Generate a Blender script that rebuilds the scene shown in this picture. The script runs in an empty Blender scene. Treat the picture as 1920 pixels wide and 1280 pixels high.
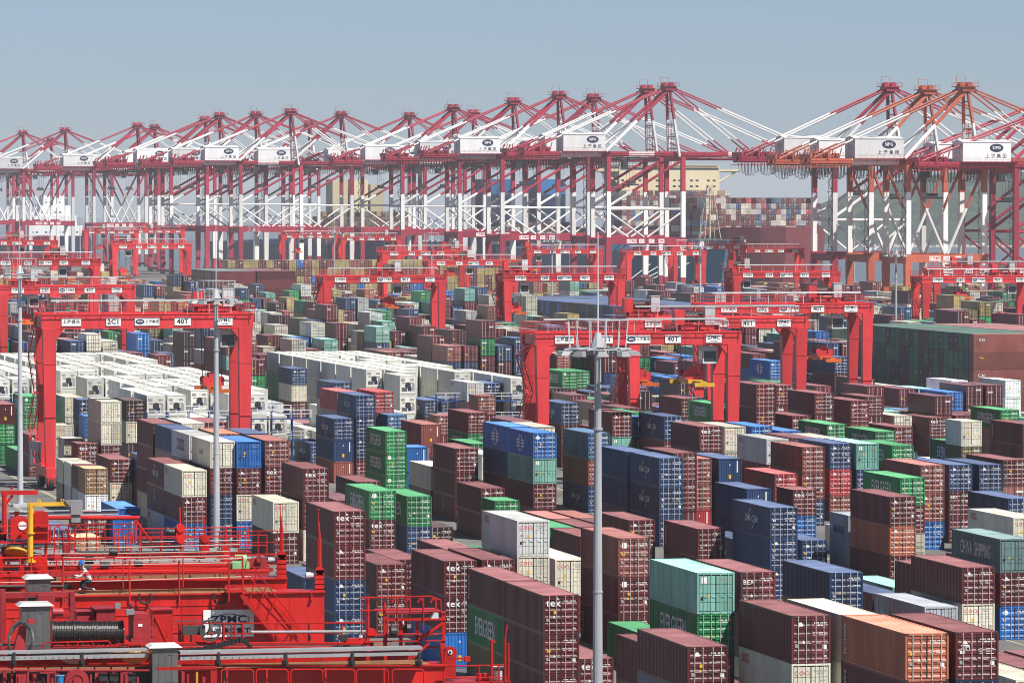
import bpy, bmesh, math, random
import numpy as np
from mathutils import Vector, Matrix

# ------------------------------------------------------------------ camera, light, exposure
scene = bpy.context.scene
F_PX, Y_HOR, CAM_H, YAW = 8800.0, 387.0, 33.5, math.radians(12.5)
PITCH = math.atan((640 - Y_HOR) / F_PX)
cam_d = bpy.data.cameras.new('camera')
cam_d.sensor_width = 36.0
cam_d.lens = 36.0 * F_PX / 1920.0
cam_d.clip_start, cam_d.clip_end = 1.0, 30000.0
cam = bpy.data.objects.new('camera', cam_d)
scene.collection.objects.link(cam)
cam.location = (0, 0, CAM_H)
cam.rotation_euler = (math.pi / 2 - PITCH, 0, -YAW)
scene.camera = cam

SUN_DIR = Vector((0.40, -0.62, 1.0)).normalized()      # towards the sun
SUN_EL = math.asin(SUN_DIR.z)
SUN_AZ = math.atan2(SUN_DIR.x, SUN_DIR.y)               # from +Y towards +X
world = bpy.data.worlds.new('World')
scene.world = world
world.use_nodes = True
nt = world.node_tree
sky = nt.nodes.new('ShaderNodeTexSky')
sky.sky_type = 'NISHITA'
sky.sun_disc = False
sky.sun_elevation = SUN_EL
sky.sun_rotation = SUN_AZ
sky.altitude = 30
sky.air_density = 0.5
sky.dust_density = 0.8
sky.ozone_density = 2.0
bg = nt.nodes['Background']
bg.inputs['Strength'].default_value = 0.074
nt.links.new(sky.outputs['Color'], bg.inputs['Color'])
sun_d = bpy.data.lights.new('sun', 'SUN')
sun_d.energy = 4.8
sun_d.angle = math.radians(0.5)
sun_d.color = (1.0, 0.95, 0.88)
sun = bpy.data.objects.new('sun', sun_d)
scene.collection.objects.link(sun)
sun.rotation_euler = SUN_DIR.to_track_quat('Z', 'Y').to_euler()

vs = scene.view_settings
vs.view_transform = 'Standard'
vs.look = 'None'
vs.exposure = 0.47
vs.gamma = 1.0
scene.display_settings.display_device = 'sRGB'
scene.cycles.max_bounces = 6
scene.cycles.diffuse_bounces = 3
scene.cycles.glossy_bounces = 3
scene.cycles.volume_bounces = 1
scene.cycles.caustics_reflective = False
scene.cycles.caustics_refractive = False
scene.cycles.use_denoising = True
scene.cycles.denoiser = 'OPENIMAGEDENOISE'
scene.cycles.pixel_filter_type = 'BLACKMAN_HARRIS'
scene.cycles.filter_width = 1.0

HAZE_DENSITY = 5.2e-5

# ------------------------------------------------------------------ helpers
_c, _s = math.cos(YAW), math.sin(YAW)
_cp, _sp = math.cos(PITCH), math.sin(PITCH)
AX_R = Vector((_c, -_s, 0))
AX_F = Vector((_s * _cp, _c * _cp, -_sp))
AX_U = Vector((_s * _sp, _c * _sp, _cp))


def ray(px, py):
    return AX_F + AX_R * ((px - 960) / F_PX) + AX_U * ((640 - py) / F_PX)


def at_v(px, py, v):
    """point of the plane y = v seen at a photo pixel"""
    r = ray(px, py)
    return Vector((0, 0, CAM_H)) + r * (v / r.y)


def at_d(px, py, d):
    """point at distance d along the view axis"""
    return Vector((0, 0, CAM_H)) + ray(px, py) * d


COL = scene.collection


def lin(c):
    return tuple(c) + (1.0,) if len(c) == 3 else tuple(c)


class MB:
    """collects verts / faces (with material slots) for ONE mesh object"""

    def __init__(self):
        self.v, self.f, self.m = [], [], []

    def add(self, verts, faces, m=0):
        o = len(self.v)
        self.v.extend(tuple(p) for p in verts)
        for f in faces:
            self.f.append(tuple(i + o for i in f))
            self.m.append(m)

    def box(self, a, b, m=0):
        x0, y0, z0 = a
        x1, y1, z1 = b
        if x0 > x1: x0, x1 = x1, x0
        if y0 > y1: y0, y1 = y1, y0
        if z0 > z1: z0, z1 = z1, z0
        self.add([(x0, y0, z0), (x1, y0, z0), (x1, y1, z0), (x0, y1, z0), (x0, y0, z1), (x1, y0, z1), (x1, y1, z1), (x0, y1, z1)],
                 [(3, 2, 1, 0), (4, 5, 6, 7), (0, 1, 5, 4), (1, 2, 6, 5), (2, 3, 7, 6), (3, 0, 4, 7)], m)

    def cbox(self, c, s, m=0):
        self.box([c[i] - s[i] / 2 for i in range(3)], [c[i] + s[i] / 2 for i in range(3)], m)

    def taper(self, c0, s0, c1, s1, m=0):
        """box between two rectangles (x,y sizes) at c0 (bottom) and c1 (top)"""
        vs_ = []
        for c, s in ((c0, s0), (c1, s1)):
            for dx, dy in ((-1, -1), (1, -1), (1, 1), (-1, 1)):
                vs_.append((c[0] + dx * s[0] / 2, c[1] + dy * s[1] / 2, c[2]))
        self.add(vs_, [(3, 2, 1, 0), (4, 5, 6, 7), (0, 1, 5, 4), (1, 2, 6, 5), (2, 3, 7, 6), (3, 0, 4, 7)], m)

    def tube(self, p0, p1, r, n=6, m=0, r1=None, cap=True):
        p0, p1 = Vector(p0), Vector(p1)
        d = p1 - p0
        if d.length < 1e-6: return
        d.normalize()
        a = Vector((0, 0, 1)) if abs(d.z) < 0.9 else Vector((1, 0, 0))
        x = d.cross(a).normalized()
        y = d.cross(x)
        r1 = r if r1 is None else r1
        vs_ = []
        for p, rr in ((p0, r), (p1, r1)):
            for i in range(n):
                t = 2 * math.pi * (i + .5) / n
                vs_.append(p + x * (rr * math.cos(t)) + y * (rr * math.sin(t)))
        fs = [(i, (i + 1) % n, n + (i + 1) % n, n + i) for i in range(n)]
        if cap:
            fs += [tuple(range(n - 1, -1, -1)), tuple(range(n, 2 * n))]
        self.add(vs_, fs, m)

    def path(self, pts, r, n=6, m=0):
        for a, b in zip(pts[:-1], pts[1:]):
            self.tube(a, b, r, n, m)

    def disc(self, c, axis, r, t, n=20, m=0, r1=None):
        c, axis = Vector(c), Vector(axis).normalized()
        self.tube(c - axis * t / 2, c + axis * t / 2, r, n, m, r1)

    def ring(self, c, axis, r0, r1, t, n=20, m=0):
        c, axis = Vector(c), Vector(axis).normalized()
        a = Vector((0, 0, 1)) if abs(axis.z) < 0.9 else Vector((1, 0, 0))
        x = axis.cross(a).normalized(); y = axis.cross(x)
        vs_ = []
        for s_ in (-t / 2, t / 2):
            for rr in (r0, r1):
                for i in range(n):
                    k = 2 * math.pi * i / n
                    vs_.append(c + axis * s_ + x * rr * math.cos(k) + y * rr * math.sin(k))
        fs = []
        for i in range(n):
            j = (i + 1) % n
            fs += [(i, j, n + j, n + i), (2 * n + i, 3 * n + i, 3 * n + j, 2 * n + j), (n + i, n + j, 3 * n + j, 3 * n + i), (i, 2 * n + i, 2 * n + j, j)]
        self.add(vs_, fs, m)

    def prism(self, poly, axis, a, b, m=0):
        """polygon of 2-D points extruded along axis 0/1/2 from a to b"""
        def mk(p, t):
            q = list(p)
            q.insert(axis, t)
            return q
        n = len(poly)
        vs_ = [mk(p, a) for p in poly] + [mk(p, b) for p in poly]
        fs = [(i, (i + 1) % n, n + (i + 1) % n, n + i) for i in range(n)] + [tuple(range(n - 1, -1, -1)), tuple(range(n, 2 * n))]
        self.add(vs_, fs, m)

    def mesh(self, name, mats):
        me = bpy.data.meshes.new(name)
        me.from_pydata(self.v, [], self.f)
        for mt in mats: me.materials.append(mt)
        if len(mats) > 1:
            me.polygons.foreach_set('material_index', self.m)
        bm_fix(me)
        return me

    def build(self, name, mats, parent=None, loc=None):
        if not isinstance(mats, (list, tuple)): mats = [mats]
        me = self.mesh(name, mats)
        return place(name, me, parent, loc)


def bm_fix(me):
    bm = bmesh.new(); bm.from_mesh(me)
    bmesh.ops.recalc_face_normals(bm, faces=bm.faces)
    bm.to_mesh(me); bm.free()


def place(name, me, parent=None, loc=None, rz=0):
    o = bpy.data.objects.new(name, me)
    COL.objects.link(o)
    if parent is not None: o.parent = parent
    if loc is not None: o.location = loc
    if rz: o.rotation_euler.z = rz
    return o


def tag(o, label=None, cat=None, group=None, kind=None):
    if label: o['label'] = label
    if cat: o['category'] = cat
    if group: o['group'] = group
    if kind: o['kind'] = kind
    return o


def thing(name, loc, label, cat, group=None, rz=0):
    o = bpy.data.objects.new(name, None)
    COL.objects.link(o)
    o.location = loc
    o.rotation_euler.z = rz
    return tag(o, label, cat, group)


# ------------------------------------------------------------------ materials
def paint(name, col, rough=0.45, dirt=0.25, scale=0.6, metal=0.0, bump=0.0, spec=0.35, streak=True):
    """weathered paint: base colour broken up by noise, vertical streaks and a per-object shift"""
    m = bpy.data.materials.new(name)
    m.use_nodes = True
    t = m.node_tree
    N, L = t.nodes, t.links
    b = N['Principled BSDF']
    b.inputs['Roughness'].default_value = rough
    b.inputs['Metallic'].default_value = metal
    b.inputs['Specular IOR Level'].default_value = spec
    tc = N.new('ShaderNodeTexCoord')
    mp = N.new('ShaderNodeMapping')
    L.new(tc.outputs['Object'], mp.inputs['Vector'])
    mp.inputs['Scale'].default_value = (1, 1, 0.22 if streak else 1)
    oi = N.new('ShaderNodeObjectInfo')
    vm = N.new('ShaderNodeVectorMath'); vm.operation = 'ADD'
    L.new(mp.outputs[0], vm.inputs[0])
    sc = N.new('ShaderNodeVectorMath'); sc.operation = 'SCALE'
    L.new(oi.outputs['Location'], sc.inputs[0]); sc.inputs['Scale'].default_value = 1.37
    L.new(sc.outputs[0], vm.inputs[1])
    n1 = N.new('ShaderNodeTexNoise'); n1.inputs['Scale'].default_value = scale; n1.inputs['Detail'].default_value = 6; n1.inputs['Roughness'].default_value = 0.65
    L.new(vm.outputs[0], n1.inputs['Vector'])
    n2 = N.new('ShaderNodeTexNoise'); n2.inputs['Scale'].default_value = scale * 5; n2.inputs['Detail'].default_value = 4
    L.new(vm.outputs[0], n2.inputs['Vector'])
    r1 = N.new('ShaderNodeMapRange'); r1.inputs['From Min'].default_value = 0.3; r1.inputs['From Max'].default_value = 0.7
    r1.inputs['To Min'].default_value = 1 - dirt; r1.inputs['To Max'].default_value = 1 + dirt * 0.6
    L.new(n1.outputs['Fac'], r1.inputs['Value'])
    r2 = N.new('ShaderNodeMapRange'); r2.inputs['From Min'].default_value = 0.56; r2.inputs['From Max'].default_value = 0.74
    r2.inputs['To Min'].default_value = 0; r2.inputs['To Max'].default_value = min(0.8, dirt * 1.4)
    L.new(n2.outputs['Fac'], r2.inputs['Value'])
    rr = N.new('ShaderNodeMapRange'); rr.inputs['To Min'].default_value = 0.76; rr.inputs['To Max'].default_value = 1.2
    L.new(oi.outputs['Random'], rr.inputs['Value'])
    mu = N.new('ShaderNodeMath'); mu.operation = 'MULTIPLY'
    L.new(r1.outputs[0], mu.inputs[0]); L.new(rr.outputs[0], mu.inputs[1])
    vv = N.new('ShaderNodeVectorMath'); vv.operation = 'SCALE'
    vv.inputs[0].default_value = col[:3]
    L.new(mu.outputs[0], vv.inputs['Scale'])
    mx = N.new('ShaderNodeMix'); mx.data_type = 'RGBA'
    L.new(r2.outputs[0], mx.inputs['Factor'])
    L.new(vv.outputs[0], mx.inputs['A'])
    g = 0.3 * col[0] + 0.5 * col[1] + 0.2 * col[2]
    mx.inputs['B'].default_value = (0.4 * col[0] + 0.07, 0.4 * col[1] + 0.03, 0.4 * col[2] + 0.014, 1)
    L.new(mx.outputs['Result'], b.inputs['Base Color'])
    if bump:
        bp = N.new('ShaderNodeBump'); bp.inputs['Strength'].default_value = bump; bp.inputs['Distance'].default_value = 0.05
        L.new(n1.outputs['Fac'], bp.inputs['Height']); L.new(bp.outputs[0], b.inputs['Normal'])
    return m


def flat(name, col, rough=0.5, metal=0.0, spec=0.4):
    m = bpy.data.materials.new(name)
    m.use_nodes = True
    t = m.node_tree
    b = t.nodes['Principled BSDF']
    b.inputs['Roughness'].default_value = rough
    b.inputs['Metallic'].default_value = metal
    b.inputs['Specular IOR Level'].default_value = spec
    n = t.nodes.new('ShaderNodeTexNoise'); n.inputs['Scale'].default_value = 2.0
    tc = t.nodes.new('ShaderNodeTexCoord'); t.links.new(tc.outputs['Object'], n.inputs['Vector'])
    r = t.nodes.new('ShaderNodeMapRange'); r.inputs['To Min'].default_value = 0.85; r.inputs['To Max'].default_value = 1.12
    t.links.new(n.outputs['Fac'], r.inputs['Value'])
    v = t.nodes.new('ShaderNodeVectorMath'); v.operation = 'SCALE'; v.inputs[0].default_value = col[:3]
    t.links.new(r.outputs[0], v.inputs['Scale']); t.links.new(v.outputs[0], b.inputs['Base Color'])
    return m


M_GALV = flat('galvanised_steel', (0.42, 0.42, 0.42), 0.45, 0.0)
M_RUBBER = flat('black_rubber', (0.012, 0.012, 0.013), 0.7)
M_DARK = flat('dark_steel', (0.03, 0.03, 0.033), 0.5)
M_WHITE = flat('white_print', (0.75, 0.75, 0.73), 0.6)
M_YELLOWP = flat('yellow_print', (0.75, 0.42, 0.03), 0.6)
M_REDP = flat('red_print', (0.6, 0.03, 0.04), 0.6)
M_NAVYP = flat('navy_print', (0.012, 0.02, 0.07), 0.6)
M_BLACKP = flat('black_print', (0.015, 0.015, 0.018), 0.6)
M_GLASS = flat('dark_glass', (0.02, 0.03, 0.04), 0.1, 0.0, 0.6)

# ------------------------------------------------------------------ lettering
_txt = {}


def text_mesh(s, size, mat, bold=0.006, sx=1.0, depth=0.0):
    """flat lettering, centred on its own origin in the local XZ plane facing -Y"""
    key = (s, size, mat.name, bold, sx)
    if key in _txt: return _txt[key]
    cu = bpy.data.curves.new('lettering', 'FONT')
    cu.body = s
    cu.size = size
    cu.offset = bold * size
    cu.resolution_u = 2
    cu.space_character = 1.08
    cu.align_x = 'CENTER'; cu.align_y = 'CENTER'
    ob = bpy.data.objects.new('lettering_tmp', cu)
    COL.objects.link(ob)
    dg = bpy.context.evaluated_depsgraph_get()
    me = bpy.data.meshes.new_from_object(ob.evaluated_get(dg))
    bpy.data.objects.remove(ob); bpy.data.curves.remove(cu)
    me.name = 'lettering'
    me.transform(Matrix.Rotation(math.pi / 2, 4, 'X') @ Matrix.Diagonal((sx, 1, 1, 1)))
    me.materials.clear(); me.materials.append(mat)
    _txt[key] = me
    return me
IND = """
7557 24257 783 1 2590 O vert|orange-brown container with vertical end lettering topping maroon one right of tall mast
7791 27316 584 1 2896 M logo|maroon container with white door emblem topping cream one right of tall mast
6923 26481 522 1 2590 M logo|maroon container with white door emblem topping navy one right of tall mast
7533 28583 783 1 2590 T sq|mint green container with white door square topping green one right of tall mast
6904 30189 522 1 2590 M tex|maroon container with big white door lettering topping maroon one, nearest between right masts
10354 31887 522 1 2590 M tri|maroon container with white door triangle topping cream one right of tall mast
7850 24284 783 1 2590 M zim|maroon container with zigzag door logo topping navy one right of tall mast
9298 31631 522 1 2590 N -|navy container topping maroon one, nearest right of tall mast
8355 34012 584 1 2896 A sq|brick-red container with white door square topping maroon one right of tall mast
6904 30189 262 1 2590 M -|maroon container between two maroon ones, nearest between right masts
7491 33613 783 1 2590 Y oocl|light grey container with red door lettering topping cream one between right masts
8355 34012 293 1 2896 M sq|maroon container with white door square between brick-red and maroon ones right of tall mast
11523 34545 522 1 2590 D chinashipping|grey-teal container with two-word side lettering topping maroon one right of tall mast
6873 33279 522 1 2590 M tex|maroon container with big white door lettering topping maroon one, second nearest between right masts
6368 34959 783 1 2590 M tex|maroon container with big white door lettering topping maroon one, third nearest between right masts
10808 38574 522 1 2590 N cc|navy container with white side arrows topping navy one, nearest right of tall mast
7533 28583 522 1 2590 G eg|green container with white side lettering between mint green and maroon ones right of tall mast
7791 27316 293 1 2896 W oocl|cream container with red door lettering between maroon and azure ones right of tall mast
12247 39786 522 1 2590 M tri|maroon container with white door triangle topping orange-brown one right of tall mast
10503 39825 262 1 2590 M vert|maroon container with vertical end lettering topping maroon one, nearest right of tall mast
6368 34959 2 1 2590 N logo|navy container with white door emblem under navy one between right masts
6368 34959 522 1 2590 M tri|maroon container with white door triangle between maroon and navy ones between right masts
6368 34959 262 1 2590 N logo|navy container with white door emblem between maroon and navy ones between right masts
6873 33279 262 1 2590 M tex|maroon container with big white door lettering between maroon and azure ones between right masts
6873 33279 2 1 2590 U front|azure container showing its ribbed end under maroon one between right masts
12247 39786 262 1 2590 O logo|orange-brown container with white door emblem between two maroon ones right of tall mast
10808 38574 262 1 2590 N logo|navy container with white door emblem between two navy ones right of tall mast
6911 31445 522 1 2590 M vert|maroon container with vertical end lettering topping green one between right masts
11411 44766 584 1 2896 N cc|navy container with white side arrows topping navy one, second nearest right of tall mast
6897 36009 278 1 2743 M tri|maroon container with white door triangle topping maroon one, second nearest between right masts
8387 30662 584 1 2896 M bex|maroon container with white door letters topping maroon one, nearest right of tall mast
7320 43356 293 1 2896 W oocl|cream container with red door lettering topping maroon one, second nearest between right masts
7666 43687 584 1 2896 M tex|maroon container with big white door lettering topping maroon one, fourth nearest between right masts
11411 44766 293 1 2896 N cc|navy container with white side arrows between two navy ones right of tall mast
13621 47370 553 1 2743 A logo|brick-red container with white door emblem topping brick-red one, third nearest right of tall mast
7905 41608 522 1 2590 G eg|green container with white side lettering topping maroon one, nearest between right masts
6897 36009 2 1 2743 M -|maroon container under maroon one, second nearest between right masts
10018 31703 262 1 2590 V maersk|blue-grey container with star emblem topping maroon one right of tall mast
7320 43356 2 1 2896 M tri|maroon container with white door triangle under cream one between right masts
12577 47631 783 1 2590 M tex|maroon container with big white door lettering topping maroon one, nearest right of tall mast
10564 46649 783 1 2590 U ring|azure container with white ring emblem topping mint green one between right masts
6911 31445 262 1 2590 G eg|green container with white side lettering between maroon and olive ones between right masts
6745 45271 522 1 2590 W oocl|cream container with red door lettering topping maroon one between left masts
8102 27305 584 1 2896 W -|cream container topping cream one right of tall mast
13196 42536 522 1 2590 G eg|green container with white side lettering topping maroon one, nearest right of tall mast
7075 45601 783 1 2590 W cma|cream container with grey side emblem topping maroon one between right masts
8714 43953 293 1 2896 G eg|green container with white side lettering topping navy one between right masts
10564 46649 522 1 2590 T sq|mint green container with white door square between azure and maroon ones between right masts
8355 34012 2 1 2896 M vert|maroon container with vertical end lettering under maroon one, nearest right of tall mast
5319 44232 2 1 2896 N logo|navy container with white door emblem standing alone between left masts
12427 36908 522 1 2590 W ooclside|cream container with red side lettering topping maroon one right of tall mast
10194 48748 522 1 2590 M vert|maroon container with vertical end lettering topping maroon one between right masts
11913 49890 584 1 2896 B -|steel blue container topping brick-red one right of tall mast
6911 31445 2 1 2590 L -|olive container under green one between right masts
8291 35826 293 1 2896 W oocl|cream container with red door lettering topping maroon one, nearest between right masts
13798 43808 553 1 2743 A logo|brick-red container with white door emblem topping brick-red one, nearest right of tall mast
10564 46649 262 1 2590 M -|maroon container between mint green and maroon ones between right masts
12247 39786 2 1 2590 M logo|maroon container with white door emblem under orange-brown one right of tall mast
6745 45271 2 1 2590 U -|azure container under maroon one between left masts
6745 45271 262 1 2590 M tri|maroon container with white door triangle between cream and azure ones between left masts
12195 44371 293 1 2896 N front|navy container showing its ribbed end topping navy one right of tall mast
15399 55597 874 1 2896 M -|maroon container topping maroon one, fourth nearest right of tall mast
10187 41072 262 1 2590 M logo|maroon container with white door emblem topping maroon one, nearest right of tall mast
16209 55817 783 1 2590 M -|maroon container topping maroon one, fifth nearest right of tall mast
7337 30996 2 1 2743 M tex|maroon container with big white door lettering standing alone between right masts
5483 43598 2 0 2590 P -|tan short container standing alone between left masts
13373 54767 584 1 2896 M tri|maroon container with white door triangle topping mint green one right of tall mast
13709 49069 553 1 2743 Y ooclside|light grey container with red side lettering topping maroon one right of tall mast
10194 52659 522 1 2590 G eg|green container with white side lettering topping green one between right masts
9891 46041 262 1 2590 M tri|maroon container with white door triangle topping maroon one, third nearest between right masts
10354 31887 262 1 2590 W oocl|cream container with red door lettering between two maroon ones right of tall mast
13159 46787 293 1 2896 R logo|scarlet container with white door emblem topping scarlet one right of tall mast
6753 38486 2 1 2590 N logo|navy container with white door emblem standing alone between right masts
11393 46007 584 1 2896 N -|navy container topping navy one right of tall mast
6904 30189 2 1 2590 M -|maroon container under maroon one, nearest between right masts
14648 44578 522 1 2590 N logo|navy container with white door emblem topping mint green one right of tall mast
7234 28288 293 1 2896 M -|maroon container topping maroon one, nearest right of tall mast
16790 51746 584 0 2896 W plain|cream short container topping olive one right of tall mast
14108 48006 553 1 2743 N logo|navy container with white door emblem topping scarlet one right of tall mast
11913 49890 293 1 2896 A -|brick-red container between steel blue and navy ones right of tall mast
5929 46409 2 1 2590 M logo|maroon container with white door emblem standing alone between left masts
11523 34545 262 1 2590 M tri|maroon container with white door triangle between grey-teal and azure ones right of tall mast
13649 58639 553 1 2743 N cc|navy container with white side arrows topping maroon one, nearest between right masts
11913 49890 2 1 2896 N cc|navy container with white side arrows under brick-red one right of tall mast
13733 53656 584 1 2896 N cc|navy container with white side arrows topping maroon one right of tall mast
10194 52659 262 1 2590 G eg|green container with white side lettering between two green ones between right masts
14216 42379 293 1 2896 N -|navy container topping maroon one, second nearest right of tall mast
14343 44603 522 1 2590 N logo|navy container with white door emblem topping maroon one right of tall mast
12878 45120 262 0 2590 M tex|maroon short container with big white door lettering topping azure one right of tall mast
7491 33613 522 1 2590 W oocl|cream container with red door lettering between light grey and maroon ones between right masts
11523 34545 2 1 2590 U ring|azure container with white ring emblem under maroon one right of tall mast
10931 54261 522 1 2590 A front|brick-red container showing its ribbed end topping brick-red one between right masts
12409 46226 522 1 2590 N front|navy container showing its ribbed end topping azure one right of tall mast
10185 55922 522 1 2590 N cc|navy container with white side arrows topping navy one, nearest between right masts
7636 45712 783 1 2590 A logo|brick-red container with white door emblem topping maroon one between right masts
10537 56341 783 1 2590 N cc|navy container with white side arrows topping navy one, second nearest between right masts
17172 57491 584 1 2896 M tri|maroon container with white door triangle topping brick-red one right of tall mast
6181 46129 2 0 2590 U front|azure short container showing its ribbed end standing alone between left masts
7905 41608 262 1 2590 M tex|maroon container with big white door lettering between green and maroon ones between right masts
7327 45546 783 1 2590 U plain|azure container topping maroon one between right masts
14387 47944 553 1 2743 T sq|mint green container with white door square topping navy one right of tall mast
11393 46007 293 1 2896 N -|navy container between two navy ones right of tall mast
15766 59078 522 1 2590 G eg|green container with white side lettering topping maroon one, seventh nearest right of tall mast
15155 45347 522 1 2590 M -|maroon container topping brick-red one right of tall mast
12114 57182 522 1 2590 M tri|maroon container with white door triangle topping green one between right masts
6384 49845 278 0 2743 P -|tan short container topping white one between left masts
7273 55315 783 1 2590 W -|cream container topping cream one, nearest between left masts
20946 65025 553 1 2743 Z -|white container topping white one, nearest right of tall mast
6966 52189 262 1 2590 M logo|maroon container with white door emblem topping cream one between left masts
19062 60134 262 1 2590 M tex|maroon container with big white door lettering topping maroon one, second nearest right of tall mast
10185 55922 262 1 2590 N front|navy container showing its ribbed end between navy and brick-red ones between right masts
17884 52784 522 1 2590 M vert|maroon container with vertical end lettering topping maroon one, second nearest right of tall mast
7165 33329 522 1 2590 M tri|maroon container with white door triangle topping maroon one, nearest between right masts
7075 45601 522 1 2590 M -|maroon container between cream and navy ones between right masts
22130 66123 522 1 2590 Z -|white container topping white one, second nearest right of tall mast
10120 42700 2 1 2590 M logo|maroon container with white door emblem standing alone between right masts
10194 48748 262 1 2590 M vert|maroon container with vertical end lettering between two maroon ones between right masts
20679 65042 278 1 2743 Z -|white container topping maroon one right of tall mast
7075 45601 2 1 2590 N -|navy container under navy one between right masts
15399 55597 584 1 2896 M -|maroon container between two maroon ones, third nearest right of tall mast
7075 45601 262 1 2590 N -|navy container between maroon and navy ones between right masts
6730 58060 262 1 2590 M tri|maroon container with white door triangle topping maroon one between left masts
10597 48016 783 1 2590 U ring|azure container with white ring emblem topping navy one between right masts
7273 55315 522 1 2590 W -|cream container between cream and maroon ones between left masts
8714 43953 2 1 2896 N -|navy container under green one between right masts
7557 24257 522 1 2590 M vert|maroon container with vertical end lettering between orange-brown and maroon ones right of tall mast
11892 41367 2 1 2896 N logo|navy container with white door emblem standing alone right of tall mast
22639 72511 293 1 2896 M tri|maroon container with white door triangle topping maroon one right of tall mast
7327 45546 522 1 2590 M tri|maroon container with white door triangle between azure and cream ones between right masts
8167 32374 2 1 2896 G eg|green container with white side lettering standing alone, nearest right of tall mast
18841 56475 522 1 2590 G eg|green container with white side lettering topping maroon one, sixth nearest right of tall mast
14108 48006 278 1 2743 R logo|scarlet container with white door emblem between navy and brick-red ones right of tall mast
14915 48374 522 1 2590 G eg|green container with white side lettering topping maroon one, second nearest right of tall mast
15600 53204 522 1 2590 G eg|green container with white side lettering topping maroon one, fifth nearest right of tall mast
7071 46974 783 1 2590 Y cosco|light grey container with dark side lettering topping maroon one between left masts
20404 69171 783 1 2590 N -|navy container topping maroon one, third nearest right of tall mast
10188 50043 262 1 2590 W plain|cream container topping dark brown one between right masts
6730 58060 2 1 2590 M -|maroon container under maroon one between left masts
20310 72519 584 1 2896 U ring|azure container with white ring emblem topping mint green one right of tall mast
16310 70028 553 1 2743 G eg|green container with white side lettering topping maroon one, second nearest between right masts
20404 69171 522 1 2590 M -|maroon container between navy and maroon ones, second nearest right of tall mast
5237 45550 2 1 2590 M -|maroon container standing alone between left masts
11780 45646 584 1 2896 M -|maroon container topping maroon one, third nearest right of tall mast
9891 46041 2 1 2590 M vert|maroon container with vertical end lettering under maroon one between right masts
18871 73603 293 1 2896 U ring|azure container with white ring emblem topping maroon one, nearest right of tall mast
12304 41258 262 0 2590 V maersk|blue-grey short container with star emblem topping blue-grey one right of tall mast
15654 51428 522 1 2590 G eg|green container with white side lettering topping maroon one, third nearest right of tall mast
7270 63330 522 1 2590 G eg|green container with white side lettering topping green one between left masts
10597 48016 522 1 2590 N -|navy container between azure and maroon ones between right masts
14343 44603 262 1 2590 M bex|maroon container with white door letters between navy and maroon ones right of tall mast
6746 46505 522 1 2590 M cc|maroon container with white side arrows topping maroon one between left masts
15803 60807 522 1 2590 M -|maroon container topping maroon one, seventh nearest right of tall mast
13928 65790 553 1 2743 Y oocl|light grey container with red door lettering topping maroon one between right masts
10194 48748 2 1 2590 M hook|maroon container with white hook emblem under maroon one between right masts
13761 51011 584 1 2896 W oocl|cream container with red door lettering topping cream one right of tall mast
13798 43808 278 1 2743 A logo|brick-red container with white door emblem between brick-red and azure ones right of tall mast
6434 47724 2 1 2590 U plain|azure container standing alone between left masts
8301 60610 553 1 2743 K -|dark brown container topping cream one between left masts
13798 43808 2 1 2743 U -|azure container under brick-red one right of tall mast
7079 48243 783 1 2590 N -|navy container topping maroon one between left masts
7067 49529 783 1 2590 M -|maroon container topping maroon one, nearest between left masts
7636 45712 522 1 2590 M tex|maroon container with big white door lettering between brick-red and maroon ones between right masts
13621 47370 278 1 2743 A logo|brick-red container with white door emblem between brick-red and navy ones right of tall mast
19660 76724 522 1 2590 U ring|azure container with white ring emblem topping maroon one, second nearest right of tall mast
4985 46123 2 1 2590 N -|navy container standing alone left of leftmost mast
20206 65657 293 1 2896 U ring|azure container with white ring emblem topping azure one right of tall mast
10994 34363 278 1 2743 M -|maroon container topping maroon one, second nearest right of tall mast
12673 73301 522 1 2590 N logo|navy container with white door emblem topping cream one between right masts
10969 57376 783 1 2590 R -|scarlet container topping maroon one between right masts
10185 55922 2 1 2590 A front|brick-red container showing its ribbed end under navy one between right masts
6973 55138 278 0 2743 M tex|maroon short container with big white door lettering topping maroon one between left masts
12304 41258 2 0 2590 V -|blue-grey short container under blue-grey one right of tall mast
9594 44040 262 0 2590 G -|green short container topping blue-grey one between right masts
13340 62287 522 0 2590 A logo|brick-red short container with white door emblem topping maroon one, second nearest between right masts
10682 60352 2 1 2590 N cc|navy container with white side arrows standing alone between right masts
6966 52189 2 1 2590 W oocl|cream container with red door lettering under maroon one between left masts
18138 78279 553 1 2743 A -|brick-red container topping maroon one between right masts
12673 73301 262 1 2590 W -|cream container between navy and maroon ones between right masts
14108 48006 2 1 2743 A logo|brick-red container with white door emblem under scarlet one right of tall mast
17424 56413 293 1 2896 M bex|maroon container with white door letters topping brick-red one right of tall mast
10544 57633 783 1 2590 R dot|scarlet container with small white patch topping navy one between right masts
7327 45546 262 1 2590 W oocl|cream container with red door lettering between maroon and azure ones between right masts
7327 45546 2 1 2590 U -|azure container under cream one between right masts
22130 66123 262 1 2590 Z -|white container between two white ones right of tall mast
18386 60854 522 1 2590 M -|maroon container topping maroon one, eighth nearest right of tall mast
7209 36897 262 1 2590 M logo|maroon container with white door emblem topping maroon one between right masts
13582 67200 262 1 2590 N cc|navy container with white side arrows topping maroon one, second nearest between right masts
6746 46505 262 1 2590 M hook|maroon container with white hook emblem between maroon and light grey ones between left masts
7801 63021 522 1 2590 W -|cream container topping cream one, second nearest between left masts
6746 46505 2 1 2590 Y ooclside|light grey container with red side lettering under maroon one between left masts
6384 49845 2 0 2743 Z -|white short container under tan one between left masts
17884 52784 262 1 2590 M -|maroon container between two maroon ones, second nearest right of tall mast
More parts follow.
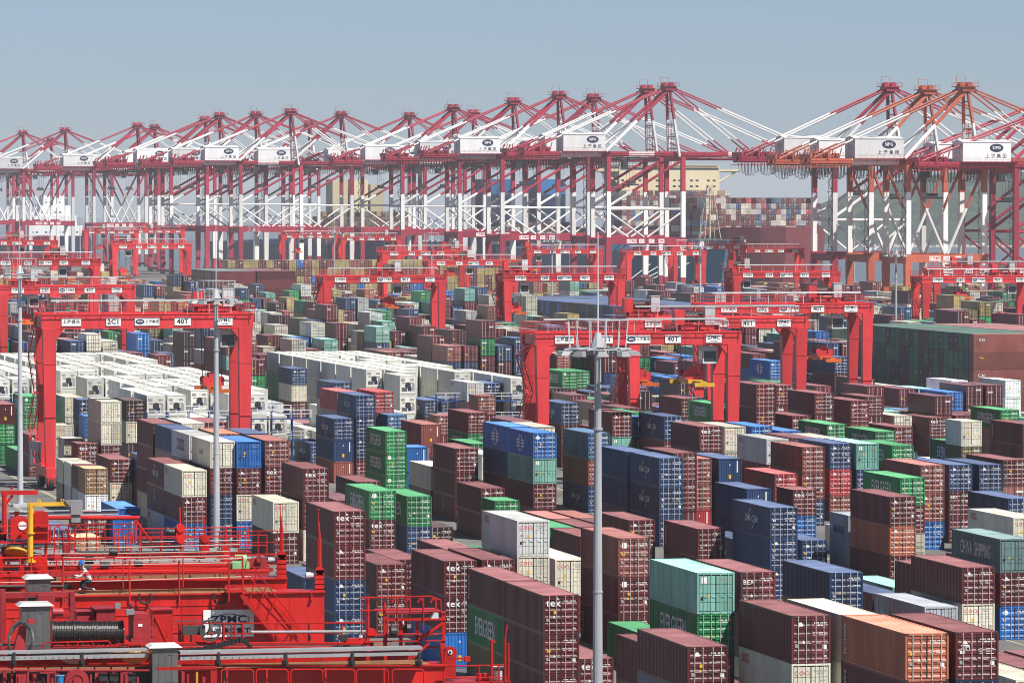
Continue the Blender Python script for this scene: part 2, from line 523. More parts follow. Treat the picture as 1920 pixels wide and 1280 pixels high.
15821 55479 522 1 2590 M bex|maroon container with white door letters topping maroon one, second nearest right of tall mast
7274 59861 278 0 2743 W oocl|cream short container with red door lettering topping cream one, second nearest between left masts
20305 82956 2 1 2590 G eg|green container with white side lettering standing alone, second nearest right of tall mast
11411 44766 2 1 2896 N cc|navy container with white side arrows under navy one right of tall mast
10857 35738 2 1 2743 M tarp|maroon container with slate tarpaulin roof standing alone right of tall mast
12673 73301 2 1 2590 M -|maroon container under cream one between right masts
8881 47417 262 1 2590 M -|maroon container topping maroon one, second nearest between right masts
10537 56341 522 1 2590 N logo|navy container with white door emblem between two navy ones between right masts
12107 46293 522 1 2590 A logo|brick-red container with white door emblem topping brick-red one, second nearest right of tall mast
7270 63330 262 1 2590 G -|green container between two green ones between left masts
7676 37052 293 1 2896 M -|maroon container topping maroon one, nearest between right masts
10194 52659 2 1 2590 G eg|green container with white side lettering under green one between right masts
8804 26095 293 1 2896 W -|cream container topping maroon one right of tall mast
18927 88990 293 1 2896 M -|maroon container topping navy one between right masts
19196 73652 293 1 2896 U -|azure container topping azure one, nearest right of tall mast
16310 70028 278 1 2743 M -|maroon container between green and maroon ones, nearest between right masts
14343 44603 2 1 2590 M -|maroon container under maroon one right of tall mast
12107 46293 262 1 2590 A logo|brick-red container with white door emblem between brick-red and scarlet ones right of tall mast
16790 51746 293 0 2896 L -|olive short container between cream and maroon ones right of tall mast
11780 45646 293 1 2896 M -|maroon container between two maroon ones, nearest right of tall mast
17885 88929 522 1 2590 A -|brick-red container topping brick-red one between right masts
20946 65025 278 1 2743 Z -|white container between white and maroon ones right of tall mast
12878 45120 2 0 2590 U -|azure short container under maroon one right of tall mast
10501 52940 293 0 2896 U front|azure short container showing its ribbed end topping azure one between right masts
11013 56755 522 0 2590 B logo|steel blue short container with white door emblem topping maroon one between right masts
7666 43687 293 1 2896 M -|maroon container between maroon and cream ones between right masts
20312 78024 522 1 2590 U -|azure container topping azure one, second nearest right of tall mast
19062 60134 2 1 2590 M tex|maroon container with big white door lettering under maroon one right of tall mast
8985 44255 2 1 2590 K badge|dark brown container with small door badge standing alone between right masts
8301 60610 278 1 2743 W oocl|cream container with red door lettering between two dark brown ones between left masts
6650 60958 522 1 2590 M front|maroon container showing its ribbed end topping green one left of leftmost mast
11251 36465 2 1 2590 T -|mint green container standing alone right of tall mast
10597 48016 262 1 2590 M -|maroon container between navy and maroon ones, nearest between right masts
14341 51970 553 1 2743 U -|azure container topping maroon one right of tall mast
7041 56977 262 0 2590 W oocl|cream short container with red door lettering topping cream one, nearest between left masts
23825 81794 522 1 2590 M -|maroon container topping maroon one, ninth nearest right of tall mast
16059 58747 783 1 2590 M -|maroon container topping maroon one, sixth nearest right of tall mast
16431 58355 783 1 2590 M logo|maroon container with white door emblem topping maroon one, second nearest right of tall mast
19738 94742 522 1 2590 M -|maroon container topping maroon one, third nearest between right masts
7067 49529 522 1 2590 M -|maroon container between two maroon ones between left masts
21229 97470 522 1 2590 W -|cream container topping maroon one between right masts
6650 60958 262 1 2590 G -|green container between maroon and green ones left of leftmost mast
11012 60503 783 1 2590 N cc|navy container with white side arrows topping navy one, third nearest between right masts
18623 78916 522 1 2590 G eg|green container with white side lettering topping maroon one, fourth nearest between right masts
17031 99617 584 1 2896 G eg|green container with white side lettering topping cream one between right masts
11775 81514 522 1 2590 N -|navy container topping navy one between left masts
16995 52376 293 1 2896 G eg|green container with white side lettering topping maroon one, fourth nearest right of tall mast
21229 97470 262 1 2590 M -|maroon container between cream and maroon ones between right masts
10120 29900 2 1 2590 M logo|maroon container with white door emblem standing alone right of tall mast
12195 44371 2 1 2896 N -|navy container under navy one right of tall mast
17672 97902 278 1 2743 B logo|steel blue container with white door emblem topping navy one between right masts
21463 101497 783 1 2590 Y oocl|light grey container with red door lettering topping navy one between right masts
13733 53656 293 1 2896 M -|maroon container between navy and maroon ones, nearest right of tall mast
14363 66575 522 1 2590 N logo|navy container with white door emblem topping maroon one between right masts
10537 56341 262 1 2590 N logo|navy container with white door emblem between navy and maroon ones between right masts
23216 107258 584 1 2896 G eg|green container with white side lettering topping light grey one, second nearest between right masts
17767 101043 553 1 2743 N cc|navy container with white side arrows topping maroon one, third nearest between right masts
13649 58639 278 1 2743 M -|maroon container between navy and maroon ones, second nearest between right masts
16657 99239 262 1 2590 M -|maroon container topping cream one between right masts
10808 38574 2 1 2590 N logo|navy container with white door emblem under navy one right of tall mast
7596 59909 584 0 2896 N logo|navy short container with white door emblem topping navy one between left masts
21028 105968 522 1 2590 G eg|green container with white side lettering topping light grey one, nearest between right masts
21229 97470 2 1 2590 M -|maroon container under maroon one, third nearest between right masts
10410 43980 2 1 2590 M -|maroon container standing alone, nearest between right masts
19738 94742 262 1 2590 M -|maroon container between two maroon ones, second nearest between right masts
10410 45260 2 1 2590 A -|brick-red container standing alone between right masts
12114 57182 262 1 2590 G eg|green container with white side lettering between two maroon ones between right masts
7386 49589 783 1 2590 W -|cream container topping maroon one, nearest between left masts
7638 49629 783 1 2590 M -|maroon container topping maroon one, second nearest between left masts
14387 47944 278 1 2743 N -|navy container between mint green and maroon ones right of tall mast
16799 71257 522 1 2590 G eg|green container with white side lettering topping maroon one, third nearest between right masts
17767 101043 278 1 2743 M -|maroon container between two navy ones between right masts
6418 52063 262 0 2590 W -|cream short container topping dark brown one between left masts
16213 107639 2 1 2896 G eg|green container with white side lettering standing alone between left masts
10700 45260 2 1 2590 A logo|brick-red container with white door emblem standing alone between right masts
12751 62174 262 0 2590 A logo|brick-red short container with white door emblem topping maroon one, nearest between right masts
6730 59340 2 1 2590 G -|green container standing alone between left masts
13196 42536 262 1 2590 M -|maroon container between green and cream ones right of tall mast
15257 104635 262 1 2590 W -|cream container topping maroon one, second nearest between left masts
8102 27305 293 1 2896 W -|cream container between cream and maroon ones right of tall mast
7067 49529 262 1 2590 M -|maroon container between maroon and cream ones between left masts
21276 107647 783 1 2590 A -|brick-red container topping green one between right masts
20566 97291 553 1 2743 M -|maroon container topping maroon one, fourth nearest between right masts
17031 99617 293 1 2896 W -|cream container between green and cream ones between right masts
20461 111252 522 1 2590 W -|cream container topping cream one between right masts
16249 98058 2 1 2896 W oocl|cream container with red door lettering standing alone between right masts
7666 43687 2 1 2896 W -|cream container under maroon one between right masts
6429 51442 262 0 2590 W -|cream short container topping blue-grey one between left masts
13911 105701 262 1 2590 U front|azure container showing its ribbed end topping azure one between left masts
13621 47370 2 1 2743 N logo|navy container with white door emblem under brick-red one right of tall mast
11378 53542 293 1 2896 G -|green container topping maroon one between right masts
7383 47179 783 1 2590 O -|orange-brown container topping maroon one between right masts
20069 103959 2 1 2590 G eg|green container with white side lettering standing alone between right masts
10537 56341 2 1 2590 M -|maroon container under navy one between right masts
16799 71257 262 1 2590 M -|maroon container between green and maroon ones, second nearest between right masts
12107 46293 2 1 2590 R front|scarlet container showing its ribbed end under brick-red one right of tall mast
18871 73603 2 1 2896 M -|maroon container under azure one right of tall mast
13165 105866 262 1 2590 W -|cream container topping maroon one, third nearest between left masts
13373 54767 293 1 2896 T sq|mint green container with white door square between two maroon ones right of tall mast
7067 49529 2 1 2590 W -|cream container under maroon one between left masts
11325 41526 2 1 2896 N cc|navy container with white side arrows standing alone right of tall mast
20461 111252 262 1 2590 W -|cream container between two cream ones between right masts
10503 39825 2 1 2590 M vert|maroon container with vertical end lettering under maroon one, second nearest right of tall mast
7273 55315 262 1 2590 M -|maroon container between cream and maroon ones between left masts
13910 67553 262 1 2590 N -|navy container topping navy one between right masts
6436 50821 262 0 2590 M -|maroon short container topping blue-grey one between left masts
18907 79141 2 1 2590 M -|maroon container standing alone, second nearest between right masts
17885 88929 262 1 2590 A -|brick-red container between brick-red and maroon ones between right masts
8640 61100 584 1 2896 Q -|white refrigerated container, top tier, first row from left, first bay back, main reefer block
8640 62640 584 1 2896 Q -|white refrigerated container, top tier, first row from left, second bay back, main reefer block
8640 67260 584 1 2896 Q -|white refrigerated container, top tier, first row from left, third bay back, main reefer block
8640 70340 584 1 2896 Q -|white refrigerated container, top tier, first row from left, fourth bay back, main reefer block
8640 70340 293 1 2896 Q -|white refrigerated container, second tier, first row from left, fourth bay back, main reefer block
8640 71880 584 1 2896 Q -|white refrigerated container, top tier, first row from left, fifth bay back, main reefer block
8640 73420 584 1 2896 Q -|white refrigerated container, top tier, first row from left, sixth bay back, main reefer block
8640 74960 584 1 2896 Q -|white refrigerated container, top tier, first row from left, seventh bay back, main reefer block
8640 76500 584 1 2896 Q -|white refrigerated container, top tier, first row from left, eighth bay back, main reefer block
8640 78040 584 1 2896 Q -|white refrigerated container, top tier, first row from left, ninth bay back, main reefer block
8915 61130 584 1 2896 Q -|white refrigerated container, top tier, second row from left, first bay back, main reefer block
8915 62670 584 1 2896 Q -|white refrigerated container, top tier, second row from left, second bay back, main reefer block
8915 64210 584 1 2896 Q -|white refrigerated container, top tier, second row from left, third bay back, main reefer block
8915 65750 584 1 2896 Q -|white refrigerated container, top tier, second row from left, fourth bay back, main reefer block
8915 67290 584 1 2896 Q -|white refrigerated container, top tier, second row from left, fifth bay back, main reefer block
8915 70370 584 1 2896 Q -|white refrigerated container, top tier, second row from left, sixth bay back, main reefer block
8915 71910 584 1 2896 Q -|white refrigerated container, top tier, second row from left, seventh bay back, main reefer block
8915 74990 584 1 2896 Q -|white refrigerated container, top tier, second row from left, eighth bay back, main reefer block
8915 78070 584 1 2896 Q -|white refrigerated container, top tier, second row from left, ninth bay back, main reefer block
9190 61160 293 1 2896 Q -|white refrigerated container, top tier, third row from left, first bay back, main reefer block
9190 64240 584 1 2896 Q -|white refrigerated container, top tier, third row from left, second bay back, main reefer block
9190 65780 584 1 2896 Q -|white refrigerated container, top tier, third row from left, third bay back, main reefer block
9190 67320 584 1 2896 Q -|white refrigerated container, top tier, third row from left, fourth bay back, main reefer block
9190 71940 584 1 2896 Q -|white refrigerated container, top tier, third row from left, fifth bay back, main reefer block
9190 73480 584 1 2896 Q -|white refrigerated container, top tier, third row from left, sixth bay back, main reefer block
9190 75020 584 1 2896 Q -|white refrigerated container, top tier, third row from left, seventh bay back, main reefer block
9190 76560 584 1 2896 Q -|white refrigerated container, top tier, third row from left, eighth bay back, main reefer block
9190 78100 584 1 2896 Q -|white refrigerated container, top tier, third row from left, ninth bay back, main reefer block
9465 61190 293 1 2896 Q -|white refrigerated container, top tier, fourth row from left, first bay back, main reefer block
9465 62730 584 1 2896 Q -|white refrigerated container, top tier, fourth row from left, second bay back, main reefer block
9465 62730 293 1 2896 Q -|white refrigerated container, second tier, fourth row from left, second bay back, main reefer block
9465 64270 584 1 2896 Q -|white refrigerated container, top tier, fourth row from left, third bay back, main reefer block
9465 65810 584 1 2896 Q -|white refrigerated container, top tier, fourth row from left, fourth bay back, main reefer block
9465 68890 584 1 2896 Q -|white refrigerated container, top tier, fourth row from left, fifth bay back, main reefer block
9465 70430 584 1 2896 Q -|white refrigerated container, top tier, fourth row from left, sixth bay back, main reefer block
9465 71970 584 1 2896 Q -|white refrigerated container, top tier, fourth row from left, seventh bay back, main reefer block
9465 73510 584 1 2896 Q -|white refrigerated container, top tier, fourth row from left, eighth bay back, main reefer block
9465 75050 584 1 2896 Q -|white refrigerated container, top tier, fourth row from left, ninth bay back, main reefer block
9465 76590 584 1 2896 Q -|white refrigerated container, top tier, fourth row from left, tenth bay back, main reefer block
9465 78130 584 1 2896 Q -|white refrigerated container, top tier, fourth row from left, eleventh bay back, main reefer block
9740 61220 584 1 2896 Q -|white refrigerated container, top tier, fifth row from left, first bay back, main reefer block
9740 61220 293 1 2896 Q -|white refrigerated container, second tier, fifth row from left, first bay back, main reefer block
9740 62760 584 1 2896 Q -|white refrigerated container, top tier, fifth row from left, second bay back, main reefer block
9740 64300 584 1 2896 Q -|white refrigerated container, top tier, fifth row from left, third bay back, main reefer block
9740 65840 584 1 2896 Q -|white refrigerated container, top tier, fifth row from left, fourth bay back, main reefer block
9740 68920 584 1 2896 Q -|white refrigerated container, top tier, fifth row from left, fifth bay back, main reefer block
9740 70460 584 1 2896 Q -|white refrigerated container, top tier, fifth row from left, sixth bay back, main reefer block
9740 72000 584 1 2896 Q -|white refrigerated container, top tier, fifth row from left, seventh bay back, main reefer block
9740 73540 584 1 2896 Q -|white refrigerated container, top tier, fifth row from left, eighth bay back, main reefer block
9740 76620 584 1 2896 Q -|white refrigerated container, top tier, fifth row from left, ninth bay back, main reefer block
9740 78160 584 1 2896 Q -|white refrigerated container, top tier, fifth row from left, tenth bay back, main reefer block
10015 61250 584 1 2896 Q -|white refrigerated container, top tier, sixth row from left, first bay back, main reefer block
10015 61250 293 1 2896 Q -|white refrigerated container, second tier, sixth row from left, first bay back, main reefer block
10015 64330 584 1 2896 Q -|white refrigerated container, top tier, sixth row from left, second bay back, main reefer block
10015 65870 584 1 2896 Q -|white refrigerated container, top tier, sixth row from left, third bay back, main reefer block
10015 67410 584 1 2896 Q -|white refrigerated container, top tier, sixth row from left, fourth bay back, main reefer block
10015 68950 584 1 2896 Q -|white refrigerated container, top tier, sixth row from left, fifth bay back, main reefer block
10015 70490 584 1 2896 Q -|white refrigerated container, top tier, sixth row from left, sixth bay back, main reefer block
10015 72030 584 1 2896 Q -|white refrigerated container, top tier, sixth row from left, seventh bay back, main reefer block
10015 78190 584 1 2896 Q -|white refrigerated container, top tier, sixth row from left, eighth bay back, main reefer block
10290 61280 293 1 2896 Q -|white refrigerated container, top tier, seventh row from left, first bay back, main reefer block
10290 62820 584 1 2896 Q -|white refrigerated container, top tier, seventh row from left, second bay back, main reefer block
10290 64360 584 1 2896 Q -|white refrigerated container, top tier, seventh row from left, third bay back, main reefer block
10290 67440 584 1 2896 Q -|white refrigerated container, top tier, seventh row from left, fourth bay back, main reefer block
10290 68980 584 1 2896 Q -|white refrigerated container, top tier, seventh row from left, fifth bay back, main reefer block
10290 70520 584 1 2896 Q -|white refrigerated container, top tier, seventh row from left, sixth bay back, main reefer block
10290 72060 584 1 2896 Q -|white refrigerated container, top tier, seventh row from left, seventh bay back, main reefer block
10290 73600 584 1 2896 Q -|white refrigerated container, top tier, seventh row from left, eighth bay back, main reefer block
10290 75140 584 1 2896 Q -|white refrigerated container, top tier, seventh row from left, ninth bay back, main reefer block
10290 76680 584 1 2896 Q -|white refrigerated container, top tier, seventh row from left, tenth bay back, main reefer block
10290 78220 584 1 2896 Q -|white refrigerated container, top tier, seventh row from left, eleventh bay back, main reefer block
10565 65930 584 1 2896 Q -|white refrigerated container, top tier, eighth row from left, first bay back, main reefer block
10565 67470 584 1 2896 Q -|white refrigerated container, top tier, eighth row from left, second bay back, main reefer block
10565 69010 584 1 2896 Q -|white refrigerated container, top tier, eighth row from left, third bay back, main reefer block
10565 70550 584 1 2896 Q -|white refrigerated container, top tier, eighth row from left, fourth bay back, main reefer block
10565 75170 584 1 2896 Q -|white refrigerated container, top tier, eighth row from left, fifth bay back, main reefer block
10565 76710 584 1 2896 Q -|white refrigerated container, top tier, eighth row from left, sixth bay back, main reefer block
10565 78250 584 1 2896 Q -|white refrigerated container, top tier, eighth row from left, seventh bay back, main reefer block
13260 67400 584 1 2896 Q -|white refrigerated container, top tier, first row from left, first bay back, right reefer block
13260 67400 293 1 2896 Q -|white refrigerated container, second tier, first row from left, first bay back, right reefer block
13260 67400 2 1 2896 Q -|white refrigerated container, third tier, first row from left, first bay back, right reefer block
13260 70040 584 1 2896 Q -|white refrigerated container, top tier, first row from left, second bay back, right reefer block
13260 70040 293 1 2896 Q -|white refrigerated container, second tier, first row from left, second bay back, right reefer block
13260 71360 584 1 2896 Q -|white refrigerated container, top tier, first row from left, third bay back, right reefer block
13260 72680 584 1 2896 Q -|white refrigerated container, top tier, first row from left, fourth bay back, right reefer block
13260 74000 584 1 2896 Q -|white refrigerated container, top tier, first row from left, fifth bay back, right reefer block
13260 74000 293 1 2896 Q -|white refrigerated container, second tier, first row from left, fifth bay back, right reefer block
13260 74000 2 1 2896 Q -|white refrigerated container, third tier, first row from left, fifth bay back, right reefer block
13260 75320 584 1 2896 Q -|white refrigerated container, top tier, first row from left, sixth bay back, right reefer block
13260 76640 584 1 2896 Q -|white refrigerated container, top tier, first row from left, seventh bay back, right reefer block
13260 77960 584 1 2896 Q -|white refrigerated container, top tier, first row from left, eighth bay back, right reefer block
13260 77960 293 1 2896 Q -|white refrigerated container, second tier, first row from left, eighth bay back, right reefer block
13260 77960 2 1 2896 Q -|white refrigerated container, third tier, first row from left, eighth bay back, right reefer block
13535 68740 584 1 2896 Q -|white refrigerated container, top tier, second row from left, first bay back, right reefer block
13535 70060 584 1 2896 Q -|white refrigerated container, top tier, second row from left, second bay back, right reefer block
13535 71380 584 1 2896 Q -|white refrigerated container, top tier, second row from left, third bay back, right reefer block
13535 72700 584 1 2896 Q -|white refrigerated container, top tier, second row from left, fourth bay back, right reefer block
13535 74020 584 1 2896 Q -|white refrigerated container, top tier, second row from left, fifth bay back, right reefer block
13535 75340 584 1 2896 Q -|white refrigerated container, top tier, second row from left, sixth bay back, right reefer block
13535 76660 584 1 2896 Q -|white refrigerated container, top tier, second row from left, seventh bay back, right reefer block
13535 77980 584 1 2896 Q -|white refrigerated container, top tier, second row from left, eighth bay back, right reefer block
13810 70060 584 1 2896 Q -|white refrigerated container, top tier, third row from left, first bay back, right reefer block
13810 71380 584 1 2896 Q -|white refrigerated container, top tier, third row from left, second bay back, right reefer block
13810 72700 584 1 2896 Q -|white refrigerated container, top tier, third row from left, third bay back, right reefer block
13810 76660 584 1 2896 Q -|white refrigerated container, top tier, third row from left, fourth bay back, right reefer block
13810 77980 584 1 2896 Q -|white refrigerated container, top tier, third row from left, fifth bay back, right reefer block
14085 71380 584 1 2896 Q -|white refrigerated container, top tier, fourth row from left, first bay back, right reefer block
14085 74020 584 1 2896 Q -|white refrigerated container, top tier, fourth row from left, second bay back, right reefer block
14085 76660 584 1 2896 Q -|white refrigerated container, top tier, fourth row from left, third bay back, right reefer block
14085 77980 584 1 2896 Q -|white refrigerated container, top tier, fourth row from left, fourth bay back, right reefer block
14360 68740 584 1 2896 Q -|white refrigerated container, top tier, fifth row from left, first bay back, right reefer block
14360 68740 293 1 2896 Q -|white refrigerated container, second tier, fifth row from left, first bay back, right reefer block
14360 70060 584 1 2896 Q -|white refrigerated container, top tier, fifth row from left, second bay back, right reefer block
14360 70060 293 1 2896 Q -|white refrigerated container, second tier, fifth row from left, second bay back, right reefer block
14360 71380 584 1 2896 Q -|white refrigerated container, top tier, fifth row from left, third bay back, right reefer block
14360 71380 293 1 2896 Q -|white refrigerated container, second tier, fifth row from left, third bay back, right reefer block
14360 74020 584 1 2896 Q -|white refrigerated container, top tier, fifth row from left, fourth bay back, right reefer block
14360 75340 584 1 2896 Q -|white refrigerated container, top tier, fifth row from left, fifth bay back, right reefer block
14360 76660 584 1 2896 Q -|white refrigerated container, top tier, fifth row from left, sixth bay back, right reefer block
14360 77980 584 1 2896 Q -|white refrigerated container, top tier, fifth row from left, seventh bay back, right reefer block
14635 66100 584 1 2896 Q -|white refrigerated container, top tier, sixth row from left, first bay back, right reefer block
14635 66100 293 1 2896 Q -|white refrigerated container, second tier, sixth row from left, first bay back, right reefer block
14635 67420 584 1 2896 Q -|white refrigerated container, top tier, sixth row from left, second bay back, right reefer block
14635 68740 584 1 2896 Q -|white refrigerated container, top tier, sixth row from left, third bay back, right reefer block
14635 71380 584 1 2896 Q -|white refrigerated container, top tier, sixth row from left, fourth bay back, right reefer block
14635 72700 584 1 2896 Q -|white refrigerated container, top tier, sixth row from left, fifth bay back, right reefer block
14635 74020 584 1 2896 Q -|white refrigerated container, top tier, sixth row from left, sixth bay back, right reefer block
14635 75340 584 1 2896 Q -|white refrigerated container, top tier, sixth row from left, seventh bay back, right reefer block
14635 76660 584 1 2896 Q -|white refrigerated container, top tier, sixth row from left, eighth bay back, right reefer block
14635 77980 584 1 2896 Q -|white refrigerated container, top tier, sixth row from left, ninth bay back, right reefer block
7280 67200 584 1 2896 Q -|white refrigerated container, top tier, first row from left, first bay back, left reefer block
7560 67200 584 1 2896 Q -|white refrigerated container, top tier, second row from left, first bay back, left reefer block
7560 70280 584 1 2896 Q -|white refrigerated container, top tier, second row from left, second bay back, left reefer block
7840 67200 584 1 2896 Q -|white refrigerated container, top tier, third row from left, first bay back, left reefer block
7840 67200 293 1 2896 Q -|white refrigerated container, second tier, third row from left, first bay back, left reefer block
7840 67200 2 1 2896 Q -|white refrigerated container, third tier, third row from left, first bay back, left reefer block
7840 68740 584 1 2896 Q -|white refrigerated container, top tier, third row from left, second bay back, left reefer block
7840 70280 584 1 2896 Q -|white refrigerated container, top tier, third row from left, third bay back, left reefer block
7840 71820 584 1 2896 Q -|white refrigerated container, top tier, third row from left, fourth bay back, left reefer block
8120 67200 293 1 2896 Q -|white refrigerated container, top tier, fourth row from left, first bay back, left reefer block
8120 67200 2 1 2896 Q -|white refrigerated container, second tier, fourth row from left, first bay back, left reefer block
8120 68740 584 1 2896 Q -|white refrigerated container, top tier, fourth row from left, second bay back, left reefer block
8120 70280 584 1 2896 Q -|white refrigerated container, top tier, fourth row from left, third bay back, left reefer block
8120 71820 584 1 2896 Q -|white refrigerated container, top tier, fourth row from left, fourth bay back, left reefer block
8120 73360 584 1 2896 Q -|white refrigerated container, top tier, fourth row from left, fifth bay back, left reefer block
8120 74900 584 1 2896 Q -|white refrigerated container, top tier, fourth row from left, sixth bay back, left reefer block
11200 62200 2 1 2896 Q -|white refrigerated container, top tier, first row from left, first bay back, small middle reefer block
11200 63740 2 1 2896 Q -|white refrigerated container, top tier, first row from left, second bay back, small middle reefer block
11200 65280 2 1 2896 Q -|white refrigerated container, top tier, first row from left, third bay back, small middle reefer block
11480 63740 293 1 2896 Q -|white refrigerated container, top tier, second row from left, first bay back, small middle reefer block
12040 62200 293 1 2896 Q -|white refrigerated container, top tier, third row from left, first bay back, small middle reefer block
"""
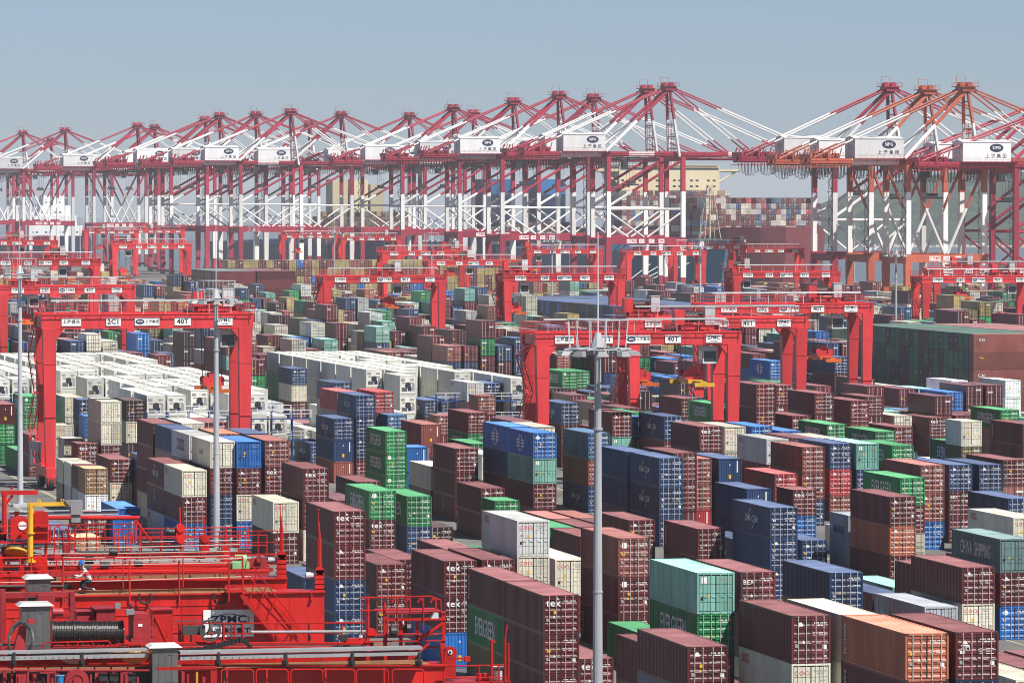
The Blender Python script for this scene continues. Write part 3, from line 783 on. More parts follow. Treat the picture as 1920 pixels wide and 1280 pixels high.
MASSHAND = """
7557 24257 262 1 2590 M
7557 24257 2 1 2590 N
7850 24284 522 1 2590 N
7850 24284 262 1 2590 M
7850 24284 2 1 2590 W
8102 27305 2 1 2896 M
10354 31887 2 1 2590 M
10018 31703 2 1 2590 M
10994 34363 2 1 2743 M
9298 31631 262 1 2590 M
9298 31631 2 1 2590 A
14648 44578 262 1 2590 T
14648 44578 2 1 2590 M
15155 45347 262 1 2590 A
15155 45347 2 1 2590 M
14216 42379 2 1 2896 M
12427 36908 262 1 2590 M
12427 36908 2 1 2590 W
14387 47944 2 1 2743 M
14915 48374 262 1 2590 M
14915 48374 2 1 2590 M
13196 42536 2 1 2590 W
15654 51428 262 1 2590 M
15654 51428 2 1 2590 M
15600 53204 262 1 2590 M
15600 53204 2 1 2590 M
17424 56413 2 1 2896 A
16790 51746 2 0 2896 M
16995 52376 2 1 2896 M
17884 52784 2 1 2590 M
18841 56475 262 1 2590 M
18841 56475 2 1 2590 M
22130 66123 2 1 2590 Z
20946 65025 2 1 2743 M
20679 65042 2 1 2743 M
22639 72511 2 1 2896 M
20206 65657 2 1 2896 U
17172 57491 293 1 2896 A
17172 57491 2 1 2896 M
18386 60854 262 1 2590 M
18386 60854 2 1 2590 M
16209 55817 522 1 2590 M
16209 55817 262 1 2590 M
16209 55817 2 1 2590 N
16059 58747 522 1 2590 M
16059 58747 262 1 2590 M
16059 58747 2 1 2590 N
15399 55597 293 1 2896 M
15399 55597 2 1 2896 A
16431 58355 522 1 2590 M
16431 58355 262 1 2590 M
16431 58355 2 1 2590 W
15821 55479 262 1 2590 M
15821 55479 2 1 2590 M
20310 72519 293 1 2896 T
20310 72519 2 1 2896 M
23825 81794 262 1 2590 M
23825 81794 2 1 2590 M
20404 69171 262 1 2590 M
20404 69171 2 1 2590 M
15766 59078 262 1 2590 M
15766 59078 2 1 2590 M
15803 60807 262 1 2590 M
15803 60807 2 1 2590 M
13733 53656 2 1 2896 M
13373 54767 2 1 2896 M
13649 58639 2 1 2743 M
12577 47631 522 1 2590 M
12577 47631 262 1 2590 M
12577 47631 2 1 2590 A
13761 51011 293 1 2896 W
13761 51011 2 1 2896 M
14341 51970 278 1 2743 M
14341 51970 2 1 2743 M
14624 51742 522 1 2590 U
14624 51742 262 1 2590 M
14624 51742 2 1 2590 M
13709 49069 278 1 2743 M
13709 49069 2 1 2743 M
14325 50146 522 1 2590 M
14325 50146 262 1 2590 M
14325 50146 2 1 2590 M
14581 50009 522 1 2590 W
14581 50009 262 1 2590 M
14581 50009 2 1 2590 M
11393 46007 2 1 2896 N
12409 46226 262 1 2590 U
12409 46226 2 1 2590 M
11780 45646 2 1 2896 M
13159 46787 2 1 2896 R
10187 41072 2 1 2590 M
10564 46649 2 1 2590 M
10597 48016 2 1 2590 M
11651 51422 584 1 2896 W
11651 51422 293 1 2896 M
11651 51422 2 1 2896 M
11712 52786 584 1 2896 M
11712 52786 293 1 2896 M
11712 52786 2 1 2896 M
10990 51124 293 1 2896 Y
10990 51124 2 1 2896 M
9594 44040 2 0 2590 V
12114 57182 2 1 2590 M
11378 53542 2 1 2896 M
13340 62287 262 0 2590 M
13340 62287 2 0 2590 M
14221 67884 278 0 2743 N
14221 67884 2 0 2743 M
13928 65790 278 1 2743 M
13928 65790 2 1 2743 M
14363 66575 262 1 2590 M
14363 66575 2 1 2590 M
13582 67200 2 1 2590 M
13910 67553 2 1 2590 N
12751 62174 2 0 2590 M
10931 54261 262 1 2590 A
10931 54261 2 1 2590 M
11617 58795 293 1 2896 M
11617 58795 2 1 2896 N
11013 56755 262 0 2590 M
11013 56755 2 0 2590 M
10544 57633 522 1 2590 N
10544 57633 262 1 2590 M
10544 57633 2 1 2590 W
11012 60503 522 1 2590 N
11012 60503 262 1 2590 M
11012 60503 2 1 2590 A
10969 57376 522 1 2590 M
10969 57376 262 1 2590 M
10969 57376 2 1 2590 N
10501 52940 2 0 2896 U
10188 50043 2 1 2590 K
8124 44445 262 1 2590 M
8124 44445 2 1 2590 M
8881 47417 2 1 2590 M
7905 41608 2 1 2590 M
8408 47914 2 1 2896 T
7636 45712 262 1 2590 M
7636 45712 2 1 2590 M
7071 46974 522 1 2590 M
7071 46974 262 1 2590 M
7071 46974 2 1 2590 U
7079 48243 522 1 2590 M
7079 48243 262 1 2590 M
7079 48243 2 1 2590 A
7386 49589 522 1 2590 M
7386 49589 262 1 2590 M
7386 49589 2 1 2590 M
7638 49629 522 1 2590 M
7638 49629 262 1 2590 M
7638 49629 2 1 2590 M
7383 47179 522 1 2590 M
7383 47179 262 1 2590 M
7383 47179 2 1 2590 N
7655 47118 783 1 2590 N
7655 47118 522 1 2590 M
7655 47118 262 1 2590 M
7655 47118 2 1 2590 M
7234 51335 293 1 2896 N
7234 51335 2 1 2896 M
7333 57243 522 0 2590 U
7333 57243 262 0 2590 W
7333 57243 2 0 2590 M
6973 55138 2 0 2743 M
6436 50821 2 0 2590 V
6429 51442 2 0 2590 V
6418 52063 2 0 2590 K
7596 59909 293 0 2896 N
7596 59909 2 0 2896 M
7273 55315 2 1 2590 M
8301 60610 2 1 2743 K
7274 59861 2 0 2743 W
7801 63021 262 1 2590 W
7801 63021 2 1 2590 M
7041 56977 2 0 2590 W
7165 33329 262 1 2590 M
7165 33329 2 1 2590 M
7676 37052 2 1 2896 M
7491 33613 262 1 2590 M
7491 33613 2 1 2590 M
8291 35826 2 1 2896 M
7960 37117 262 1 2590 G
7960 37117 2 1 2590 M
7533 28583 262 1 2590 M
7533 28583 2 1 2590 A
8387 30662 293 1 2896 M
8387 30662 2 1 2896 W
7791 27316 2 1 2896 U
6923 26481 262 1 2590 N
6923 26481 2 1 2590 U
7234 28288 2 1 2896 M
7812 39277 2 1 2896 M
7209 36897 2 1 2590 M
8804 26095 2 1 2896 M
21764 99510 262 1 2590 U
21764 99510 2 1 2590 U
19738 94742 2 1 2590 M
18927 88990 2 1 2896 N
19198 96883 278 1 2743 T
19198 96883 2 1 2743 A
17885 88929 2 1 2590 M
19764 96758 278 1 2743 N
19764 96758 2 1 2743 N
18909 96869 2 1 2590 N
21053 112981 262 1 2590 G
21053 112981 2 1 2590 G
20461 111252 2 1 2590 W
21028 105968 262 1 2590 Y
21028 105968 2 1 2590 M
21276 107647 522 1 2590 G
21276 107647 262 1 2590 M
21276 107647 2 1 2590 M
21463 101497 522 1 2590 N
21463 101497 262 1 2590 M
21463 101497 2 1 2590 A
23216 107258 293 1 2896 Y
23216 107258 2 1 2896 M
20566 97291 278 1 2743 M
20566 97291 2 1 2743 M
16310 70028 2 1 2743 M
16799 71257 2 1 2590 M
18623 78916 262 1 2590 M
18623 78916 2 1 2590 M
18138 78279 278 1 2743 M
18138 78279 2 1 2743 M
19196 73652 2 1 2896 U
19660 76724 262 1 2590 M
19660 76724 2 1 2590 M
20312 78024 262 1 2590 U
20312 78024 2 1 2590 M
14778 120113 522 1 2590 A
14778 120113 262 1 2590 M
14778 120113 2 1 2590 M
6650 60958 2 1 2590 G
7270 63330 2 1 2590 G
16378 96794 2 1 2896 B
16657 99239 2 1 2590 W
17767 101043 2 1 2743 N
17672 97902 2 1 2743 N
11164 66677 262 1 2590 Y
11164 66677 2 1 2590 M
11535 65976 2 1 2590 A
13165 105866 2 1 2590 M
13911 105701 2 1 2590 U
15257 104635 2 1 2590 M
17313 103380 522 1 2590 G
17313 103380 262 1 2590 G
17313 103380 2 1 2590 W
17031 99617 2 1 2896 W
10818 81727 522 1 2590 T
10818 81727 262 1 2590 N
10818 81727 2 1 2590 M
11775 81514 262 1 2590 N
11775 81514 2 1 2590 M
8640 61100 293 1 2896 Q
8640 61100 2 1 2896 Q
8640 62640 293 1 2896 Q
8640 62640 2 1 2896 Q
8640 64180 293 1 2896 Q
8640 64180 2 1 2896 Q
8640 65720 293 1 2896 Q
8640 65720 2 1 2896 Q
8640 67260 293 1 2896 Q
8640 67260 2 1 2896 Q
8640 70340 2 1 2896 Q
8640 71880 293 1 2896 Q
8640 71880 2 1 2896 Q
8640 73420 293 1 2896 Q
8640 73420 2 1 2896 Q
8640 74960 293 1 2896 Q
8640 74960 2 1 2896 Q
8640 76500 293 1 2896 Q
8640 76500 2 1 2896 Q
8640 78040 293 1 2896 Q
8640 78040 2 1 2896 Q
8915 61130 293 1 2896 Q
8915 61130 2 1 2896 Q
8915 62670 293 1 2896 Q
8915 62670 2 1 2896 Q
8915 64210 293 1 2896 Q
8915 64210 2 1 2896 Q
8915 65750 293 1 2896 Q
8915 65750 2 1 2896 Q
8915 67290 293 1 2896 Q
8915 67290 2 1 2896 Q
8915 68830 293 1 2896 Q
8915 68830 2 1 2896 Q
8915 70370 293 1 2896 Q
8915 70370 2 1 2896 Q
8915 71910 293 1 2896 Q
8915 71910 2 1 2896 Q
8915 73450 293 1 2896 Q
8915 73450 2 1 2896 Q
8915 74990 293 1 2896 Q
8915 74990 2 1 2896 Q
8915 76530 293 1 2896 Q
8915 76530 2 1 2896 Q
8915 78070 293 1 2896 Q
8915 78070 2 1 2896 Q
9190 61160 2 1 2896 Q
9190 62700 293 1 2896 Q
9190 62700 2 1 2896 Q
9190 64240 293 1 2896 Q
9190 64240 2 1 2896 Q
9190 65780 293 1 2896 Q
9190 65780 2 1 2896 Q
9190 67320 293 1 2896 Q
9190 67320 2 1 2896 Q
9190 68860 293 1 2896 Q
9190 68860 2 1 2896 Q
9190 70400 293 1 2896 Q
9190 70400 2 1 2896 Q
9190 71940 293 1 2896 Q
9190 71940 2 1 2896 Q
9190 73480 293 1 2896 Q
9190 73480 2 1 2896 Q
9190 75020 293 1 2896 Q
9190 75020 2 1 2896 Q
9190 76560 293 1 2896 Q
9190 76560 2 1 2896 Q
9190 78100 293 1 2896 Q
9190 78100 2 1 2896 Q
9465 61190 2 1 2896 Q
9465 62730 2 1 2896 Q
9465 64270 293 1 2896 Q
9465 64270 2 1 2896 Q
9465 65810 293 1 2896 Q
9465 65810 2 1 2896 Q
9465 67350 293 1 2896 Q
9465 67350 2 1 2896 Q
9465 68890 293 1 2896 Q
9465 68890 2 1 2896 Q
9465 70430 293 1 2896 Q
9465 70430 2 1 2896 Q
9465 71970 293 1 2896 Q
9465 71970 2 1 2896 Q
9465 73510 293 1 2896 Q
9465 73510 2 1 2896 Q
9465 75050 293 1 2896 Q
9465 75050 2 1 2896 Q
9465 76590 293 1 2896 Q
9465 76590 2 1 2896 Q
9465 78130 293 1 2896 Q
9465 78130 2 1 2896 Q
9740 61220 2 1 2896 Q
9740 62760 293 1 2896 Q
9740 62760 2 1 2896 Q
9740 64300 293 1 2896 Q
9740 64300 2 1 2896 Q
9740 65840 293 1 2896 Q
9740 65840 2 1 2896 Q
9740 67380 293 1 2896 Q
9740 67380 2 1 2896 Q
9740 68920 293 1 2896 Q
9740 68920 2 1 2896 Q
9740 70460 293 1 2896 Q
9740 70460 2 1 2896 Q
9740 72000 293 1 2896 Q
9740 72000 2 1 2896 Q
9740 73540 293 1 2896 Q
9740 73540 2 1 2896 Q
9740 75080 293 1 2896 Q
9740 75080 2 1 2896 Q
9740 76620 293 1 2896 Q
9740 76620 2 1 2896 Q
9740 78160 293 1 2896 Q
9740 78160 2 1 2896 Q
10015 61250 2 1 2896 Q
10015 62790 293 1 2896 Q
10015 62790 2 1 2896 Q
10015 64330 293 1 2896 Q
10015 64330 2 1 2896 Q
10015 65870 293 1 2896 Q
10015 65870 2 1 2896 Q
10015 67410 293 1 2896 Q
10015 67410 2 1 2896 Q
10015 68950 293 1 2896 Q
10015 68950 2 1 2896 Q
10015 70490 293 1 2896 Q
10015 70490 2 1 2896 Q
10015 72030 293 1 2896 Q
10015 72030 2 1 2896 Q
10015 73570 293 1 2896 Q
10015 73570 2 1 2896 Q
10015 78190 293 1 2896 Q
10015 78190 2 1 2896 Q
10290 61280 2 1 2896 Q
10290 62820 293 1 2896 Q
10290 62820 2 1 2896 Q
10290 64360 293 1 2896 Q
10290 64360 2 1 2896 Q
10290 65900 293 1 2896 Q
10290 65900 2 1 2896 Q
10290 67440 293 1 2896 Q
10290 67440 2 1 2896 Q
10290 68980 293 1 2896 Q
10290 68980 2 1 2896 Q
10290 70520 293 1 2896 Q
10290 70520 2 1 2896 Q
10290 72060 293 1 2896 Q
10290 72060 2 1 2896 Q
10290 73600 293 1 2896 Q
10290 73600 2 1 2896 Q
10290 75140 293 1 2896 Q
10290 75140 2 1 2896 Q
10290 76680 293 1 2896 Q
10290 76680 2 1 2896 Q
10290 78220 293 1 2896 Q
10290 78220 2 1 2896 Q
10565 62850 2 1 2896 Q
10565 64390 293 1 2896 Q
10565 64390 2 1 2896 Q
10565 65930 293 1 2896 Q
10565 65930 2 1 2896 Q
10565 67470 293 1 2896 Q
10565 67470 2 1 2896 Q
10565 69010 293 1 2896 Q
10565 69010 2 1 2896 Q
10565 70550 293 1 2896 Q
10565 70550 2 1 2896 Q
10565 72090 293 1 2896 Q
10565 72090 2 1 2896 Q
10565 73630 293 1 2896 Q
10565 73630 2 1 2896 Q
10565 75170 293 1 2896 Q
10565 75170 2 1 2896 Q
10565 76710 293 1 2896 Q
10565 76710 2 1 2896 Q
10565 78250 293 1 2896 Q
10565 78250 2 1 2896 Q
13260 70040 2 1 2896 Q
13260 71360 293 1 2896 Q
13260 71360 2 1 2896 Q
13260 72680 293 1 2896 Q
13260 72680 2 1 2896 Q
13260 75320 293 1 2896 Q
13260 75320 2 1 2896 Q
13260 76640 293 1 2896 Q
13260 76640 2 1 2896 Q
13535 68740 293 1 2896 Q
13535 68740 2 1 2896 Q
13535 70060 293 1 2896 Q
13535 70060 2 1 2896 Q
13535 71380 293 1 2896 Q
13535 71380 2 1 2896 Q
13535 72700 293 1 2896 Q
13535 72700 2 1 2896 Q
13535 74020 293 1 2896 Q
13535 74020 2 1 2896 Q
13535 75340 293 1 2896 Q
13535 75340 2 1 2896 Q
13535 76660 293 1 2896 Q
13535 76660 2 1 2896 Q
13535 77980 293 1 2896 Q
13535 77980 2 1 2896 Q
13810 70060 293 1 2896 Q
13810 70060 2 1 2896 Q
13810 71380 293 1 2896 Q
13810 71380 2 1 2896 Q
13810 72700 293 1 2896 Q
13810 72700 2 1 2896 Q
13810 74020 293 1 2896 Q
13810 74020 2 1 2896 Q
13810 75340 293 1 2896 Q
13810 75340 2 1 2896 Q
13810 76660 293 1 2896 Q
13810 76660 2 1 2896 Q
13810 77980 293 1 2896 Q
13810 77980 2 1 2896 Q
14085 71380 293 1 2896 Q
14085 71380 2 1 2896 Q
14085 74020 293 1 2896 Q
14085 74020 2 1 2896 Q
14085 75340 293 1 2896 Q
14085 75340 2 1 2896 Q
14085 76660 293 1 2896 Q
14085 76660 2 1 2896 Q
14085 77980 293 1 2896 Q
14085 77980 2 1 2896 Q
14360 68740 2 1 2896 Q
14360 70060 2 1 2896 Q
14360 71380 2 1 2896 Q
14360 74020 293 1 2896 Q
14360 74020 2 1 2896 Q
14360 75340 293 1 2896 Q
14360 75340 2 1 2896 Q
14360 76660 293 1 2896 Q
14360 76660 2 1 2896 Q
14360 77980 293 1 2896 Q
14360 77980 2 1 2896 Q
14635 66100 2 1 2896 Q
14635 67420 293 1 2896 Q
14635 67420 2 1 2896 Q
14635 68740 293 1 2896 Q
14635 68740 2 1 2896 Q
14635 70060 293 1 2896 Q
14635 70060 2 1 2896 Q
14635 71380 293 1 2896 Q
14635 71380 2 1 2896 Q
14635 72700 293 1 2896 Q
14635 72700 2 1 2896 Q
14635 74020 293 1 2896 Q
14635 74020 2 1 2896 Q
14635 75340 293 1 2896 Q
14635 75340 2 1 2896 Q
14635 76660 293 1 2896 Q
14635 76660 2 1 2896 Q
14635 77980 293 1 2896 Q
14635 77980 2 1 2896 Q
7000 67200 584 1 2896 Q
7000 67200 293 1 2896 Q
7000 67200 2 1 2896 Q
7000 68740 584 1 2896 Q
7000 68740 293 1 2896 Q
7000 68740 2 1 2896 Q
7000 70280 584 1 2896 Q
7000 70280 293 1 2896 Q
7000 70280 2 1 2896 Q
7000 71820 584 1 2896 Q
7000 71820 293 1 2896 Q
7000 71820 2 1 2896 Q
7000 73360 584 1 2896 Q
7000 73360 293 1 2896 Q
7000 73360 2 1 2896 Q
7000 74900 584 1 2896 Q
7000 74900 293 1 2896 Q
7000 74900 2 1 2896 Q
7000 76440 293 1 2896 Q
7000 76440 2 1 2896 Q
7000 77980 584 1 2896 Q
7000 77980 293 1 2896 Q
7000 77980 2 1 2896 Q
7280 67200 293 1 2896 Q
7280 67200 2 1 2896 Q
7280 70280 293 1 2896 Q
7280 70280 2 1 2896 Q
7280 71820 584 1 2896 Q
7280 71820 293 1 2896 Q
7280 71820 2 1 2896 Q
7280 73360 584 1 2896 Q
7280 73360 293 1 2896 Q
7280 73360 2 1 2896 Q
7280 74900 293 1 2896 Q
7280 74900 2 1 2896 Q
7280 76440 584 1 2896 Q
7280 76440 293 1 2896 Q
7280 76440 2 1 2896 Q
7280 77980 584 1 2896 Q
7280 77980 293 1 2896 Q
7280 77980 2 1 2896 Q
7560 67200 293 1 2896 Q
7560 67200 2 1 2896 Q
7560 68740 293 1 2896 Q
7560 68740 2 1 2896 Q
7560 70280 293 1 2896 Q
7560 70280 2 1 2896 Q
7560 71820 584 1 2896 Q
7560 71820 293 1 2896 Q
7560 71820 2 1 2896 Q
7560 73360 584 1 2896 Q
7560 73360 293 1 2896 Q
7560 73360 2 1 2896 Q
7560 74900 584 1 2896 Q
7560 74900 293 1 2896 Q
7560 74900 2 1 2896 Q
7560 76440 584 1 2896 Q
7560 76440 293 1 2896 Q
7560 76440 2 1 2896 Q
7560 77980 584 1 2896 Q
7560 77980 293 1 2896 Q
7560 77980 2 1 2896 Q
7840 68740 293 1 2896 Q
7840 68740 2 1 2896 Q
7840 70280 293 1 2896 Q
7840 70280 2 1 2896 Q
7840 71820 293 1 2896 Q
7840 71820 2 1 2896 Q
7840 73360 293 1 2896 Q
7840 73360 2 1 2896 Q
7840 74900 584 1 2896 Q
7840 74900 293 1 2896 Q
7840 74900 2 1 2896 Q
7840 76440 584 1 2896 Q
7840 76440 293 1 2896 Q
7840 76440 2 1 2896 Q
7840 77980 584 1 2896 Q
7840 77980 293 1 2896 Q
7840 77980 2 1 2896 Q
8120 68740 293 1 2896 Q
8120 68740 2 1 2896 Q
8120 70280 293 1 2896 Q
8120 70280 2 1 2896 Q
8120 71820 293 1 2896 Q
8120 71820 2 1 2896 Q
8120 73360 293 1 2896 Q
8120 73360 2 1 2896 Q
8120 74900 293 1 2896 Q
8120 74900 2 1 2896 Q
8120 76440 584 1 2896 Q
8120 76440 293 1 2896 Q
8120 76440 2 1 2896 Q
8120 77980 584 1 2896 Q
8120 77980 293 1 2896 Q
8120 77980 2 1 2896 Q
11480 62200 293 1 2896 Q
11480 62200 2 1 2896 Q
11480 63740 2 1 2896 Q
11760 62200 293 1 2896 Q
11760 62200 2 1 2896 Q
11760 63740 293 1 2896 Q
11760 63740 2 1 2896 Q
12040 62200 2 1 2896 Q
12040 63740 293 1 2896 Q
12040 63740 2 1 2896 Q
12040 65280 293 1 2896 Q
12040 65280 2 1 2896 Q
12040 66820 2 1 2896 Q
7300 26060 2 1 2590 T
7585 26060 2 1 2590 M
7870 26060 2 1 2590 T
8155 26060 262 1 2590 N
8155 26060 2 1 2590 M
7870 28620 2 1 2590 M
8155 28620 262 1 2590 M
8155 28620 2 1 2590 N
7870 29900 522 1 2590 N
7870 29900 262 1 2590 M
7870 29900 2 1 2590 T
10410 29900 2 1 2590 M
10120 33740 2 1 2590 G
10700 33740 2 1 2590 M
7300 35020 262 1 2590 M
7300 35020 2 1 2590 A
7585 35020 262 1 2590 M
7585 35020 2 1 2590 T
7870 35020 2 1 2590 M
11860 35020 262 1 2590 W
11860 35020 2 1 2590 N
11860 36300 2 1 2590 M
10120 37580 2 1 2590 U
12860 37580 262 1 2590 M
12860 37580 2 1 2590 W
7015 38860 2 1 2590 M
7300 38860 2 1 2590 G
8155 38860 2 1 2590 G
12860 38860 2 1 2590 M
13150 38860 262 1 2590 N
13150 38860 2 1 2590 M
13440 38860 262 1 2590 M
13440 38860 2 1 2590 N
7300 40140 2 1 2590 N
13440 40140 2 1 2590 W
13730 40140 262 1 2590 W
13730 40140 2 1 2590 T
7585 41420 2 1 2590 M
10410 42700 2 1 2590 A
12860 42700 2 1 2590 W
10120 43980 2 1 2590 G
10700 43980 2 1 2590 M
13440 43980 2 1 2590 N
14020 45260 262 1 2590 A
14020 45260 2 1 2590 M
15700 45260 262 1 2590 G
15700 45260 2 1 2590 T
8155 46540 262 1 2590 T
8155 46540 2 1 2590 M
12860 46540 2 1 2590 G
14310 46540 2 1 2590 N
15700 46540 262 1 2590 M
15700 46540 2 1 2590 W
15990 46540 262 1 2590 M
15990 46540 2 1 2590 G
8155 47820 262 1 2590 N
8155 47820 2 1 2590 M
11860 47820 262 1 2590 M
11860 47820 2 1 2590 U
12860 47820 2 1 2590 U
15700 47820 262 1 2590 T
15700 47820 2 1 2590 N
15990 47820 262 1 2590 M
15990 47820 2 1 2590 U
16280 47820 262 1 2590 A
16280 47820 2 1 2590 A
16570 47820 262 1 2590 T
16570 47820 2 1 2590 T
8155 49100 262 1 2590 M
8155 49100 2 1 2590 T
10990 49100 2 1 2590 M
12860 49100 2 1 2590 G
13150 49100 2 1 2590 M
13440 49100 2 1 2590 M
15700 49100 262 1 2590 M
15700 49100 2 1 2590 U
15990 49100 262 1 2590 M
15990 49100 2 1 2590 N
16280 49100 262 1 2590 M
16280 49100 2 1 2590 U
16570 49100 262 1 2590 N
16570 49100 2 1 2590 N
16860 49100 262 1 2590 M
16860 49100 2 1 2590 A
8155 50380 262 1 2590 G
8155 50380 2 1 2590 U
10700 50380 2 1 2590 W
11280 50380 522 1 2590 G
11280 50380 262 1 2590 T
11280 50380 2 1 2590 A
12860 50380 2 1 2590 A
13150 50380 262 1 2590 M
13150 50380 2 1 2590 U
13440 50380 262 1 2590 M
13440 50380 2 1 2590 N
14020 50380 262 1 2590 M
14020 50380 2 1 2590 U
15990 50380 2 1 2590 W
16280 50380 2 1 2590 N
16570 50380 2 1 2590 W
16860 50380 2 1 2590 N
17150 50380 2 1 2590 N
17440 50380 2 1 2590 N
7585 51660 522 1 2590 N
7585 51660 262 1 2590 W
7585 51660 2 1 2590 G
7870 51660 262 1 2590 M
7870 51660 2 1 2590 A
8155 51660 262 1 2590 W
8155 51660 2 1 2590 W
10700 51660 2 1 2590 A
11280 51660 262 1 2590 M
11280 51660 2 1 2590 W
12860 51660 262 1 2590 M
12860 51660 2 1 2590 M
13150 51660 2 1 2590 M
13440 51660 2 1 2590 T
14020 51660 262 1 2590 M
14020 51660 2 1 2590 W
15990 51660 262 1 2590 N
15990 51660 2 1 2590 N
16280 51660 2 1 2590 U
17440 51660 2 1 2590 M
7300 52940 2 1 2590 T
7585 52940 2 1 2590 N
7870 52940 522 1 2590 W
7870 52940 262 1 2590 W
7870 52940 2 1 2590 M
8155 52940 522 1 2590 N
8155 52940 262 1 2590 M
8155 52940 2 1 2590 T
10990 52940 2 1 2590 N
12860 52940 262 1 2590 N
12860 52940 2 1 2590 A
13150 52940 2 1 2590 A
13440 52940 2 1 2590 T
14020 52940 262 1 2590 M
14020 52940 2 1 2590 M
15990 52940 2 1 2590 N
16280 52940 262 1 2590 M
16280 52940 2 1 2590 M
16570 52940 2 1 2590 U
17440 52940 2 1 2590 M
7585 54220 2 1 2590 M
7870 54220 522 1 2590 W
7870 54220 262 1 2590 A
7870 54220 2 1 2590 N
8155 54220 522 1 2590 M
8155 54220 262 1 2590 M
8155 54220 2 1 2590 M
11860 54220 262 1 2590 W
11860 54220 2 1 2590 M
14020 54220 522 1 2590 N
14020 54220 262 1 2590 M
14020 54220 2 1 2590 G
14310 54220 262 1 2590 M
14310 54220 2 1 2590 M
15990 54220 262 1 2590 M
15990 54220 2 1 2590 W
16280 54220 262 1 2590 G
16280 54220 2 1 2590 M
16570 54220 262 1 2590 M
16570 54220 2 1 2590 N
16860 54220 2 1 2590 W
17150 54220 2 1 2590 U
17440 54220 2 1 2590 W
18700 54220 2 1 2590 M
7585 55500 2 1 2590 T
7870 55500 2 1 2590 M
8155 55500 522 1 2590 N
8155 55500 262 1 2590 M
8155 55500 2 1 2590 N
10990 55500 262 1 2590 M
10990 55500 2 1 2590 U
11280 55500 2 1 2590 M
11570 55500 2 1 2590 T
11860 55500 2 1 2590 M
13730 55500 522 1 2590 U
13730 55500 262 1 2590 A
13730 55500 2 1 2590 U
14020 55500 262 1 2590 G
14020 55500 2 1 2590 A
14310 55500 262 1 2590 A
14310 55500 2 1 2590 N
16570 55500 262 1 2590 M
16570 55500 2 1 2590 N
16860 55500 262 1 2590 A
16860 55500 2 1 2590 G
17150 55500 2 1 2590 U
19280 55500 2 1 2590 M
7585 56780 2 1 2590 M
8155 56780 262 1 2590 N
8155 56780 2 1 2590 U
11280 56780 2 1 2590 M
11570 56780 2 1 2590 M
11860 56780 2 1 2590 M
12860 56780 262 1 2590 W
12860 56780 2 1 2590 T
13730 56780 262 1 2590 N
13730 56780 2 1 2590 G
14020 56780 522 1 2590 G
14020 56780 262 1 2590 M
14020 56780 2 1 2590 A
14310 56780 262 1 2590 N
14310 56780 2 1 2590 T
15700 56780 2 1 2590 W
16570 56780 262 1 2590 W
16570 56780 2 1 2590 A
16860 56780 262 1 2590 M
16860 56780 2 1 2590 W
19280 56780 262 1 2590 M
19280 56780 2 1 2590 G
19570 56780 262 1 2590 M
19570 56780 2 1 2590 G
7300 58060 2 1 2590 N
7585 58060 2 1 2590 N
11280 58060 262 1 2590 M
11280 58060 2 1 2590 W
12860 58060 262 1 2590 N
12860 58060 2 1 2590 M
13150 58060 262 1 2590 T
13150 58060 2 1 2590 M
14020 58060 262 1 2590 M
14020 58060 2 1 2590 U
14310 58060 522 1 2590 M
14310 58060 262 1 2590 A
14310 58060 2 1 2590 G
16860 58060 262 1 2590 M
16860 58060 2 1 2590 U
17440 58060 262 1 2590 W
17440 58060 2 1 2590 M
18990 58060 2 1 2590 W
19280 58060 262 1 2590 M
19280 58060 2 1 2590 M
19570 58060 262 1 2590 N
19570 58060 2 1 2590 G
19860 58060 262 1 2590 N
19860 58060 2 1 2590 G
20150 58060 262 1 2590 U
20150 58060 2 1 2590 N
11280 59340 522 1 2590 M
11280 59340 262 1 2590 M
11280 59340 2 1 2590 G
12860 59340 262 1 2590 G
12860 59340 2 1 2590 A
13150 59340 262 1 2590 M
13150 59340 2 1 2590 M
14020 59340 2 1 2590 U
14310 59340 2 1 2590 M
16860 59340 522 1 2590 M
16860 59340 262 1 2590 T
16860 59340 2 1 2590 W
17150 59340 522 1 2590 M
17150 59340 262 1 2590 T
17150 59340 2 1 2590 G
17440 59340 2 1 2590 M
19570 59340 2 1 2590 G
19860 59340 2 1 2590 A
20150 59340 2 1 2590 M
20440 59340 2 1 2590 M
"""
# ------------------------------------------------------------------ containers
PAL = dict(M=(0.125, 0.024, 0.028), A=(0.24, 0.075, 0.062), O=(0.40, 0.125, 0.07), N=(0.022, 0.05, 0.13), U=(0.02, 0.13, 0.42),
           B=(0.05, 0.13, 0.25), G=(0.02, 0.20, 0.065), T=(0.20, 0.45, 0.37), D=(0.12, 0.20, 0.20), W=(0.64, 0.61, 0.50),
           Y=(0.52, 0.53, 0.52), V=(0.36, 0.39, 0.43), Z=(0.76, 0.78, 0.80), R=(0.47, 0.055, 0.06), K=(0.045, 0.018, 0.02),
           L=(0.16, 0.13, 0.045), P=(0.40, 0.23, 0.12), Q=(0.66, 0.66, 0.60), I=(0.40, 0.32, 0.13), J=(0.014, 0.13, 0.06))
NAMEC = dict(M='maroon', A='brick_red', O='orange_brown', N='navy', U='azure', B='steel_blue', G='green', T='mint', D='grey_teal', W='cream',
             Y='light_grey', V='blue_grey', Z='white', R='scarlet', K='dark_brown', L='olive', P='tan', Q='reefer_white', I='khaki', J='dark_green')
PAINT, ROOFP = {}, {}
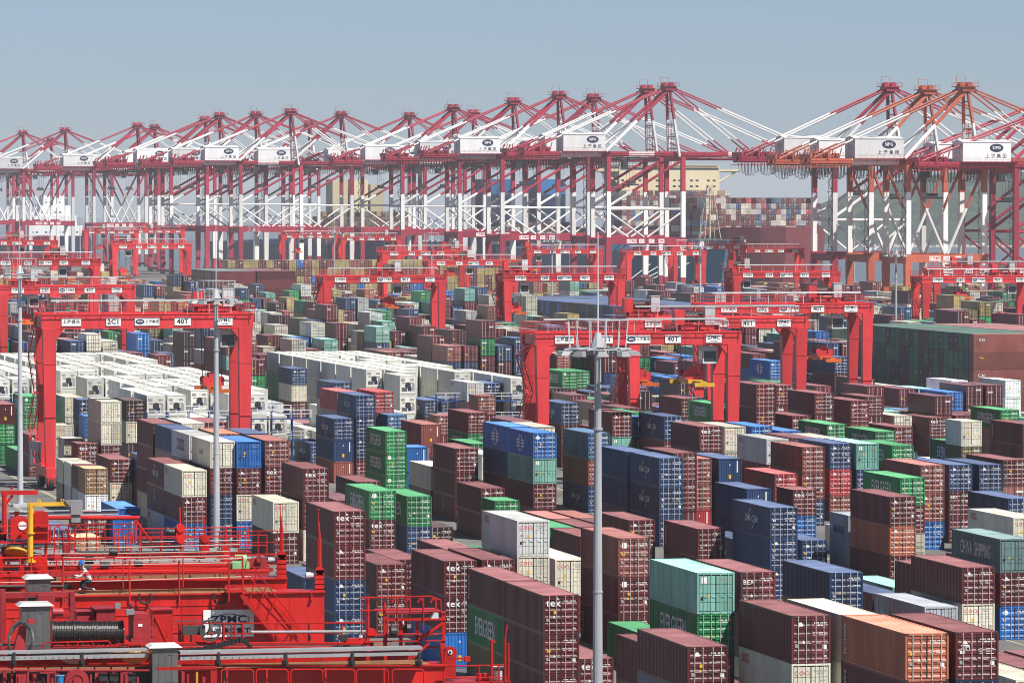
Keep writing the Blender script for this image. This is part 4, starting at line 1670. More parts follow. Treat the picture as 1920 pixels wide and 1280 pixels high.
for k_, c_ in PAL.items():
    light = c_[0] > 0.3 and c_[1] > 0.3
    PAINT[k_] = paint(NAMEC[k_] + '_paint', c_, 0.45, 0.20 if light else 0.36, 0.55)
    ch = 0.34 if not light else 0.12          # roofs are chalked and faded by the sun
    fade = tuple(min(0.85, c_[i] * (1.65 - 0.6 * light) + (0.10 if not light else 0.02)) for i in range(3))
    ROOFP[k_] = paint(NAMEC[k_] + '_faded_roof_paint', fade, 0.85, 0.36, 0.45, streak=False, spec=0.06)
FLATDOOR = set('WTYDZVQ')
CW = 2.438


def corr(n_, depth):
    """offsets of a trapezoid corrugation: list of (t in 0..1, off)"""
    out = []
    for i in range(n_):
        for t_, o_ in ((0.0, 0), (0.28, 0), (0.5, depth), (0.78, depth)):
            out.append(((i + t_) / n_, o_))
    out.append((1.0, 0))
    return out


def body_mesh(ln, h, front):
    """walls, frame posts, rails and corner castings; slot 0 paint, slot 1 dark"""
    b = MB()
    p = 0.11
    # posts and rails
    for x in (0, CW - p):
        for y in (0, ln - p):
            b.box((x, y, 0.0), (x + p, y + p, h))
    for y in (0.004, ln - p + 0.004):
        b.box((p, y, 0.002), (CW - p, y + p - 0.01, 0.14)); b.box((p, y, h - 0.12), (CW - p, y + p - 0.01, h - 0.004))
    for x in (0.006, CW - 0.066):
        b.box((x, p, 0.0), (x + 0.06, ln - p, 0.14)); b.box((x, p, h - 0.09), (x + 0.06, ln - p, h - 0.006))
    # corner castings a little proud
    for x in (-0.006, CW - 0.172):
        for y in (-0.006, ln - 0.172):
            for z in (-0.004, h - 0.114):
                b.box((x, y, z), (x + 0.178, y + 0.178, z + 0.118), 1)
    # corrugated long walls
    n_ = max(8, int(ln / 0.34))
    pr = corr(n_, 0.04)
    for side in (0, 1):
        vs_, fs = [], []
        for t_, o_ in pr:
            y = p + t_ * (ln - 2 * p)
            x = 0.015 + o_ if side == 0 else CW - 0.015 - o_
            vs_ += [(x, y, 0.13), (x, y, h - 0.08)]
        for i in range(len(pr) - 1):
            fs.append((2 * i, 2 * i + 2, 2 * i + 3, 2 * i + 1))
        b.add(vs_, fs)
    # far end wall, and near one when it is the ribbed end
    for end in ((1, 0) if front else (1,)):
        pr = corr(9, 0.045)
        vs_, fs = [], []
        for t_, o_ in pr:
            x = p + t_ * (CW - 2 * p)
            y = 0.02 + o_ if end == 0 else ln - 0.02 - o_
            vs_ += [(x, y, 0.13), (x, y, h - 0.11)]
        for i in range(len(pr) - 1):
            fs.append((2 * i, 2 * i + 2, 2 * i + 3, 2 * i + 1))
        b.add(vs_, fs)
    b.box((p, p, 0.05), (CW - p, ln - p, 0.12), 1)
    if not front:
        b.box((0.1, 0.075, 0.1), (CW - 0.1, 0.095, h - 0.1), 1)
    return b


def roof_mesh(ln, h):
    b = MB()
    n_ = max(8, int(ln / 0.5))
    pr = corr(n_, 0.02)
    vs_, fs = [], []
    for t_, o_ in pr:
        y = 0.12 + t_ * (ln - 0.24)
        vs_ += [(0.075, y, h - 0.012 - o_), (CW - 0.075, y, h - 0.012 - o_)]
    for i in range(len(pr) - 1):
        fs.append((2 * i, 2 * i + 2, 2 * i + 3, 2 * i + 1))
    b.add(vs_, fs)
    for y in (0.115, ln - 0.30):
        b.box((0.18, y, h - 0.014), (CW - 0.18, y + 0.18, h + 0.001))
    for x in (0.005, CW - 0.085):
        b.box((x, 0.18, h - 0.014), (x + 0.08, ln - 0.18, h + 0.002))
    return b


def door_mesh(h, flat_):
    """one door leaf, local x 0..1.09; slot 0 paint, slot 1 rubber gasket"""
    b = MB()
    w = 1.10
    z0, z1 = 0.15, h - 0.13
    g = 0.035
    for a, c in (((0, 0.03, z0), (g, 0.06, z1)), ((w - g, 0.03, z0), (w, 0.06, z1)), ((g, 0.03, z0), (w - g, 0.06, z0 + g)), ((g, 0.03, z1 - g), (w - g, 0.06, z1))):
        b.box(a, c, 1)
    prof = []
    H_ = z1 - z0 - 2 * g
    if flat_:
        for i in range(4):
            a = i / 4
            prof += [(a + 0.0, 0.022), (a + 0.232, 0.022), (a + 0.236, 0.05), (a + 0.248, 0.05)]
        prof.append((1.0, 0.022))
    else:
        prof = [(0, 0.02)]
        for i in range(5):
            a = i / 5
            prof += [(a + 0.03, 0.02), (a + 0.06, 0.06), (a + 0.115, 0.06), (a + 0.145, 0.02)]
        prof.append((1, 0.02))
    vs_, fs, ms = [], [], []
    for t_, y in prof:
        z = z0 + g + t_ * H_
        vs_ += [(g, y, z), (w - g, y, z)]
    for i in range(len(prof) - 1):
        b.add(vs_[2 * i:2 * i + 4], [(0, 1, 3, 2)], 1 if flat_ and prof[i][1] > 0.03 and prof[i + 1][1] > 0.03 else 0)
    if flat_:
        b.box((0.53, 0.016, z0 + g), (0.552, 0.03, z1 - g), 1)
    return b


def rod_mesh(h):
    b = MB()
    b.box((-0.019, -0.026, 0.03), (0.019, 0.012, h - 0.03))
    for z in (0.06, h - 0.12, 0.45 * h, 0.75 * h):
        b.box((-0.036, -0.032, z), (0.036, 0.016, z + 0.05))
    b.box((-0.02, -0.05, 0.42 * h), (0.30, -0.03, 0.42 * h + 0.03))
    return b


def marks_mesh(h, seed):
    """the small print every door carries: number lines, weights, placards; slots white / yellow / dark"""
    r = random.Random(seed)
    b = MB()
    y = 0.012

    def q(x0, z0, x1, z1, m=0):
        b.add([(x0, y, z0), (x1, y, z0), (x1, y, z1), (x0, y, z1)], [(0, 1, 2, 3)], m)
    x = 1.42
    for i in range(10):
        if i == 4: continue
        q(1.40 + i * 0.082, h * 0.835, 1.40 + i * 0.082 + 0.055, h * 0.865)
    q(1.62, h * 0.785, 1.80, h * 0.81); q(1.84, h * 0.785, 1.98, h * 0.81)
    for i in range(r.choice((1, 2, 3))):
        z = h * (0.64 - i * 0.05)
        q(1.36, z, 1.36 + r.uniform(0.15, 0.24), z + 0.035); q(1.72, z, 1.72 + r.uniform(0.3, 0.5), z + 0.035)
    if r.random() < .75: q(0.22, h * 0.33, 0.46, h * 0.41, 2)
    if r.random() < .5: q(0.72, h * 0.52, 0.93, h * 0.60, 1)
    if r.random() < .5: q(0.25, h * 0.55, 0.5, h * 0.61, r.choice((0, 1)))
    if r.random() < .4: q(1.95, h * 0.30, 2.2, h * 0.40, r.choice((0, 1)))
    if r.random() < .5: q(2.0, h * 0.14, 2.2, h * 0.165)
    if r.random() < .4: b.add([(0.66, y, h * .42), (0.86, y, h * .42), (0.76, y, h * .49)], [(0, 1, 2)], r.choice((0, 1)))
    return b


_cm = {}


def cm(key, fn, mats):
    if key not in _cm: _cm[key] = fn().mesh(key[0], mats)
    return _cm[key]


M_GREYP = flat('grey_print', (0.30, 0.30, 0.30), 0.6)


def recol(o, mats):
    for i, m_ in enumerate(mats):
        o.material_slots[i].link = 'OBJECT'
        o.material_slots[i].material = m_


def side_text(root, s, size, mat, ln, h, yc=None, zc=None, sx=1.0, bold=0.008):
    """lettering on the wall that faces -X"""
    o = place('lettering', text_mesh(s, size, mat, bold, sx), root)
    o.rotation_euler.z = -math.pi / 2
    o.location = (-0.004, ln / 2 if yc is None else yc, h / 2 if zc is None else zc)
    return o


def door_text(root, s, size, mat, x, z, sx=1.0, bold=0.008):
    o = place('lettering', text_mesh(s, size, mat, bold, sx), root)
    o.location = (x, 0.008, z)
    return o


def emblem(kind):
    b = MB()
    if kind == 'tri':
        b.add([(0, 0, 0), (.36, 0, 0), (.18, 0, .22)], [(0, 1, 2)]); b.add([(-.05, 0, -.1), (.42, 0, -.1), (.42, 0, -.04), (-.05, 0, -.04)], [(0, 1, 2, 3)])
    elif kind == 'logo':
        b.add([(.1, 0, 0), (.42, 0, 0), (.42, 0, .1), (.32, 0, .24), (.2, 0, .24), (.1, 0, .1)], [tuple(range(6))])
    elif kind == 'sq':
        b.add([(0, 0, 0), (.36, 0, 0), (.36, 0, .4), (0, 0, .4)], [(0, 1, 2, 3)])
    elif kind == 'disc':
        pts = [(.2 + .22 * math.cos(i * math.pi / 8), 0, .2 + .22 * math.sin(i * math.pi / 8)) for i in range(16)]
        b.add(pts, [tuple(range(16))])
    elif kind == 'ring':
        n = 20
        for k in range(n):
            a0, a1 = 2 * math.pi * k / n, 2 * math.pi * (k + 1) / n
            if k in (4, 5, 14, 15): continue
            b.add([(.78 * math.cos(a0), 0, .78 * math.sin(a0)), (.78 * math.cos(a1), 0, .78 * math.sin(a1)), (.6 * math.cos(a1), 0, .6 * math.sin(a1)), (.6 * math.cos(a0), 0, .6 * math.sin(a0))], [(0, 1, 2, 3)])
        for z in (-.25, 0, .25):
            b.add([(-1.5, 0, z - .06), (-.2, 0, z - .06), (-.2, 0, z + .06), (-1.5, 0, z + .06)], [(0, 1, 2, 3)]); b.add([(.2, 0, z - .06), (1.5, 0, z - .06), (1.5, 0, z + .06), (.2, 0, z + .06)], [(0, 1, 2, 3)])
    elif kind == 'arrows':
        for sg in (1, -1):
            pts = []
            up_ = .42 * sg
            for i in range(7):
                a = math.radians(100 + i * 14); pts.append((.8 * math.cos(a) * sg, 0, up_ + sg * (-.1 + .6 * math.sin(a))))
            for i in range(6):
                w0, w1 = .03 + .03 * i, .03 + .03 * (i + 1)
                p, q = pts[i], pts[i + 1]
                b.add([(p[0], 0, p[2]), (q[0], 0, q[2]), (q[0], 0, q[2] - w1 * sg * 1.5), (p[0], 0, p[2] - w0 * sg * 1.5)], [(0, 1, 2, 3)])
    elif kind == 'hook':
        pts = [(0, .7), (.12, .7), (.12, 0), (.25, -.15), (.42, .0), (.5, -.05), (.27, -.35), (.0, -.15)]
        b.add([(x, 0, z) for x, z in pts], [tuple(range(8))]); 
    elif kind == 'star':
        pts = []
        for i in range(14):
            a = math.pi / 2 + i * math.pi / 7; rr = .62 if i % 2 == 0 else .28
            pts.append((rr * math.cos(a), 0, rr * math.sin(a)))
        b.add(pts, [tuple(range(14))])
    return b


M_SKYP = flat('sky_blue_print', (0.25, 0.55, 0.75), 0.6)


def emb(root, kind, loc, mat, side=False, scale=1.0):
    me = cm(('emblem', kind, mat.name), lambda: emblem(kind), [mat])
    o = place('emblem', me, root, loc)
    o.scale = (scale,) * 3
    if side: o.rotation_euler.z = -math.pi / 2
    return o


def make_container(u, v, z, forty, h, col, mark, label, idx):
    ln = 12.192 if forty else 6.058
    reefer = col == 'Q'
    front = mark == 'front'
    group = 'white refrigerated containers on the plug racks' if reefer else 'shipping containers stacked in the yard'
    root = thing('refrigerated_container' if reefer else 'shipping_container', (u, v, z), label, 'refrigerated container' if reefer else 'shipping container', group)
    hk = int(h * 1000)
    fd = col in FLATDOOR or mark == 'plain'
    body = place('body', cm(('body', hk, forty, front), lambda: body_mesh(ln, h, front), [PAINT['M'], M_DARK]), root)
    recol(body, [PAINT[col], M_DARK if not fd else PAINT[col]])
    rf = place('roof', cm(('roof', hk, forty), lambda: roof_mesh(ln, h), [PAINT['M']]), root)
    recol(rf, [ROOFP['N' if mark == 'tarp' else col]])
    if reefer:
        u_ = cm(('cooling_unit', hk), lambda: reefer_unit(h), [PAINT['Q'], M_DARK, M_GREYP, M_NAVYP])
        place('cooling_unit', u_, root)
        return root
    if front:
        w = place('emblem', cm(('marks_f', hk), lambda: front_marks(h), [M_WHITE, M_YELLOWP]), root)
        return root
    for k in (0, 1):
        d = place('door', cm(('door', hk, fd), lambda: door_mesh(h, fd), [PAINT['M'], M_RUBBER]), root, (0.115 + 1.108 * k, 0, 0))
        recol(d, [PAINT[col], M_RUBBER])
        for x in (0.30, 0.80):
            r_ = place('locking_rod', cm(('rod', hk), lambda: rod_mesh(h), [M_GALV]), d, (x, 0, 0))
            if fd: recol(r_, [PAINT[col]])
    mseed = idx % 9
    mm = place('marking', cm(('marking', hk, mseed, fd), lambda: marks_mesh(h, mseed * 7 + fd), [M_WHITE if not fd else M_GREYP, M_YELLOWP, M_GREYP if not fd else M_BLACKP]), root)
    if mark == 'eg':
        side_text(root, 'EVERGREEN', 1.75, M_WHITE, ln, h, sx=0.66 if forty else 0.42, bold=0.012)
        if idx % 2: emb(root, 'disc', (0.25, 0.01, h * .76), M_WHITE)
    elif mark in ('oocl', 'ooclside'):
        door_text(root, 'OOCL', 0.36, M_REDP, 0.70, h * 0.80)
        side_text(root, 'OOCL', 0.8, M_REDP, ln, h, ln - 1.6, h * 0.78, 0.7)
    elif mark == 'tex': door_text(root, 'tex', 0.7, M_WHITE, 0.70, h * 0.80, 1.0, 0.012); emb(root, 'tri', (0.9, 0.01, h * .9), M_WHITE, scale=.5)
    elif mark == 'tri': emb(root, 'tri', (0.35, 0.01, h * .8), M_WHITE)
    elif mark == 'logo': emb(root, 'logo', (0.3, 0.01, h * .78), M_WHITE)
    elif mark == 'vert':
        o = side_text(root, 'CAPITAL', 0.55, M_WHITE, ln, h, ln - 0.75, h * .5, 0.8, 0.01); o.rotation_euler = (0, math.pi / 2, -math.pi / 2)
    elif mark == 'zim': door_text(root, 'ZIM', 0.3, M_WHITE, 0.55, h * 0.68); emb(root, 'tri', (0.35, 0.01, h * .75), M_WHITE)
    elif mark == 'bex': door_text(root, 'BEX', 0.42, M_WHITE, 0.55, h * 0.76)
    elif mark == 'chinashipping': side_text(root, 'CHINA  SHIPPING', 1.5, M_WHITE, ln, h, sx=0.6, zc=h * .52, bold=0.01)
    elif mark == 'maersk':
        side_text(root, 'MAERSK', 1.5 if forty else 0.95, M_BLACKP, ln, h, ln * .5, h * .42, 0.9)
        emb(root, 'star', (-0.004, ln * .5 + (4.1 if forty else 2.35), h * .5), M_SKYP, True, 1.3 if forty else .9)
    elif mark == 'cc':
        side_text(root, 'CMA CGM', 0.85, M_WHITE, ln, h, zc=h * .5, sx=1.0)
        emb(root, 'arrows', (-0.004, ln / 2, h / 2 + .02), M_WHITE, True)
    elif mark == 'cma': side_text(root, 'CMA CGM', 0.7, M_GREYP, ln, h, zc=h * .5, sx=0.7)
    elif mark == 'cosco': side_text(root, 'COSCO', 1.7, M_NAVYP, ln, h, sx=0.8)
    elif mark == 'hook': emb(root, 'hook', (-0.004, ln * .55, h * .6), M_WHITE, True, 1.2)
    elif mark == 'ring': emb(root, 'ring', (-0.004, ln * .5, h * .5), M_WHITE, True, 1.25); emb(root, 'disc', (0.3, 0.01, h * .74), M_WHITE, scale=.9)
    elif mark == 'dot': emb(root, 'sq', (-0.004, ln - .6, h * .7), M_WHITE, True, .9)
    elif mark == 'sq': emb(root, 'sq', (0.28, 0.01, h * .74), M_WHITE)
    elif mark == 'badge': emb(root, 'sq', (0.5, 0.01, h * .62), M_YELLOWP, scale=.6)
    return root


def front_marks(h):
    b = MB()
    y = 0.012
    b.add([(1.9, y, h * .45), (2.02, y, h * .45), (2.02, y, h * .9), (1.9, y, h * .9)], [(0, 1, 2, 3)])
    b.add([(1.05, y, h * .2), (1.3, y, h * .2), (1.3, y, h * .36), (1.05, y, h * .36)], [(0, 1, 2, 3)], 1)
    b.add([(1.1, y, h * .72), (1.24, y, h * .72), (1.17, y, h * .8)], [(0, 1, 2)])
    return b


def reefer_unit(h):
    """machinery end of a reefer: recessed panel, grille, fan cowl, controller, cable"""
    b = MB()
    b.box((0.115, 0.03, 0.14), (CW - 0.115, 0.06, h - 0.12), 0)
    b.box((0.35, -0.012, h * .62), (CW - 0.35, 0.028, h * .66), 2)
    b.disc((CW / 2, 0.0, h * .52), (0, 1, 0), 0.42, 0.05, 16, 1)
    b.box((0.3, -0.01, h * .22), (1.1, 0.029, h * .40), 1)
    b.box((1.25, -0.02, h * .24), (1.75, 0.029, h * .44), 3)
    b.box((1.85, -0.012, h * .25), (2.2, 0.029, h * .6), 2)
    for k in range(5): b.box((0.32, -0.016, h * .23 + k * .1), (1.08, -0.011, h * .23 + k * .1 + .03), 2)
    b.box((0.2, -0.006, h * .74), (0.75, 0.029, h * .86), 2); b.box((1.55, -0.006, h * .76), (2.1, 0.029, h * .84), 2)
    b.box((0.13, -0.02, 0.16), (2.3, 0.02, 0.3), 2)
    return b


for i_, l_ in enumerate(IND.strip().split('\n')):
    d_, lab_ = l_.split('|')
    q_ = d_.split()
    make_container(int(q_[0]) / 100, int(q_[1]) / 100, int(q_[2]) / 100, q_[3] == '1', int(q_[4]) / 1000, q_[5], '' if q_[6] == '-' else q_[6], lab_, i_)


# ------------------------------------------------------------------ the rest of the yard: one mass
def mass_material():
    m = bpy.data.materials.new('yard_container_paint')
    m.use_nodes = True
    t = m.node_tree; N, L = t.nodes, t.links
    b = N['Principled BSDF']; b.inputs['Roughness'].default_value = 0.45
    a = N.new('ShaderNodeAttribute'); a.attribute_name = 'Col'
    tc = N.new('ShaderNodeTexCoord')
    n = N.new('ShaderNodeTexNoise'); n.inputs['Scale'].default_value = 0.35; n.inputs['Detail'].default_value = 5
    L.new(tc.outputs['Object'], n.inputs['Vector'])
    r = N.new('ShaderNodeMapRange'); r.inputs['From Min'].default_value = .3; r.inputs['From Max'].default_value = .7; r.inputs['To Min'].default_value = .72; r.inputs['To Max'].default_value = 1.15
    L.new(n.outputs['Fac'], r.inputs['Value'])
    v = N.new('ShaderNodeVectorMath'); v.operation = 'SCALE'
    L.new(a.outputs['Color'], v.inputs[0]); L.new(r.outputs[0], v.inputs['Scale'])
    L.new(v.outputs[0], b.inputs['Base Color'])
    return m


M_MASS = mass_material()


class Mass:
    def __init__(self):
        self.q, self.c = [], []

    def quad(self, p, c):
        self.q.append(p); self.c.append(c)

    def cont(self, u, v, z, ln, h, col, detail=0, rot=False, rng=random):
        """one closed box with frame lines; detail 1 adds rods and gaps on the end, 2 turns it side-on"""
        c = PAL[col]
        k = rng.uniform(.62, 1.3) if rot else rng.uniform(.75, 1.22)
        c = tuple(min(.9, x * k) for x in c)
        light = c[0] > .3 and c[1] > .3
        ch = .12 if light else .32
        rc = tuple(min(.85, c[i] * (1.65 - .6 * light) + (.10 if not light else .02)) for i in range(3))
        w, l = (CW, ln) if not rot else (ln, CW)
        x0, x1, y0, y1, z0, z1 = u, u + w, v, v + l, z, z + h
        Q = self.quad
        Q([(x0, y1, z1), (x0, y0, z1), (x1, y0, z1), (x1, y1, z1)], rc)
        Q([(x0, y1, z0), (x0, y0, z0), (x0, y0, z1), (x0, y1, z1)], c)
        Q([(x1, y0, z0), (x1, y1, z0), (x1, y1, z1), (x1, y0, z1)], c)
        Q([(x0, y0, z0), (x1, y0, z0), (x1, y0, z1), (x0, y0, z1)], c)
        Q([(x1, y1, z0), (x0, y1, z0), (x0, y1, z1), (x1, y1, z1)], c)
        if rot:
            e = x0 - .02
            d3 = tuple(x * .3 for x in c)
            Q([(e, y1 + .04, z0), (e, y1 - .16, z0), (e, y1 - .16, z1), (e, y1 + .04, z1)], d3); Q([(e, y1, z1 - .1), (e, y0, z1 - .1), (e, y0, z1 + .02), (e, y1, z1 + .02)], d3)
            if rng.random() < .3: Q([(e, y0 + 1.4, z0 + .5 * h), (e, y0 + 1.0, z0 + .5 * h), (e, y0 + 1.0, z0 + .6 * h), (e, y0 + 1.4, z0 + .6 * h)], (.4, .42, .42))
        if detail == 0: return
        dk = tuple(x * .25 for x in c)
        if not rot:
            rd = (.40, .40, .40) if not light else (.2, .2, .2)
            e = y0 - .03
            for a in (.12, .33, .62, .84):
                Q([(x0 + a * w, e, z0 + .1), (x0 + a * w + .06, e, z0 + .1), (x0 + a * w + .06, e, z1 - .1), (x0 + a * w, e, z1 - .1)], rd)
            Q([(x0 + .48 * w, e, z0 + .08), (x0 + .52 * w, e, z0 + .08), (x0 + .52 * w, e, z1 - .08), (x0 + .48 * w, e, z1 - .08)], dk)
            e = y0 - .015
            for a in ((.2, .26, .42, .48, .63) if detail > 1 else (.22, .55)):
                Q([(x0 + .08, e, z0 + a * h), (x1 - .08, e, z0 + a * h), (x1 - .08, e, z0 + a * h + .09), (x0 + .08, e, z0 + a * h + .09)], dk if not light else (.25, .24, .22))
            for a, b_ in ((0, .05), (.96, 1)):
                Q([(x0 + .01, e - .02, z0 + a * h), (x1 - .01, e - .02, z0 + a * h), (x1 - .01, e - .02, z0 + b_ * h), (x0 + .01, e - .02, z0 + b_ * h)], tuple(x * .45 for x in c))
            if rng.random() < .7:
                a = rng.choice((.1, .58)); b_ = rng.uniform(.6, .78)
                Q([(x0 + a * w, e - .03, z0 + b_ * h), (x0 + (a + .3) * w, e - .03, z0 + b_ * h), (x0 + (a + .3) * w, e - .03, z0 + b_ * h + .22), (x0 + a * w, e - .03, z0 + b_ * h + .22)], (.62, .62, .6) if not light else (.2, .2, .25))
            if rng.random() < .35:
                Q([(x0 + .1 * w, e - .03, z0 + .42 * h), (x0 + .25 * w, e - .03, z0 + .42 * h), (x0 + .25 * w, e - .03, z0 + .5 * h), (x0 + .1 * w, e - .03, z0 + .5 * h)], (.6, .38, .05))
        else:
            n_ = 36
            e = y0 - .025
            for i in range(n_):
                a = x0 + .1 + (w - .2) * i / n_
                Q([(a, e, z0 + .14), (a + .12, e, z0 + .14), (a + .12, e, z1 - .12), (a, e, z1 - .12)], tuple(x * .8 for x in c))
            e = x0 - .02
            Q([(e, y1 - .01, z0 + .05), (e, y1 - .09, z0 + .05), (e, y1 - .09, z1 - .05), (e, y1 - .01, z1 - .05)], dk)
        # dark seam under the top rail on the long side
        e = x0 - .01
        Q([(e, y1, z0), (e, y0, z0), (e, y0, z0 + .1), (e, y1, z0 + .1)], tuple(x * .4 for x in c))

    def build(self, name):
        n = len(self.q)
        co = np.array(self.q, np.float32).reshape(-1, 3)
        me = bpy.data.meshes.new(name)
        me.vertices.add(4 * n); me.vertices.foreach_set('co', co.ravel())
        me.loops.add(4 * n); me.loops.foreach_set('vertex_index', np.arange(4 * n, dtype=np.int32))
        me.polygons.add(n); me.polygons.foreach_set('loop_start', np.arange(0, 4 * n, 4, dtype=np.int32))
        me.update(calc_edges=True)
        ca = me.color_attributes.new('Col', 'FLOAT_COLOR', 'CORNER')
        cc = np.ones((n, 4, 4), np.float32); cc[:, :, :3] = np.array(self.c, np.float32)[:, None, :]
        ca.data.foreach_set('color', cc.ravel())
        me.materials.append(M_MASS)
        return place(name, me)


rng = random.Random(77)
mass = Mass()
for l_ in MASSHAND.strip().split('\n'):
    q_ = l_.split()
    mass.cont(int(q_[0]) / 100, int(q_[1]) / 100, int(q_[2]) / 100, 12.19 if q_[3] == '1' else 6.06, int(q_[4]) / 1000, q_[5], 2, rng=rng)


def in_frame(u, v, m=160):
    X = u * _c - v * _s; Z = u * _s + v * _c
    return Z > 50 and -m < 960 + F_PX * X / Z < 1920 + m


WALLTXT = []


# container walls laid across the blocks: ends on the left face, long sides towards us
def wall(u, v0, n, levels, cols, side=None, hh=2.72):
    for i in range(n):
        for k in range(levels):
            c = rng.choice(cols) if not (i == 0 and side) else side
            mass.cont(u, v0 + i * 2.56, .02 + k * (hh + .03), 12.19, hh, c, 2 if i == 0 else 0, True, rng)
            mass.cont(u + 12.6, v0 + i * 2.56, .02 + k * (hh + .03), 12.19, hh, side or c, 2 if i == 0 else 0, True, rng)


wall(225.3, 688.5, 25, 5, 'JJKJJKJKJ', 'A', 2.75)
for k_, (t_, cl_, sz_) in enumerate((('CAI', M_WHITE, .55), ('Tex', M_YELLOWP, .5), ('CAI', M_WHITE, .7))):
    o_ = place('wall_lettering_%s' % 'abc'[k_], text_mesh(t_, sz_, cl_, .01)); o_.location = (226.6, 688.44, 13.0 - 2.76 * k_); WALLTXT.append(o_)
wall(224.0, 918.0, 42, 5, 'NNNBKNUN', 'N', 2.66)
wall(225.5, 1440.0, 26, 5, 'JDNJK', 'M', 2.66)
for i in range(40):
    for k in range(6):
        mass.cont(245 + i * 2.56, 1540, .02 + k * 2.6, 12.19, 2.59, rng.choice('IIIIIMMAMU'), 1, False, rng)
keep = [(225, 250.5, 685, 755), (222, 250, 912, 1030), (222, 252, 1435, 1512), (243, 350, 1530, 1558)]
handp = [(int(l_.split()[0]) / 100, int(l_.split()[1]) / 100) for l_ in (IND.strip() + '\n' + MASSHAND.strip()).split('\n')]
hgrid = {}
for a_, b_ in handp: hgrid.setdefault((int(a_ // 8), int(b_ // 16)), []).append((a_, b_))


def clash(u, v):
    for (a, b, c, d) in keep:
        if a - 2.6 < u < b + .2 and c - 12.5 < v < d: return True
    for i in (-1, 0, 1):
        for j in (-1, 0, 1):
            for a, b in hgrid.get((int(u // 8) + i, int(v // 16) + j), ()):
                if abs(a - u) < 2.5 and abs(b - v) < 12.4: return True
    return False


MIX = [('NEAR', 'MMMMMMAAMNNNNBUGGWWYKTMM'), ('MID', 'MMMMMMAANNNBUGGWWWYYIILKTM'), ('FAR', 'MMMAAIIPIIILWWNUOYKM')]
blk0 = 66.9 - 30.2 * 3
for ib in range(0, 20):
    ub = blk0 + 30.2 * ib
    for iv in range(0, 82):
        v = 606 + iv * 12.85 + (ib % 3) * 1.7
        if (iv + ib * 3) % 17 == 16: continue                   # cross aisle
        if v > 1720 or v > 1500 + 0.9 * (ub - 200) * -1 + 400: continue
        if v < 640 and not 30 < ub < 66 and ub < 150: continue
        base = rng.choice((3, 3, 3, 4, 4, 4)) if v > 760 else rng.choice((1, 2, 2))
        col0 = None
        for ir in range(7 if ib % 2 else 6):
            u = ub + 2.86 * ir
            if not in_frame(u, v) or clash(u, v): continue
            L_ = max(0, min(5, base + rng.choice((-2, -1, -1, 0, 0, 0, 0, 1))))
            if v < 770 and 84 < u < 150: continue
            if v > 1230 and u > 215: L_ = min(L_, 2)
            mixs = MIX[0][1] if v < 850 else MIX[1][1] if v < 1200 else MIX[2][1]
            col0 = rng.choice(mixs) if col0 is None or rng.random() < .6 else col0
            hh = rng.choice((2.59, 2.59, 2.896))
            det = 2 if v < 900 else 1 if v < 1400 else 0
            if rng.random() < .12 and L_ > 0:
                for k in range(L_):
                    for j in (0, 6.2): mass.cont(u, v + j, .02 + k * 2.6, 6.06, 2.59, rng.choice(mixs), det, False, rng)
                continue
            for k in range(L_):
                if k < L_ - 3: continue
                c_ = col0 if rng.random() < .5 else rng.choice(mixs)
                mass.cont(u, v, .02 + k * (hh + .01), 12.19, hh, c_, det, False, rng)
            if L_ > 3: mass.cont(u, v, .02, 12.19, (L_ - 3) * (hh + .01) - .02, col0, 0, False, rng)
ms_ = mass.build('container_stacks')
for o_ in WALLTXT: o_.name = 'lettering'; o_.parent = ms_
tag(ms_, 'stacked shipping containers of many colours filling the yard towards the quay', 'container stacks', kind='stuff')
# ------------------------------------------------------------------ ground, quay, water, sky haze, hill
def ground_material():
    m = bpy.data.materials.new('yard_asphalt'); m.use_nodes = True
    t = m.node_tree; N, L = t.nodes, t.links
    b = N['Principled BSDF']; b.inputs['Roughness'].default_value = .85
    tc = N.new('ShaderNodeTexCoord')
    n = N.new('ShaderNodeTexNoise'); n.inputs['Scale'].default_value = .08; n.inputs['Detail'].default_value = 8
    n2 = N.new('ShaderNodeTexNoise'); n2.inputs['Scale'].default_value = 1.5; n2.inputs['Detail'].default_value = 4
    L.new(tc.outputs['Object'], n.inputs['Vector']); L.new(tc.outputs['Object'], n2.inputs['Vector'])
    r = N.new('ShaderNodeValToRGB'); r.color_ramp.elements[0].position = .35; r.color_ramp.elements[1].position = .7
    r.color_ramp.elements[0].color = (.07, .07, .072, 1); r.color_ramp.elements[1].color = (.17, .165, .155, 1)
    a = N.new('ShaderNodeMath'); a.operation = 'ADD'; s = N.new('ShaderNodeMath'); s.operation = 'MULTIPLY'; s.inputs[1].default_value = .25
    L.new(n2.outputs['Fac'], s.inputs[0]); L.new(n.outputs['Fac'], a.inputs[0]); L.new(s.outputs[0], a.inputs[1])
    L.new(a.outputs[0], r.inputs[0]); L.new(r.outputs[0], b.inputs['Base Color'])
    return m


def quay_u(v): return 446.0 - 0.0965 * (v - 1705)


b = MB()
b.add([(-1500, -100, 0), (quay_u(-100), -100, 0), (quay_u(6500), 6500, 0), (-1500, 6500, 0)], [(0, 1, 2, 3)])
b.add([(quay_u(-100), -100, 0), (quay_u(-100), -100, -8), (quay_u(6500), 6500, -8), (quay_u(6500), 6500, 0)], [(0, 1, 2, 3)])
tag(b.build('ground', ground_material()), kind='structure')
# block lines and lane markings on the paving
b = MB()
for ib in range(18):
    ub = 66.9 - 30.2 * 3 + 30.2 * ib
    for x in (-1.6, -1.3, 18.6, 22.4):
        b.add([(ub + x, 60, .006), (ub + x + .15, 60, .006), (ub + x + .15, 1700, .006), (ub + x, 1700, .006)], [(0, 1, 2, 3)])
tag(b.build('lane_markings', flat('road_paint', (.55, .5, .3), .8)), kind='structure')


